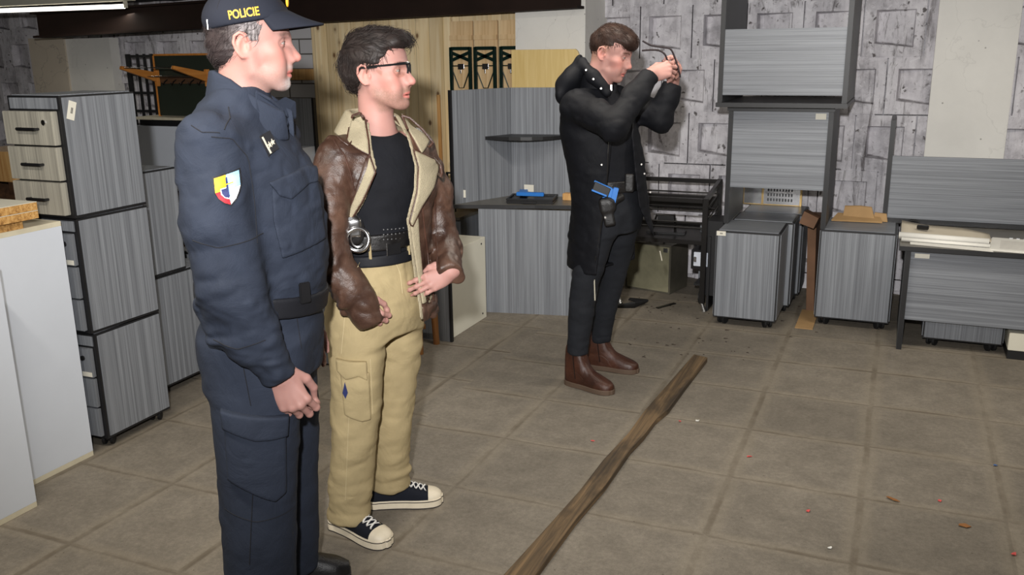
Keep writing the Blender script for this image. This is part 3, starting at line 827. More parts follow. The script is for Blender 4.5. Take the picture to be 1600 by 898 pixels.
MB().prism([(LE[0]-.005, LE[1]-.012, .7185), (-.03, -.422, .7185), (.30, -.322, .7185), (.655, -.245, .7185), (.655, .10, .7185), (0, .0, .7185)], (0, 0, .0012)).build('desktop_face', M['dark_top'], dt)
wall_panel('front_panel', M['lam_z'], (-0.05, -.445), (.68, -.30), 0.0, .694, .018, cw)
wall_panel('end_panel', M['lam_z'], (.66, -.25), (.66, .10), 0.0, .694, .018, cw)
s_ = MB()
pts = [(0, -.004, 0)] + [(Vector((-.095, -.22, 0))).lerp(Vector((.42, .055, 0)), t_/8)*1.0 + Vector((.06, -.1, 0))*math.sin(math.pi*t_/8) for t_ in range(9)]
s_.prism([(p_[0], p_[1], 1.116) for p_ in pts], (0, 0, .022))
s_.build('corner_shelf', M['edge'], cw)
label_on(cw, 0.13, -0.012, .775, .07, .05, 0, 'S', mark=False)
o = label_on(cw, -.17, -.40, .78, .02, .05, R(0), 'S', mark=False); o.rotation_euler = (0, 0, 0)
pcx = thing('pistol_case', 'flat black case lying open on the corner workstation, blue pistol on it', 'case', (-2.20, 5.46, .7202), R(12))
MB().box(-.155, .155, -.115, .115, 0, .022, .006).build('shell', M['plastic'], pcx)
rim_ = MB()
for x0, x1, y0, y1 in ((-.155, .155, -.115, -.10), (-.155, .155, .10, .115), (-.155, -.14, -.1, .1), (.14, .155, -.1, .1)): rim_.box(x0, x1, y0, y1, .022, .034, .002)
rim_.build('rim', M['plastic'], pcx)
MB().box(-.05, .05, -.13, -.112, .004, .02, .004).build('handle', M['plastic'], pcx)

def pistol(label, mat, loc, rot, grip_mat=None):
    """training pistol, side profile in the local x-z plane, muzzle towards +x"""
    t = thing('training_pistol', label, 'pistol', loc)
    t.rotation_euler = rot
    MB().box(-.085, .10, -.012, .012, .0, .028, .003).build('slide', mat, t)
    fr_ = MB()
    fr_.prism([(-.075, -.0105, 0), (.085, -.0105, 0), (.085, -.0105, -.016), (.02, -.0105, -.018), (-.02, -.0105, -.022), (-.07, -.0105, -.018)], (0, .021, 0))
    fr_.build('frame', mat, t, bevel=.002)
    gm = MB().prism([(-.075, -.012, -.012), (-.022, -.012, -.018), (-.036, -.012, -.095), (-.040, -.012, -.112), (-.096, -.012, -.106), (-.086, -.012, -.06)], (0, .024, 0)).build('grip', grip_mat or mat, t, bevel=.004)
    MB().tube([(-.022, 0, -.02), (-.018, 0, -.043), (.004, 0, -.046), (.022, 0, -.036), (.026, 0, -.016)], .0035, 8).build('trigger_guard', mat, t)
    MB().tube([(-.004, 0, -.018), (-.001, 0, -.03), (.004, 0, -.036)], .003, 6).build('trigger', mat, t)
    return t, gm
pistol('bright blue training pistol lying on the black case on the workstation', M['blue_plastic'], (-2.225, 5.475, .7675), (R(90), 0, R(8)))
o = thing('wooden_block', 'small wooden block with a dark knob on the workstation, right of the case', 'block', (-1.99, 5.60, .7202))
MB().box(-.04, .05, -.03, .03, 0, .045, .003).build('block', M['strip'], o)
MB().cyl((.062, -.01, 0), (.062, -.01, .05), .012).build('knob', M['plastic'], o)
# low cabinet, white box, grey panel and stool behind the leather jacket
lc = thing('low_cabinet', 'low grey cabinet with a dark top, left of the corner workstation', 'cabinet', (-2.86, 5.55, 0))
MB().box(-.20, .165, -.17, .2, 0.0, .58, .002).build('body', M['lam_z'], lc)
MB().box(-.21, .175, -.20, .22, .58, .60, .003).build('top', M['dark_top'], lc)
MB().box(-.20, .10, -.182, -.17, .46, .55, .002).build('drawer', M['cream'], lc)
MB().box(.10, .116, -.186, -.166, .0, .58, .001).build('edge_strip', M['edge'], lc)
MB().box(-.20, .10, -.19, -.17, .42, .45, .002).build('dark_rail', M['edge'], lc)
tag(MB().tube([(-2.86, 5.50, .602), (-2.87, 5.51, .66), (-2.84, 5.53, .69), (-2.80, 5.52, .67), (-2.79, 5.5, .61)], .006).build('black_cable', M['rubber'], smooth=True), 'black cable arching over the low cabinet left of the workstation', 'cable')
sc_ = thing('metal_bracket', 'thin black metal bracket standing behind the low cabinet', 'bracket', (-2.93, 5.66, .601))
MB().box(-.008, .008, -.006, .006, 0, .26, .002).box(.0, .11, -.006, .006, .248, .26, .002).build('frame', M['edge'], sc_)
wc = thing('white_cube_cabinet', 'cream white cabinet on the floor right of the leather jacket', 'cabinet', (-2.56, 4.87, 0))
MB().box(-.17, .168, -.25, .25, 0.0, .535, .002).build('body', M['cream'], wc)
sc2 = MB()
for y in (.19,):
    for z in (.04, .50): sc2.cyl((.166, y, z), (.171, y, z), .006, n=10)
sc2.build('screws', M['plastic'], wc)
MB().box(-.12, -.09, -.22, -.19, .535, .548, .002).build('peg', M['plastic'], wc)
gpn = thing('grey_panel', 'grey panel with a black edge on the floor before the cream cabinet', 'panel', (-2.58, 4.56, 0))
MB().box(-.2, .205, 0, .018, 0.0, .46, .001).build('face', M['lam_z'], gpn)
MB().box(.205, .22, -.002, .02, 0.0, .46, .001).build('edge_strip', M['edge'], gpn)
sto = thing('wooden_stool', 'brown wooden stool hidden behind the man in the leather jacket', 'stool', (-2.55, 4.40, 0))
MB().box(-.125, .125, -.125, .125, .335, .36, .006).build('seat', M['stool_wood'], sto)
for sx in (-1, 1):
    for sy in (-1, 1): MB().cyl((sx*.115, sy*.10, 0), (sx*.105, sy*.09, .336), .019, .022).build('leg', M['stool_wood'], sto)
MB().box(-.10, .10, -.006, .006, .12, .15, .003).build('stretcher', M['stool_wood'], sto)

# ---- pine boards, benches, planks at the back
o = MB().box(-4.40, -3.156, 6.222, 6.25, 0.0, 1.95, .002).build('pine_panel', M['pine'])
tag(o, 'wide panel of glued knotty pine boards standing against the back wall', 'panel')
o = MB().box(-3.22, -2.60, 6.27, 6.30, 0.0, 1.95, .002).build('pine_panel', M['pine'])
tag(o, 'knotty pine panel standing behind the folding benches', 'panel')
def bench(label, xc, w=0.185):
    t = thing('folding_bench', label, 'bench', (xc, 6.205, 0), 0, 'folding beer benches stood on end')
    MB().box(-w/2, w/2, 0.0, .025, 0.0, 1.90, .003).build('bench_board', M['pine_bench'], t)
    MB().box(-w/2, w/2, -.015, 0.0, 1.765, 1.80, .002).build('batten', M['pine_bench'], t)
    fz = 1.705
    hw = w*.42
    lf = MB()
    lf.box(-hw, hw, -.03, -.012, fz-.012, fz+.012, .002)
    for s in (-1, 1): lf.box(s*hw-.012, s*hw+.012, -.03, -.008, 1.0, fz+.01, .002)
    lf.build('leg_frame', M['green_steel'], t)
    cr_ = MB()
    for s in (-1, 1): cr_.prism([(s*-hw, -.02, fz-.10), (s*-hw, -.02, fz-.075), (s*hw, -.02, fz-.015), (s*hw, -.02, fz-.04)], (0, -.006, 0))
    cr_.build('cross_brace', M['green_steel'], t)
    MB().tube([(-hw, -.018, fz-.125), (hw, -.018, fz-.125)], .004).build('cross_rod', M['green_steel'], t)
    MB().tube([(-hw, -.016, fz-.14), (-.018, -.016, fz-.285), (.018, -.016, fz-.285), (hw, -.016, fz-.14)], .0045).build('brace_loop', M['green_steel'], t)
    MB().box(-.022, .03, -.026, -.012, fz-.15, fz-.11, .002).box(-.004, .004, -.026, -.012, fz-.18, fz-.15, .001).build('latch', M['steel'], t)
    return t
bench('folding bench on end nearest the wide pine panel, green legs folded', -3.06)
bench('folding bench on end, middle of the three, green legs folded', -2.86)
bench('folding bench on end half covered by the yellow pine board', -2.655, 0.18)
o = MB().box(-.012, .012, 0, .02, 0, 1.37, .002, Matrix.Translation((-3.235, 6.16, 0.0)) @ Matrix.Rotation(R(1), 4, 'X')).build('timber_strip', M['strip'])
tag(o, 'narrow timber strip leaning on the pine panel', 'strip')
yb = MB()
pts = [(-2.57, 1.08), (-2.06, 1.08), (-2.06, 1.655), (-2.065, 1.672), (-2.078, 1.685), (-2.095, 1.69), (-2.57, 1.69)]
yb.prism([(x, 6.0, z-1.08) for x, z in pts], (0, .022, 0))
o = yb.build('yellow_board', M['pine_yellow'], bevel=.003)
o.location = (0, 0, 0.0)
for v in o.data.vertices: v.co.z = v.co.z*2.77
tag(o, 'yellow pine board with a rounded corner behind the corner workstation', 'board')
# tall grey unit and plank seen between the two front men
tu = thing('tall_panel_unit', 'tall grey panel unit with a black edge, right of the officer\'s collar', 'panel', (-4.06, 5.5, 0))
MB().box(-.22, .135, 0, .02, 0.0, 1.37, .001).build('face', M['lam_z'], tu)
MB().box(.135, .152, -.003, .03, 0, 1.375, .001).build('edge_strip', M['edge'], tu)
MB().box(-.22, .137, -.22, -.001, 0, 1.03, .002).build('lower_box', M['white_lam'], tu)
o = MB().box(-.035, .035, -.01, .01, 0, 1.41, .002, Matrix.Translation((-4.21, 5.44, 0))).build('timber_plank', M['pine_bench'])
for v in o.data.vertices: v.co.y -= .0
tag(o, 'pale timber plank standing beside the tall grey panel unit', 'plank')
o.location = (0, -.19, 0)
o = MB().box(-4.95, -4.46, 6.40, 6.43, 1.47, 1.56, .002).build('wall_batten', M['strip'])
tag(o, 'wooden batten fixed level across the white block wall', 'batten')

# ---- left background: cabinet with chalkboard, coat rack, lattice, tube light
lw = thing('long_white_cabinet', 'long white fronted counter behind the left stack of pedestals', 'cabinet', (-5.06, 5.62, 0))
MB().box(-.68, .62, -.02, .55, .62, 1.135, .002).build('front_panel', M['white_lam'], lw)
MB().box(-.68, .62, -.03, .57, 1.185, 1.205, .002).build('top', M['cream_edge'], lw)
MB().box(-.66, .60, .02, .55, 1.135, 1.185).build('gap_rail', M['edge'], lw)
MB().box(-.68, .62, .10, .55, 0, .62).build('shade_box', M['dark_wood'], lw)  # dark box stands in for the shaded open space under the counter
bx_ = thing('small_carton', 'small patterned carton standing on the counter behind the officer', 'box', (-4.83, 5.63, 1.2055))
MB().box(-.04, .05, -.04, .05, 0, .07, .002).build('body', M['cream'], bx_)
MB().box(-.02, .03, -.042, -.04, .015, .055).build('picture', mat_plain('dark red print', srgb(140, 60, 60)), bx_)
cbd = thing('chalkboard', 'dark green chalkboard in a wooden frame behind the officer', 'board', (-5.13, 5.72, 1.206))
MB().box(-.44, .45, 0, .018, 0.005, .475).build('surface', M['green_board'], cbd)
fr = MB()
fr.box(-.455, -.44, -.006, .022, 0, .49, .002).box(.45, .465, -.006, .022, 0, .49, .002).box(-.455, .465, -.006, .022, .475, .49, .002)
fr.build('frame', M['orange_wood'], cbd)
cr = thing('coat_rack', 'wooden coat rack with two brackets and a dark hook rail before the chalkboard', 'rack', (-5.15, 5.66, 1.525))
for x in (-.37, .14):
    MB().prism([(x-.012, 0, -.045), (x-.012, 0, .03), (x-.012, -.34, .085), (x-.012, -.35, .06)], (.026, 0, 0)).build('bracket', M['orange_wood'], cr, bevel=.004)
    MB().box(x-.016, x+.018, .0, .03, -.08, .05, .003).build('bracket_block', M['orange_wood'], cr)
MB().box(-.37, .16, .03, .057, -.06, .0, .002).build('hook_rail', M['dark_wood'], cr)
for i in range(5):
    x = -.28+i*.09
    MB().tube([(x, .03, -.03), (x, -.0, -.045), (x, -.02, -.065), (x, -.035, -.05)], .005).build('hook', M['black_steel'], cr)
MB().tube([(-.37, -.33, .07), (.14, -.33, .07)], .004).tube([(-.37, -.1, .0), (.14, -.1, .0)], .004).build('rod', M['steel'], cr)
la = thing('iron_lattice', 'dark iron window lattice leaning beside the chalkboard', 'lattice', (-6.30, 6.3, 0))
lm = MB()
for x in (-.14, -.03, .05, .13): lm.box(x-(.025 if x == -.14 else .01), x+(.025 if x == -.14 else .01), -.01, .01, 0, 1.70, .002)
for z in (.3, .6, .9, 1.2, 1.36, 1.52, 1.68): lm.box(-.14, .13, -.008, .008, z-.012, z+.012, .001)
lm.build('bars', M['edge'], la)
ltub = thing('tube_light', 'lit fluorescent tube under the dark ceiling at the upper left', 'lamp', (-6.70, 5.6, 2.07))
MB().cyl((-1.0, 0, 0), (1.0, 0, -.01), .017, n=14).build('tube', M['tube'], ltub, smooth=True)
hb = MB(); hb.box(-1.03, 1.10, -.03, .03, .03, .085, .004)
for x in (-1.015, 1.015): hb.box(x-.012, x+.012, -.012, .012, -.022, .05, .002)
hb.build('housing', M['cream'], ltub)
MB().cyl((0.9, 0, .085), (0.9, 0, .18), .008).cyl((-.9, 0, .085), (-.9, 0, .18), .008).build('hanger', M['steel'], ltub)
tl_ = light('tube_light_glow', 'AREA', (-6.7, 5.55, 2.03), 4, (1, .95, .85), 2.0, .05, (-6.5, 5.3, 0)); tl_.parent = None
wcr = thing('wooden_crate', 'wooden crate on a dark bench at the left edge, behind the stack', 'crate', (-4.95, 3.95, .78))
MB().box(-.28, .10, -.2, .2, .18, .36, .004).build('crate_body', M['strip'], wcr)
MB().box(-.3, .12, -.22, .22, .0, .02, .004).build('tray', M['dark_wood'], wcr)
for x in (-.27, .07): MB().box(x-.02, x+.02, -.2, .2, .02, .18, .003).build('runner', M['dark_wood'], wcr)
bn = thing('dark_bench', 'dark wooden bench at the left edge carrying the crate', 'table', (-4.95, 3.95, 0))
MB().box(-.6, .35, -.3, .3, .74, .78, .004).build('top', M['dark_wood'], bn)
for sx in (-.55, .3):
    for sy in (-.25, .25): MB().box(sx-.03, sx+.03, sy-.03, sy+.03, 0, .741, .003).build('leg', M['dark_wood'], bn)

# ---- floor plank and litter
pk = MB()
left = [(-0.957, 4.775), (-0.975, 4.4), (-0.995, 4.0), (-1.0, 3.88), (-1.0, 3.6), (-1.022, 3.3), (-1.025, 3.0), (-1.05, 2.6), (-1.07, 2.3), (-1.085, 1.9)]
right = [(-0.876, 4.748), (-0.892, 4.3), (-0.90, 3.95), (-0.925, 3.8), (-0.93, 3.6), (-0.945, 3.45), (-0.945, 3.1), (-0.965, 2.8), (-0.97, 2.4), (-0.985, 1.9)]
vs = [(x, y, z) for z in (.001, .03) for (x, y) in left + right[::-1]]
n = len(left)*2
fs = [(i, (i+1) % n, n+(i+1) % n, n+i) for i in range(n)]
m_ = len(left)
for off in (0, n):
    fs += [(off+i, off+i+1, off+n-2-i, off+n-1-i) for i in range(m_-1)]
o = pk.add(vs, fs).build('floor_plank', M['old_plank'], bevel=.003)
tag(o, 'long weathered wooden plank lying across the floor', 'plank')
def scrap(name, label, cat, x, y, s, mat, rz, group=None):
    rr = random.Random(int(x*1000)+int(y*777))
    pts = [(s*math.cos(k*1.2566)*rr.uniform(.6, 1.3), s*.6*math.sin(k*1.2566)*rr.uniform(.6, 1.3), rr.uniform(0.001, .006)) for k in range(5)]
    mb = MB().prism(pts, (0, 0, .0025))
    o = mb.build(name, mat); o.location = (x, y, 0.0); o.rotation_euler = (0, 0, rz)
    return tag(o, label, cat, group)
red, wht, leafm, blu = mat_plain('red paper', srgb(214, 88, 84), .8), M['paper'], mat_plain('dry leaf', srgb(150, 100, 52), .8), mat_plain('blue scrap', srgb(70, 110, 170), .6)
LG = 'litter on the slabs'
scrap('paper_scrap', 'red paper scrap on the slab right of the plank, level with its middle', 'scrap', -0.471, 3.614, .011, red, .3, LG)
scrap('paper_scrap', 'red and white paper scrap in the middle of the floor, bottom centre right', 'scrap', -0.195, 3.222, .011, red, 1.3, LG)
scrap('paper_scrap', 'small red scrap beside the plank, left of a white one', 'scrap', -0.828, 3.877, .010, red, 2.0, LG)
scrap('paper_scrap', 'white paper scrap just right of the red one by the plank', 'scrap', -0.755, 3.914, .011, wht, .5, LG)
scrap('paper_scrap', 'red scrap between the two dry leaves on the right', 'scrap', 0.258, 3.488, .010, red, 2.3, LG)
scrap('paper_scrap', 'red scrap at the lower right edge of the floor', 'scrap', 0.477, 3.169, .011, red, .9, LG)
scrap('foil_scrap', 'tiny blue scrap in the joint at the right edge', 'scrap', 0.477, 3.899, .010, blu, .2, LG)
scrap('dry_leaf', 'upper brown dry leaf on the slab joint at the right', 'leaf', 0.094, 3.434, .024, leafm, -.5, 'dry leaves')
scrap('dry_leaf', 'lower brown dry leaf on the right hand slab', 'leaf', 0.331, 3.317, .024, leafm, .1, 'dry leaves')
scrap('paper_scrap', 'small white scrap at the bottom edge right of the plank', 'scrap', -0.10, 2.98, .009, wht, .1, LG)
scrap('paper_scrap', 'red scrap near the brown boots, left of the plank', 'scrap', -1.14, 3.52, .009, red, .1, LG)
# ------------------------------------------------------------------ solid modelling for bodies and clothes (signed distances, surface nets)
A_ = lambda *x: np.array(x, float)
def nrm(v):
    v = np.asarray(v, float); return v/np.linalg.norm(v)
def rotm(yaw=0, pitch=0, roll=0):
    """columns: forward, left, up; yaw about z, pitch lifts the forward axis, roll tips the left side up"""
    cy, sy, cp, sp, cr, sr = math.cos(R(yaw)), math.sin(R(yaw)), math.cos(R(pitch)), math.sin(R(pitch)), math.cos(R(roll)), math.sin(R(roll))
    Y = np.array([[cy, -sy, 0], [sy, cy, 0], [0, 0, 1]])
    P = np.array([[cp, 0, -sp], [0, 1, 0], [sp, 0, cp]])
    X = np.array([[1, 0, 0], [0, cr, -sr], [0, sr, cr]])
    return Y @ P @ X
def _hash(i, j, k, seed):
    with np.errstate(over='ignore'):
        h = (i.astype(np.uint32)*np.uint32(374761393) + j.astype(np.uint32)*np.uint32(668265263) + k.astype(np.uint32)*np.uint32(2147483647 & 0x7feb352d) + np.uint32(seed*1013904223 & 0xffffffff))
        h ^= h >> np.uint32(13); h = h*np.uint32(1274126177); h ^= h >> np.uint32(16)
    return (h & np.uint32(0xffff)).astype(np.float64)/65535.0
def vnoise(P, seed=0):
    i = np.floor(P).astype(np.int64); f = P - i; f = f*f*(3-2*f)
    out = 0
    for a in (0, 1):
        wa = f[:, 0] if a else 1-f[:, 0]
        for b in (0, 1):
            wb = f[:, 1] if b else 1-f[:, 1]
            for c in (0, 1):
                wc = f[:, 2] if c else 1-f[:, 2]
                out = out + wa*wb*wc*_hash(i[:, 0]+a, i[:, 1]+b, i[:, 2]+c, seed)
    return out*2-1
def fold_noise(P, seed, sc, amp, frame=None, oct_=2):
    Q = P if frame is None else P @ frame
    n = vnoise(Q*np.asarray(sc), seed)
    if oct_ > 1: n = n + 0.5*vnoise(Q*np.asarray(sc)*2.1+7.7, seed+5)
    n = n/1.5
    return amp*(0.8*(1-2*np.abs(n)*1.6) )*0.5 + amp*0.5*n
def smin(a, b, k):
    if k <= 0: return np.minimum(a, b)
    h = np.maximum(k-np.abs(a-b), 0)/k
    return np.minimum(a, b) - h*h*k*0.25
def smax(a, b, k): return -smin(-a, -b, k)
def sdpoly(Q, poly):
    poly = np.asarray(poly, float); n = len(poly)
    d = np.full(len(Q), 1e9); s = np.ones(len(Q))
    for i in range(n):
        a, b = poly[i], poly[i-1]
        e = b-a; w = Q-a
        t = np.clip((w @ e)/(e @ e), 0, 1)
        q = w - t[:, None]*e
        d = np.minimum(d, np.einsum('ij,ij->i', q, q))
        c1 = Q[:, 1] >= a[1]; c2 = Q[:, 1] < b[1]; c3 = e[0]*w[:, 1] > e[1]*w[:, 0]
        flip = (c1 & c2 & c3) | (~c1 & ~c2 & ~c3)
        s = np.where(flip, -s, s)
    return s*np.sqrt(d)
def smooth_stations(st, n=80):
    st = np.asarray(st, float); st = st[np.argsort(st[:, 0])]
    z = np.linspace(st[0, 0], st[-1, 0], n); out = [z]
    for c in range(1, st.shape[1]):
        x, y = st[:, 0], st[:, c]
        m = np.gradient(y, x)
        i = np.clip(np.searchsorted(x, z, 'right')-1, 0, len(x)-2)
        h = x[i+1]-x[i]; t = (z-x[i])/h
        out.append((2*t**3-3*t**2+1)*y[i] + (t**3-2*t**2+t)*h*m[i] + (-2*t**3+3*t**2)*y[i+1] + (t**3-t**2)*h*m[i+1])
    return np.array(out).T

class S:
    """a solid made of blended parts; call it on an (n, 3) array for signed distances"""
    def __init__(self): self.ops = []; self.M = np.eye(3); self.o = np.zeros(3); self.sc = 1.0
    def frame(self, o=(0, 0, 0), M=None, sc=1.0):
        self.o = np.asarray(o, float); self.M = np.eye(3) if M is None else M; self.sc = sc; return self
    def P(self, p): return self.o + self.sc*(self.M @ np.asarray(p, float))
    def op(self, fn, c, r, k=0.0, mode='u'):
        self.ops.append((fn, np.asarray(c, float), r, k, mode)); return self
    def cone(self, a, b, ra, rb=None, k=0.01, mode='u'):
        rb = ra if rb is None else rb
        return self.chain([a, b], [ra, rb], k, mode)
    def chain(self, pts, rs, k=0.01, mode='u', kin=0.0):
        pts = np.array([self.P(p) for p in pts]); rs = np.asarray(rs, float)*self.sc
        def fn(P):
            d = None
            for i in range(len(pts)-1):
                a, ab = pts[i], pts[i+1]-pts[i]
                t = np.clip(((P-a) @ ab)/(ab @ ab), 0, 1)
                dd = np.linalg.norm(P-a-t[:, None]*ab, axis=1) - (rs[i]+(rs[i+1]-rs[i])*t)
                d = dd if d is None else smin(d, dd, kin)
            return d
        c = (pts.min(0)+pts.max(0))/2
        return self.op(fn, c, np.linalg.norm(pts-c, axis=1).max()+rs.max(), k, mode)
    def ell(self, c, r, k=0.01, mode='u', rot=None):
        c = self.P(c); r = np.asarray(r, float)*self.sc
        Mx = self.M if rot is None else self.M @ rot
        def fn(P):
            q = (P-c) @ Mx
            k0 = np.linalg.norm(q/r, axis=1); k1 = np.linalg.norm(q/(r*r), axis=1)
            return np.where(k1 < 1e-6, -r.min(), k0*(k0-1)/np.maximum(k1, 1e-6))
        return self.op(fn, c, r.max(), k, mode)
    def box(self, c, h, rnd=0.0, k=0.0, mode='u', rot=None):
        c = self.P(c); h = np.asarray(h, float)*self.sc
        Mx = self.M if rot is None else self.M @ rot
        def fn(P):
            q = np.abs((P-c) @ Mx) - (h-rnd)
            return np.linalg.norm(np.maximum(q, 0), axis=1) + np.minimum(q.max(1), 0) - rnd
        return self.op(fn, c, np.linalg.norm(h), k, mode)
    def loft(self, st, k=0.02, mode='u', M=None, o=(0, 0, 0), yaw=0.0, cap=0.01, pw=2.0):
        """st rows: height, centre x, centre y, radius along the facing, radius across it"""
        t = smooth_stations(st)
        Ml = np.eye(3) if M is None else M; o = np.asarray(o, float)
        c, s = math.cos(R(yaw)), math.sin(R(yaw))
        def fn(P):
            q = (P-o) @ Ml
            z = q[:, 2]
            g = [np.interp(z, t[:, 0], t[:, i]) for i in range(1, 5)]
            x, y = q[:, 0]-g[0], q[:, 1]-g[1]
            u, v = (x*c+y*s)/g[2], (-x*s+y*c)/g[3]
            if pw == 2.0:
                k0 = np.sqrt(u*u+v*v)
                k1 = np.sqrt((u/g[2])**2+(v/g[3])**2)
                d = np.where(k1 < 1e-6, -np.minimum(g[2], g[3]), k0*(k0-1)/np.maximum(k1, 1e-6))
            else:
                k0 = (np.abs(u)**pw+np.abs(v)**pw)**(1/pw)
                d = (k0-1)*np.minimum(g[2], g[3])
            return smax(d, np.maximum(z-t[-1, 0], t[0, 0]-z), cap)
        a = (t[0, 0]+t[-1, 0])/2
        cc = o + Ml @ np.array([t[:, 1].mean(), t[:, 2].mean(), a])
        rr = np.hypot((t[-1, 0]-t[0, 0])/2, np.abs(t[:, 3:5]).max()+np.ptp(t[:, 1])/2+np.ptp(t[:, 2])/2)
        return self.op(fn, cc, rr, k, mode)
    def disp(self, fn): return self.op(fn, (0, 0, 0), 1e9, 0, 'd')
    def cut(self, fn, k=0.0): return self.op(fn, (0, 0, 0), 1e9, k, 'i')           # keep where fn < 0
    def add(self, other, k=0.0): return self.op(other, (0, 0, 0), 1e9, k, 'u')
    def __call__(self, P, bc=None, br=0.0):
        d = np.full(len(P), 1.0)
        for fn, c, r, k, mode in self.ops:
            if bc is not None and mode in 'us' and np.linalg.norm(bc-c)-r > br+k+0.06: continue
            v = fn(P)
            if mode == 'u': d = smin(d, v, k)
            elif mode == 's': d = smax(d, -v, k)
            elif mode == 'i': d = smax(d, v, k)
            else: d = d + v
        return d

def nets(sdf, lo, hi, h, B=14):
    lo, hi = np.asarray(lo, float), np.asarray(hi, float)
    nb = np.ceil((hi-lo)/(h*B)).astype(int)
    bi = np.stack(np.meshgrid(*[np.arange(n) for n in nb], indexing='ij'), -1).reshape(-1, 3)
    cen = lo + (bi+0.5)*B*h
    br = B*h*0.5*math.sqrt(3)
    act = np.abs(sdf(cen)) < br*1.25+0.012
    NX, NY = nb[0]*B+4, nb[1]*B+4
    g = np.arange(B+1)
    G = np.stack(np.meshgrid(g, g, g, indexing='ij'), -1)
    corner = [(a, b, c) for a in (0, 1) for b in (0, 1) for c in (0, 1)]
    edges = [(i, j) for i in range(8) for j in range(i+1, 8) if sum(abs(corner[i][q]-corner[j][q]) for q in range(3)) == 1]
    KEY, POS, QUAD = [], [], []
    takes = isinstance(sdf, S)
    for b0, cc in zip(bi[act], cen[act]):
        base = b0*B
        P = lo + (base+G.reshape(-1, 3))*h
        d = (sdf(P, cc, br) if takes else sdf(P)).reshape(B+1, B+1, B+1)
        neg = d < 0
        if neg.all() or not neg.any(): continue
        cn = [d[a:B+a, b:B+b, c:B+c] for a, b, c in corner]
        sg = [x < 0 for x in cn]
        cnt = sum(x.astype(int) for x in sg)
        ix = np.argwhere((cnt > 0) & (cnt < 8))
        if len(ix) == 0: continue
        vals = np.stack([x[tuple(ix.T)] for x in cn], 1)
        acc = np.zeros((len(ix), 3)); num = np.zeros(len(ix))
        for i, j in edges:
            vi, vj = vals[:, i], vals[:, j]
            m = (vi < 0) != (vj < 0)
            t = np.where(m, vi/np.where(m, vi-vj, 1), 0)
            ci, cj = np.array(corner[i]), np.array(corner[j])
            acc += (ci + t[:, None]*(cj-ci))*m[:, None]; num += m
        pos = lo + (base + ix + acc/num[:, None])*h
        gi = base + ix + 1
        KEY.append(gi[:, 0]+NX*(gi[:, 1]+NY*gi[:, 2])); POS.append(pos)
        core = neg[:B, :B, :B]
        for ax in range(3):
            sl = [slice(0, B)]*3; sl[ax] = slice(1, B+1)
            nx = neg[tuple(sl)]
            e = np.argwhere(core != nx)
            if len(e) == 0: continue
            inside = core[tuple(e.T)]
            ge = base + e + 1
            b_, c_ = (ax+1) % 3, (ax+2) % 3
            q = []
            for db, dc in ((0, 0), (1, 0), (1, 1), (0, 1)):
                x = ge.copy(); x[:, b_] -= db; x[:, c_] -= dc
                q.append(x[:, 0]+NX*(x[:, 1]+NY*x[:, 2]))
            q = np.stack(q, 1)
            q[~inside] = q[~inside][:, ::-1]
            QUAD.append(q)
    if not KEY: return np.zeros((0, 3)), np.zeros((0, 4), int)
    KEY = np.concatenate(KEY); POS = np.concatenate(POS); QUAD = np.concatenate(QUAD)
    o = np.argsort(KEY); KEY = KEY[o]; POS = POS[o]
    idx = np.searchsorted(KEY, QUAD); idx = np.minimum(idx, len(KEY)-1)
    ok = (KEY[idx] == QUAD).all(1)
    return POS, idx[ok]
def relax(V, F, it=1, w=0.5):
    """light Laplacian smoothing along the quads' edges"""
    E = np.concatenate([F[:, [0, 1]], F[:, [1, 2]], F[:, [2, 3]], F[:, [3, 0]]])
    for _ in range(it):
        s = np.zeros_like(V); n = np.zeros(len(V))
        np.add.at(s, E[:, 0], V[E[:, 1]]); np.add.at(s, E[:, 1], V[E[:, 0]])
        np.add.at(n, E[:, 0], 1); np.add.at(n, E[:, 1], 1)
        V = V*(1-w) + w*s/np.maximum(n, 1)[:, None]
    return V
def mesh_obj(name, V, F, mat, parent, color=None, smooth=True):
    me = bpy.data.meshes.new(name)
    me.vertices.add(len(V)); me.vertices.foreach_set('co', np.asarray(V, np.float32).ravel())
    F = np.asarray(F); k = F.shape[1]
    me.loops.add(F.size); me.loops.foreach_set('vertex_index', F.astype(np.int32).ravel())
    me.polygons.add(len(F)); me.polygons.foreach_set('loop_start', np.arange(0, F.size, k, dtype=np.int32))
    me.update(calc_edges=True); me.validate()
    if smooth: me.shade_smooth()
    if color is not None:
        at = me.attributes.new('tint', 'FLOAT_COLOR', 'POINT')
        c = np.ones((len(V), 4), np.float32); c[:, :3] = color
        at.data.foreach_set('color', c.ravel())
    me.materials.append(mat)
    o = bpy.data.objects.new(name, me); COL.objects.link(o)
    if parent is not None: o.parent = parent
    return o
def solid(name, sdf, lo, hi, h, mat, parent, color=None, it=1):
    V, F = nets(sdf, lo, hi, h)
    if it: V = relax(V, F, it)
    return mesh_obj(name, V, F, mat, parent, color(V) if callable(color) else color)
def shell(base, region, out, inn=0.004):
    """a layer of cloth lying on base where region is negative"""
    def fn(P):
        b = base(P)
        return np.maximum(smax(b-out, region(P), 0.006), -(b+inn))
    return fn
def march(sdf, Q, d, n=40):
    Q = np.array(Q, float); d = nrm(d)
    for _ in range(n):
        s = sdf(Q); Q = Q + d*(s*0.8)[:, None]
    return Q
def lay(sdf, pts, d, off=0.0, far=0.5):
    """drop points on the surface of a solid along d, standing off a little"""
    d = nrm(d); P0 = np.array(pts, float)
    Q = march(sdf, P0-d*far, d)
    miss = (np.abs(sdf(Q)) > .006) | (np.linalg.norm(Q-P0, axis=1) > far*1.6)
    Q[miss] = P0[miss]
    return Q - d*off
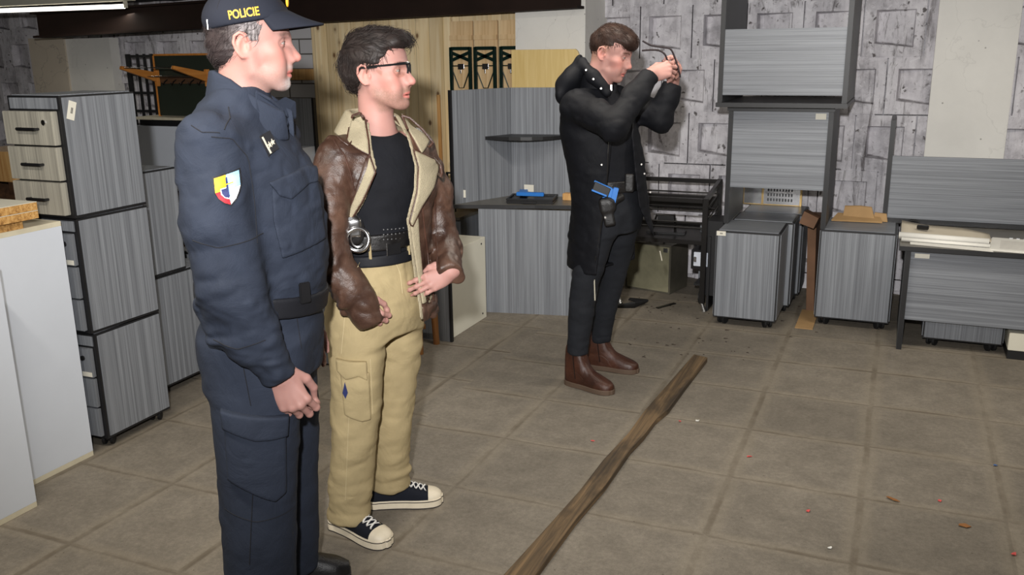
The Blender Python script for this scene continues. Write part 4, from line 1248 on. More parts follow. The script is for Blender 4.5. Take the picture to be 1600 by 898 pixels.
def seam(name, sdf, pts, d, r, mat, parent, off=0.0, n=24):
    pts = np.array(pts, float)
    t = np.linspace(0, len(pts)-1, n)
    Q = np.stack([np.interp(t, np.arange(len(pts)), pts[:, i]) for i in range(3)], 1)
    Q = lay(sdf, Q, d, off)
    return MB().tube([tuple(q) for q in Q], r, 6).build(name, mat, parent, smooth=True)
def cloth_patch(name, sdf, outline, d, off, mat, parent, thick=0.002, step=0.006, up=(0, 0, 1)):
    """flat outline (world of the person) cut from cloth and laid on a solid"""
    d = nrm(d); u = nrm(np.cross(up, d)); v = np.cross(d, u)
    o0 = np.mean(outline, 0)
    P2 = [((np.array(p)-o0) @ u, (np.array(p)-o0) @ v) for p in outline]
    bm = bmesh.new()
    f = bm.faces.new([bm.verts.new((a, b, 0)) for a, b in P2])
    ext = max(max(abs(a), abs(b)) for a, b in P2)
    for ax in ((1, 0, 0), (0, 1, 0)):
        k = -ext
        while k < ext:
            bmesh.ops.bisect_plane(bm, geom=bm.verts[:]+bm.edges[:]+bm.faces[:], plane_co=tuple(x*k for x in ax), plane_no=ax)
            k += step
    bmesh.ops.triangulate(bm, faces=[f for f in bm.faces if len(f.verts) > 4])
    bm.verts.index_update()
    Q = np.array([o0 + u*w.co.x + v*w.co.y for w in bm.verts])
    Q = lay(sdf, Q, d, off)
    mb = MB(); mb.add([tuple(q) for q in Q], [[w.index for w in f.verts] for f in bm.faces]); bm.free()
    o = mb.build(name, mat, parent)
    # faces must look out against d
    me = o.data
    if sum((p.normal.x*d[0]+p.normal.y*d[1]+p.normal.z*d[2])*p.area for p in me.polygons) > 0: me.flip_normals()
    if thick:
        md = o.modifiers.new('s', 'SOLIDIFY'); md.thickness = thick; md.offset = -1
    return o

# ------------------------------------------------------------------ people's materials
def mat_tint(name, rough=0.5, bmp=0.0, scale=60, sss=0.0, spec=0.4, var=0.0):
    m, nt, b = nodes_of(name)
    a = nt.nodes.new('ShaderNodeAttribute'); a.attribute_name = 'tint'
    v = coords(nt)
    col = a.outputs['Color']
    if var:
        n = noise(nt, v, scale*0.35, 4, 0.6)
        rp = ramp(nt, [(0.3, (1-var,)*3), (0.7, (1+var,)*3)]); L(nt, n, rp.inputs[0])
        col = mixc(nt, 1.0, col, rp.outputs[0], 'MULTIPLY')
    L(nt, col, b.inputs['Base Color'])
    b.inputs['Roughness'].default_value = rough; b.inputs['Specular IOR Level'].default_value = spec
    if sss:
        b.inputs['Subsurface Weight'].default_value = sss
        b.inputs['Subsurface Radius'].default_value = (0.010, 0.004, 0.002)
        b.inputs['Subsurface Scale'].default_value = 0.6
    if bmp: bump(nt, b, noise(nt, v, scale*4, 3, 0.6), bmp, 0.002)
    return m
def mat_cloth(name, c, rough=0.8, weave=900, bmp=0.25, var=0.12, spec=0.25, sheen=0.0, crease=0.25, csc=7):
    m, nt, b = nodes_of(name)
    v = coords(nt)
    n = noise(nt, v, 9, 5, 0.65, 0.3)
    rp = ramp(nt, [(0.3, tuple(x*(1-var) for x in c[:3])+(1,)), (0.7, tuple(min(1, x*(1+var)) for x in c[:3])+(1,))])
    L(nt, n, rp.inputs[0]); L(nt, rp.outputs[0], b.inputs['Base Color'])
    b.inputs['Roughness'].default_value = rough; b.inputs['Specular IOR Level'].default_value = spec
    b.inputs['Sheen Weight'].default_value = sheen
    w = noise(nt, v, weave, 1, 0.5)
    cr = noise(nt, v, csc, 5, 0.6, 1.5)
    bump(nt, b, mth(nt, 'ADD', mth(nt, 'MULTIPLY', w, bmp*0.25), mth(nt, 'MULTIPLY', cr, crease*2.5)), 0.5, 0.008)
    return m
M['skin'] = mat_tint('skin', 0.55, 0.12, 120, 0.08, 0.3)
M['hair'] = mat_tint('hair', 0.58, 0.0, 60, 0.0, 0.3, 0.35)
M['eye'] = mat_tint('eye', 0.12, 0, 10, 0, 0.5)
M['navy'] = mat_cloth('navy duty cloth', srgb(38, 44, 57), 0.85, var=0.12, crease=0.45, csc=9)
M['navy_dark'] = mat_cloth('navy cap cloth', srgb(27, 30, 40), 0.85, crease=0.08)
M['webbing'] = mat_cloth('black webbing', srgb(24, 25, 30), 0.6, bmp=0.5, crease=0.05)
M['stitch'] = mat_plain('dark stitching', srgb(16, 18, 26), 0.9)
M['gold'] = mat_plain('golden embroidery', srgb(236, 176, 44), 0.6, var=0.1, scale=60)
M['badge_yellow'] = mat_plain('yellow embroidery', srgb(244, 190, 40), 0.7, var=0.06, scale=80)
M['badge_blue'] = mat_plain('light blue embroidery', srgb(150, 200, 240), 0.7, var=0.05, scale=80)
M['badge_red'] = mat_plain('red embroidery', srgb(222, 36, 48), 0.7, var=0.06, scale=80)
M['badge_white'] = mat_plain('white embroidery', srgb(240, 242, 246), 0.7, var=0.03, scale=80)
M['badge_navy'] = mat_plain('navy embroidery', srgb(40, 48, 96), 0.7, var=0.08, scale=80)
M['silver'] = mat_plain('silver thread', srgb(214, 208, 190), 0.4, 0.3, var=0.08)
M['black_patch'] = mat_plain('black patch cloth', srgb(16, 17, 24), 0.7)
M['tee'] = mat_cloth('black t-shirt jersey', srgb(21, 22, 27), 0.85, crease=0.5, var=0.15)
M['sherpa'] = mat_cloth('shearling pile', srgb(166, 155, 130), 0.95, weave=330, bmp=3.5, var=0.14, crease=0.15)
M['khaki'] = mat_cloth('khaki cotton', srgb(168, 151, 114), 0.85, var=0.08, crease=0.5)
M['coat'] = mat_cloth('black coat cloth', srgb(15, 16, 21), 0.7, var=0.2, crease=0.35, spec=0.22)
M['jeans'] = mat_cloth('dark grey denim', srgb(31, 33, 38), 0.8, var=0.2, crease=0.4)
def make_leather(name, d, l, rough=0.42, sc=30):
    m, nt, b = nodes_of(name)
    v = coords(nt)
    n = noise(nt, v, sc*0.3, 6, 0.65, 0.6)
    rp = ramp(nt, [(0.3, d), (0.55, tuple((x+y)/2 for x, y in zip(d, l))), (0.72, l)]); L(nt, n, rp.inputs[0])
    L(nt, rp.outputs[0], b.inputs['Base Color'])
    rr = ramp(nt, [(0.3, (rough-.08,)*3), (0.7, (rough+.15,)*3)]); L(nt, n, rr.inputs[0]); L(nt, rr.outputs[0], b.inputs['Roughness'])
    vo = N(nt, 'ShaderNodeTexVoronoi', Scale=sc*14); L(nt, v, vo.inputs['Vector'])
    w = noise(nt, v, sc*0.7, 6, 0.65, 1.5)
    bump(nt, b, mth(nt, 'ADD', mth(nt, 'MULTIPLY', vo.outputs['Distance'], 0.12), mth(nt, 'MULTIPLY', w, 0.9)), 0.5, 0.006)
    return m
M['leather'] = make_leather('worn brown leather', srgb(50, 33, 27), srgb(102, 74, 59), 0.40)
M['leather_edge'] = make_leather('dark brown leather edge', srgb(54, 32, 24), srgb(92, 60, 46))
M['boot'] = make_leather('reddish brown boot leather', srgb(44, 22, 14), srgb(84, 48, 32), 0.36)
M['boot_sole'] = mat_plain('brown rubber sole', srgb(92, 74, 60), 0.7, var=0.15)
M['belt'] = make_leather('black belt leather', srgb(18, 17, 18), srgb(36, 34, 34), 0.38)
M['canvas'] = mat_cloth('black canvas', srgb(22, 25, 34), 0.85, crease=0.1)
M['shoe_rubber'] = mat_plain('off white shoe rubber', srgb(226, 214, 190), 0.5, var=0.08, scale=20)
M['lace'] = mat_plain('white lace', srgb(232, 230, 226), 0.8)
M['black_boot'] = make_leather('black boot leather', srgb(16, 16, 18), srgb(34, 34, 36), 0.35)
M['wire'] = mat_plain('black spectacle wire', srgb(34, 24, 28), 0.4, 0.2)
def make_lens():
    m, nt, b = nodes_of('amber clear lens')
    b.inputs['Base Color'].default_value = (0.9, 0.72, 0.5, 1)
    b.inputs['Transmission Weight'].default_value = 1.0
    b.inputs['Roughness'].default_value = 0.03; b.inputs['IOR'].default_value = 1.05
    b.inputs['Alpha'].default_value = 0.28
    return m
M['lens'] = make_lens()

# a pixel of the photograph turned into a point of a person's own space, at a depth offset from the person's upright axis
class Person:
    def __init__(self, label, bearing, D):
        self.b, self.D = R(bearing), D
        self.x = Vector((math.cos(self.b), -math.sin(self.b), 0)); self.n = Vector((math.sin(self.b), math.cos(self.b), 0))
        base = self.n*D
        self.root = thing('person', label, 'person', base, -self.b)
    def J(self, px, py, Y=0.0):
        v = _f + _r*((px-800)/1404.4) - _u*((py-449)/1404.4)
        s = (self.D+Y)/v.dot(self.n)
        p = Vector((0, 0, CAMH)) + v*s
        return A_(p.dot(self.x), Y, p.z)

# ------------------------------------------------------------------ head and hands
def head(B, o, Mh, sc=1.0, jaw=1.0, nose=1.0, neck_to=None, nk=0.054):
    B.frame(o, Mh, sc)
    B.ell((-.004, 0, .038), (.097, .075, .087), .02)
    B.ell((.040, 0, .050), (.058, .062, .060), .03)
    B.ell((.040, 0, -.025), (.055, .057*jaw, .078), .03)
    for s in (-1, 1):
        B.chain([(.002, s*.054*jaw, -.02), (.012, s*.052*jaw, -.062), (.070, s*.020, -.096)], [.018, .015, .017], .028)
        B.ell((.060, s*.043, -.016), (.024, .020, .019), .022)
        B.ell((.070, s*.030, -.055), (.022, .022, .030), .025)
    B.ell((.081, 0, -.097), (.019, .022, .017), .018)
    B.chain([(.081, -.040, .022), (.094, -.018, .025), (.096, 0, .024), (.094, .018, .025), (.081, .040, .022)], [.009, .010, .010, .010, .009], .016)
    for s in (-1, 1):
        B.ell((.101, s*.033, .008), (.020, .018, .013), .014, 's')
    B.chain([(.094, 0, .022), (.106, 0, -.002), (.118*nose, 0, -.026)], [.0075, .0085, .0115], .012)
    B.ell((.119*nose, 0, -.029), (.012, .0115, .0105), .008)
    for s in (-1, 1):
        B.ell((.107, s*.0135, -.035), (.011, .0075, .0085), .008)
        B.ell((.097, s*.013, -.020), (.012, .011, .015), .014)
    B.ell((.097, 0, -.052), (.012, .018, .014), .012)
    B.chain([(.086, -.024, -.068), (.099, -.009, -.063), (.1015, 0, -.064), (.099, .009, -.063), (.086, .024, -.068)], [.004, .0055, .0058, .0055, .004], .006)
    B.chain([(.086, -.022, -.070), (.097, -.008, -.076), (.0985, 0, -.0765), (.097, .008, -.076), (.086, .022, -.070)], [.004, .0062, .0068, .0062, .004], .006)
    B.ell((.106, 0, -.0695), (.012, .023, .0012), .003, 's')
    for s in (-1, 1):
        B.ell((.1150, s*.0062, -.0435), (.0045, .0034, .0026), .002, 's')
        # eyelids: two thin caps around the eyeball
        ec = (.0815, s*.032, .0085)
        def lid(P, ec=B.P(ec), Mx=B.M, sc=B.sc):
            q = (P-ec) @ Mx
            q = q/sc
            op_ = np.clip(1-(q[:, 1]/.0125)**2, 0, 1)
            rr_ = np.linalg.norm(q, axis=1)
            return sc*np.minimum(np.maximum(rr_-.0143, .0030*op_-q[:, 2]), np.maximum(rr_-.0138, q[:, 2]+.0046*op_))
        B.op(lid, B.P(ec), .016, .003)
        # ear
        B.frame(o, Mh @ rotm(0, 0, 0), sc)
        E_ = rotm(s*-22, 0, 0) if s > 0 else rotm(22, 0, 0)
        c = np.array((-.008, s*.076, .002))
        B.ell(c, (.019, .0065, .030), .006, 'u', E_ @ rotm(0, -12, 0))
        B.ell(c+(.004, s*.006, -.001), (.010, .006, .017), .004, 's', E_ @ rotm(0, -12, 0))
        rim = [(.006, s*.078, .012), (.004, s*.082, .027), (-.008, s*.086, .033), (-.021, s*.088, .024), (-.025, s*.087, .006), (-.018, s*.083, -.014), (-.006, s*.078, -.027), (.004, s*.074, -.027)]
        B.chain([np.array(p)+(-.004, 0, 0) for p in rim], [.003, .0036, .004, .0042, .004, .004, .0052, .004], .004)
        B.ell((.007, s*.075, -.004), (.004, .004, .007), .004)
    if neck_to is not None:
        a = B.P((-.022, 0, -.045)); a2 = B.P((-.006, 0, -.075))
        B.frame()
        B.chain([a, neck_to], [nk, nk+.006], .03)
        B.chain([a2, np.array(neck_to)+(a2-a)*0.6], [nk*.72, nk*.9], .03)
    B.frame()
def eyes(o, Mh, parent, iris, gaze=(1, 0, 0), sc=1.0):
    for s in (-1, 1):
        c = np.asarray(o) + sc*(Mh @ A_(.0815, s*.032, .0085))
        bm = bmesh.new(); bmesh.ops.create_uvsphere(bm, u_segments=28, v_segments=20, radius=.0120*sc)
        bm.verts.index_update(); V = np.array([v.co for v in bm.verts]); F = [[v.index for v in f.verts] for f in bm.faces]; bm.free()
        g = Mh @ nrm(gaze)
        ang = np.degrees(np.arccos(np.clip((V @ g)/np.linalg.norm(V, axis=1), -1, 1)))
        col = np.tile(A_(.34, .30, .28), (len(V), 1))
        col[ang < 31] = iris; col[ang < 14] = (.01, .01, .01)
        mb = MB().add(V+c, F); ob = mb.build('eye', M['eye'], parent, smooth=True)
        at = ob.data.attributes.new('tint', 'FLOAT_COLOR', 'POINT'); cc = np.ones((len(V), 4), np.float32); cc[:, :3] = col
        at.data.foreach_set('color', cc.ravel())
def hand(B, wrist, ex, ez, side, curl, thumb, splay=(4, 1, -2, -6), sc=1.0, wr=None):
    """side +1: right hand. ex: wrist to knuckles, ez: out of the back of the hand. curl: per finger three bends in degrees"""
    ex = nrm(ex); ez = nrm(np.asarray(ez, float) - ex*np.dot(ez, ex)); ey = np.cross(ez, ex)
    Mh = np.stack([ex, ey*side, ez], 1)
    B.frame(wrist, Mh, sc)
    mcp = [(.091, .027, .002), (.095, .006, .004), (.090, -.014, .002), (.081, -.032, -.002)]
    ln = [(.043, .026, .021), (.047, .029, .022), (.043, .027, .022), (.034, .021, .019)]
    rad = [(.0096, .0086, .0078, .0062), (.0098, .0088, .008, .0064), (.0094, .0084, .0076, .006), (.0084, .0074, .0066, .0054)]
    B.ell((.052, -.002, -.003), (.052, .039, .0135), .012)
    B.chain([(-.02, 0, -.002), (.02, 0, -.002)], [.026, .025], .015)
    B.ell((.03, .022, -.012), (.032, .017, .015), .012)
    B.ell((.04, -.026, -.010), (.036, .014, .013), .012)
    for m_, r_ in zip(mcp, rad):
        B.chain([(.02, m_[1]*.45, .0), m_], [.012, r_[0]+.0012], .012)
    for m_, l_, r_, cu, sp in zip(mcp, ln, rad, curl, splay):
        p = A_(*m_); pts = [p]; a = 0.0
        for q in range(3):
            a += R(cu[q])
            d = A_(math.cos(a)*math.cos(R(sp)), math.sin(R(sp)), -math.sin(a))
            p = p + d*l_[q]; pts.append(p)
        B.chain(pts, r_, .004, kin=.004)
        for q in (0, 1, 2):
            B.ell(pts[q]+(0, 0, .0015*math.cos(sum(R(c) for c in cu[:q]))), (r_[q]*1.05,)*3, .004)
    B.chain(thumb, [.0135, .0118, .0100, .0072][:len(thumb)], .010, kin=.004)
    B.frame()
    return Mh

SKIN = A_(*srgb(214, 161, 150)[:3])
def skin_tint(V, o, Mh, opt, sc=1.0):
    q = ((V-np.asarray(o)) @ Mh)/sc
    x, y, z = q.T
    n = vnoise(V*60, 3)*.5+vnoise(V*160, 4)*.5
    c = np.tile(SKIN*opt.get('tone', 1.0), (len(V), 1))*(1+.03*n[:, None])
    def mix(mask, col):
        m = np.clip(mask, 0, 1)[:, None]; c[:] = c*(1-m) + np.asarray(col)*m
    g = lambda cx, cy, cz, sx, sy, sz: np.exp(-(((x-cx)/sx)**2+((np.abs(y)-cy)/sy)**2+((z-cz)/sz)**2))
    ruddy = A_(*srgb(222, 140, 126)[:3])
    mix(.55*g(.07, .048, -.025, .03, .02, .025), ruddy)
    mix(.6*g(.12, 0, -.03, .016, .016, .016), ruddy)
    mix(.55*g(-.01, .085, 0, .03, .016, .035), ruddy)
    mix(.35*g(.09, .032, -.008, .02, .016, .007), srgb(170, 110, 96)[:3])
    headm = (np.abs(z) < .16) & (np.abs(y) < .1) & (np.abs(x) < .14)
    lip = (np.abs(y) < .025) & (x > .08) & (((z+.0695+.12*np.abs(y)**1.0*0)/.0105)**2 + (y/.025)**2 < 1)
    mix(np.where(lip, .75, 0), srgb(196, 112, 104)[:3])
    mix(.7*np.exp(-((z+.0697)/.0013)**2)*(np.abs(y) < .024)*(x > .08), srgb(110, 56, 50)[:3])
    if 'stubble' in opt:
        amt, col = opt['stubble']
        m = np.clip((-.034-z + .35*np.clip(.03-x, 0, .06))/.02, 0, 1)*np.clip((z+.125)/.012, 0, 1)*np.clip((x+.0)/.02, 0, 1)*headm
        m = m*(1-.9*g(.078, .045, -.04, .03, .025, .02))
        m = m*np.where(lip, 0, 1)
        mix(m*amt*(.75+.5*vnoise(V*700, 9)), col)
        ms = np.exp(-((z+.052)/.006)**2)*(np.abs(y) < .03)*(x > .085)
        mix(ms*amt*.9*(.75+.5*vnoise(V*700, 9)), col)
    if 'goatee' in opt:
        m = np.exp(-(((x-.092)/.03)**2 + (y/.028)**2 + ((z+.098)/.022)**2))*np.where(lip, 0, 1)*np.clip((-.078-z)/.006, 0, 1)
        mix(m*1.3*(.7+.6*vnoise(V*600, 8)), opt['goatee'])
        ms = np.exp(-((z+.053)/.006)**2)*(np.abs(y) < .03)*(x > .085)
        mix(ms*.35*(.7+.6*vnoise(V*600, 8)), opt['goatee'])
    le = ((x-.0815)**2+(np.abs(y)-.032)**2+(z-.0085)**2)**.5
    mix(.55*np.exp(-((z-.0085-.0035*np.clip(1-((np.abs(y)-.032)/.0125)**2, 0, 1))/.0014)**2)*(le < .0165)*(x > .088), srgb(70, 46, 40)[:3])
    by = np.abs(y)
    bz = .0265 + .006*np.exp(-((by-.03)/.018)**2)
    brow = np.exp(-((z-bz)/.0050)**4)*np.clip((by-.010)/.006, 0, 1)*np.clip((.056-by)/.008, 0, 1)*(x > .055)
    mix(brow*opt.get('brow_amt', .85)*(.8+.4*vnoise(V*500, 6)), opt['brow'])
    if 'fade' in opt:                                    # shaved sides
        m = np.clip((z-.0)/.02, 0, 1)*np.clip((.035-x)/.03, 0, 1)*headm*np.where((np.abs(y) > .082), .2, 1)
        mix(m*.7, opt['fade'])
        m = np.clip((-.02-x)/.02, 0, 1)*np.clip((z+.06)/.03, 0, 1)*headm
        mix(m*.7, opt['fade'])
    return np.clip(c, 0, 1)
def locks(V, F, flow, n, ln, r, seed, keep=None):
    """tapered strands lying on a hair solid; returns verts, quads"""
    rng = np.random.default_rng(seed)
    Nn = np.zeros_like(V)
    a, b, c = V[F[:, 0]], V[F[:, 1]], V[F[:, 2]]
    fn = np.cross(b-a, c-a)
    for k in range(4): np.add.at(Nn, F[:, k], fn)
    Nn /= np.maximum(np.linalg.norm(Nn, axis=1), 1e-12)[:, None]
    ids = np.arange(len(V)) if keep is None else np.where(keep(V))[0]
    vs, fs = [], []
    for i in rng.choice(ids, min(n, len(ids)), replace=False):
        p, nn = V[i], Nn[i]
        d = flow(p[None], rng)[0]
        d = d - nn*(d @ nn); d = nrm(d + 1e-6)
        d = nrm(d + .35*np.cross(nn, d)*rng.normal())
        l_ = ln*rng.uniform(.6, 1.3); bend = rng.normal()*.4
        sd = np.cross(nn, d)
        o = len(vs)
        for j in range(5):
            t = j/4
            q = p + d*l_*t + nn*(.0015 + .004*math.sin(t*math.pi*.8) - .012*t*t*l_/.04) + sd*bend*l_*t*t*.5
            w = r*(.35+.9*t if t < .4 else 1.0-(t-.4)*1.5) * (0.3+.7*rng.uniform())
            w = max(w, .0003)
            vs += [q + sd*w, q + nn*w*.8, q - sd*w, q-nn*w*.5]
        for j in range(4):
            for k in range(4):
                fs.append((o+j*4+k, o+j*4+(k+1) % 4, o+(j+1)*4+(k+1) % 4, o+(j+1)*4+k))
    return np.array(vs), np.array(fs)
def hair_obj(sdf, lo, hi, parent, color, flow, n=900, ln=.035, r=.0022, seed=1, h=.003, keep=None):
    V, F = nets(sdf, lo, hi, h)
    V = relax(V, F, 1)
    v2, f2 = locks(V, F, flow, n, ln, r, seed, keep)
    rng = np.random.default_rng(seed)
    c1 = color(V); c2 = color(v2)*np.repeat(rng.uniform(.7, 1.35, len(v2)//20), 20)[:, None]
    return mesh_obj('hair', np.concatenate([V, v2]), np.concatenate([F, f2+len(V)]), M['hair'], parent, np.clip(np.concatenate([c1, c2]), 0, 1))

def flat_text(txt, size, depth=0.0):
    """letters as a mesh: vertices (x along the line, y up), faces"""
    cu = bpy.data.curves.new('lettering', 'FONT'); cu.body = txt; cu.size = size; cu.align_x = 'CENTER'; cu.align_y = 'CENTER'
    cu.offset = size*.018
    ob = bpy.data.objects.new('lettering', cu); COL.objects.link(ob)
    dg = bpy.context.evaluated_depsgraph_get(); dg.update()
    me = bpy.data.meshes.new_from_object(ob.evaluated_get(dg))
    bm = bmesh.new(); bm.from_mesh(me)
    bmesh.ops.triangulate(bm, faces=bm.faces[:])
    bmesh.ops.subdivide_edges(bm, edges=[e for e in bm.edges if e.calc_length() > size*.25], cuts=2)
    bmesh.ops.triangulate(bm, faces=bm.faces[:])
    V = np.array([v.co[:2] for v in bm.verts]); F = [[v.index for v in f.verts] for f in bm.faces]
    bm.free(); bpy.data.objects.remove(ob); bpy.data.curves.remove(cu); bpy.data.meshes.remove(me)
    return V, F

# shoes: rows of sections from heel to toe, each (x, half width, top height, centre offset)
def shoe_loft(sec, z0, z1f, n=18, pw=2.6, flat=False):
    vs, fs = [], []
    for x, w, h, cy in sec:
        for k in range(n):
            a = math.pi*k/(n-1)
            cx, sx = math.cos(a), math.sin(a)
            if flat:
                vs.append((x, cy + w*np.sign(cx)*abs(cx)**.35, z0+(h)*(sx > .02)))
            else:
                vs.append((x, cy + w*np.sign(cx)*abs(cx)**(2/pw), z0 + h*abs(sx)**(2/pw)))
    m = len(sec)
    for i in range(m-1):
        for k in range(n-1): fs.append((i*n+k, i*n+k+1, (i+1)*n+k+1, (i+1)*n+k))
        fs.append((i*n+n-1, i*n, (i+1)*n, (i+1)*n+n-1))
    fs.append(tuple(range(n))); fs.append(tuple((m-1)*n+k for k in range(n))[::-1])
    return vs, fs
def sole_mesh(sec, z0, z1, grow):
    L_ = [(x, cy+w+grow) for x, w, h, cy in sec]; R_ = [(x, cy-w-grow) for x, w, h, cy in sec]
    L_[0] = (L_[0][0]-grow, L_[0][1]); R_[0] = (R_[0][0]-grow, R_[0][1])
    L_[-1] = (L_[-1][0]+grow, L_[-1][1]); R_[-1] = (R_[-1][0]+grow, R_[-1][1])
    ring = L_ + R_[::-1]
    return MB().prism([(x, y, z0) for x, y in ring], (0, 0, z1-z0))
def dense(sec, n=26):
    t = smooth_stations(sec, 400)
    k = (0.5-0.5*np.cos(np.linspace(0, math.pi, n)))*399
    return [tuple(r) for r in t[np.round(k).astype(int)]]
# ------------------------------------------------------------------ person: the officer
def build_officer():
    p = Person('police officer in a navy uniform and peaked cap, standing in profile at the left', -39, 2.55)
    J, root = p.J, p.root
    o = A_(.005, 0, 1.700); Mh = rotm(-7, -1, 0)
    th = -25
    B = S()
    head(B, o, Mh, 1.0, 1.04, 1.0, (-.035, 0, 1.50), .058)
    f = A_(math.cos(R(th)), math.sin(R(th)), 0); rt = A_(f[1], -f[0], 0)
    shR, shL = A_(-.03, 0, 1.46)+rt*.19, A_(-.03, 0, 1.46)-rt*.19
    elR, wrR = J(360, 432, -.22), J(432, 582, -.20)
    elL, wrL = A_(.03, .28, 1.15), J(478, 498, .25)
    B.chain([(-.035, 0, 1.50), (-.03, 0, 1.3), (-.02, 0, 1.0)], [.06, .10, .10], .05)
    B.chain([(-.03, 0, 1.46), shR, elR, wrR], [.06, .045, .036, .027], .03)
    B.chain([(-.03, 0, 1.46), shL, elL, wrL], [.06, .045, .036, .027], .03)
    hipR, hipL = A_(-.05, -.10, .92), A_(.0, .09, .92)
    knR, knL = A_(-.065, -.12, .52), A_(.005, .12, .52)
    anR, anL = A_(-.085, -.135, .09), A_(-.015, .145, .09)
    B.chain([(-.02, 0, 1.0), hipR, knR, anR], [.10, .07, .05, .035], .03)
    B.chain([(-.02, 0, 1.0), hipL, knL, anL], [.10, .07, .05, .035], .03)
    kn = J(460, 624, -.21)
    hand(B, wrR, kn-wrR+A_(0, -.006, 0), (-.12, -1, .10), 1, [(38, 62, 30), (42, 66, 34), (46, 66, 34), (48, 64, 36)],
         [(.018, .028, -.012), (.052, .046, -.024), (.082, .046, -.040), (.104, .034, -.052)], (3, 1, -2, -5), 1.13)
    hand(B, wrL, (.14, .02, -1), (.2, 1, 0), -1, [(25, 40, 25)]*4, [(.018, .028, -.012), (.052, .046, -.024), (.082, .05, -.03), (.106, .05, -.034)])
    V, F = nets(B, (-.42, -.36, .02), (.36, .42, 1.86), .0028)
    V = relax(V, F, 1, .4)
    col = skin_tint(V, o, Mh, dict(tone=.50, stubble=(.30, A_(*srgb(176, 150, 138)[:3])), goatee=A_(*srgb(196, 192, 190)[:3]), brow=A_(*srgb(84, 64, 56)[:3]), brow_amt=.85))
    body = mesh_obj('body', V, F, M['skin'], root, col)
    eyes(o, Mh, body, A_(.05, .06, .06), (1, 0, 0))
    # hair below the cap
    H = S().frame(o, Mh)
    H.ell((-.005, 0, .036), (.1045, .0805, .093), .01)
    H.ell((-.06, 0, -.01), (.045, .062, .05), .02)
    zx = [-.12, -.07, -.045, -.03, -.018, .0, .012, .03, .042, .054, .07, .12]
    zz = [-.058, -.056, -.05, -.03, .034, .036, .012, .014, .040, .06, .2, .2]
    def line(P):
        q = (P-o) @ Mh
        return np.interp(q[:, 0], zx, zz) - q[:, 2]
    H.cut(line, .004)
    H.cut(lambda P: ((P-o) @ Mh)[:, 2]-.085, .004)
    H.disp(lambda P: .0022*vnoise(P @ np.diag([50, 50, 240.]) @ rotm(0, 25, 0), 2))
    def hcol(V):
        q = (V-o) @ Mh
        g = np.clip((q[:, 0]+.055)/.07, 0, 1)*np.clip((q[:, 2]+.045)/.05, .25, 1)
        g = np.clip(g*(.42+.75*vnoise((V @ Mh)*A_(300, 300, 60), 12)), 0, .9)[:, None]
        return A_(*srgb(48, 40, 40)[:3])*(1-g) + A_(*srgb(158, 150, 150)[:3])*g
    hair_obj(H, (-.2, -.15, 1.6), (.2, .15, 1.86), body, hcol, lambda q, r: (Mh @ A_(-.6, 0, -.75))[None], 900, .026, .0012, 3, .003)
    # cap
    C_ = S().frame(o, Mh)
    C_.ell((-.003, 0, .072), (.110, .092, .078), .0)
    C_.ell((.0, 0, .060), (.109, .090, .05), .02)
    C_.cut(lambda P: (lambda q: np.interp(q[:, 0], [-.12, -.08, .04, .1], [.040, .042, .064, .076])-q[:, 2])((P-o) @ Mh), .004)
    cap = solid('cap', C_, (-.2, -.15, 1.7), (.2, .15, 1.88), .0035, M['navy_dark'], body)
    Cs = S().frame(o, Mh); Cs.ell((-.003, 0, .072), (.110, .092, .078), .0); Cs.ell((.0, 0, .060), (.109, .090, .05), .02)
    vs, fs = [], []
    nu, nv = 10, 28
    for i in range(nu+1):
        for j in range(nv+1):
            u, v = i/nu, -1+2*j/nv
            a = v*R(66)
            root_ = A_(.107*math.cos(a)-.003, .089*math.sin(a), .082)
            tip = A_(.107*math.cos(a)+.088*max(0, math.cos(a*1.25))**.6, .089*math.sin(a)*(1-.10*(1-abs(v))), .082)
            q = root_*(1-u)+tip*u
            q[2] = .086 - .047*u*(1-.3*u) - .015*v*v*(.35+.65*u) + .004*(1-v*v)
            vs.append(tuple(o + Mh @ q))
    for i in range(nu):
        for j in range(nv):
            fs.append((i*(nv+1)+j, (i+1)*(nv+1)+j, (i+1)*(nv+1)+j+1, i*(nv+1)+j+1))
    br = MB().add(vs, fs).build('peak', M['navy_dark'], cap, smooth=True)
    md = br.modifiers.new('s', 'SOLIDIFY'); md.thickness = .005; md.offset = 0
    tv, tf = flat_text('POLICIE', .02)
    w_ = np.ptp(tv[:, 0]); h_ = np.ptp(tv[:, 1])
    tv = tv*A_(.076/w_, .022/h_)
    cen = o + Mh @ A_(.002, -.09, .079)
    tilt = R(9)
    ux, uz = Mh @ A_(math.cos(tilt), 0, math.sin(tilt)), Mh @ A_(-math.sin(tilt), 0, math.cos(tilt))
    Q = lay(Cs, cen + tv[:, :1]*ux + tv[:, 1:]*uz, Mh @ A_(0, 1, 0), .0014, .1)
    MB().add([tuple(q) for q in Q], tf).build('cap_lettering', M['gold'], cap)
    em = S().frame(o, Mh); em.ell((.1045, -.012, .112), (.004, .012, .014), 0)
    solid('cap_emblem', em, (.02, -.12, 1.75), (.2, .08, 1.86), .002, M['gold'], cap)
    sb = o + Mh @ A_(-.088, -.05, .052)
    MB().box(-.014, .014, -.003, .003, -.014, .014, .002, Matrix.Translation(sb) @ Matrix.Rotation(R(55), 4, 'Z')).build('cap_buckle', M['steel'], cap)
    for a_ in (-35, 20):
        pts = [o + Mh @ A_(-.003+.110*math.cos(R(a_-90))*math.cos(t)*1.0, .092*math.sin(R(a_-90))*math.cos(t), .072+.078*math.sin(t)) for t in np.linspace(0, 1.45, 12)]
        MB().tube([tuple(q) for q in pts], .0011, 5).build('cap_seam', M['stitch'], cap)
    # trousers
    T = S()
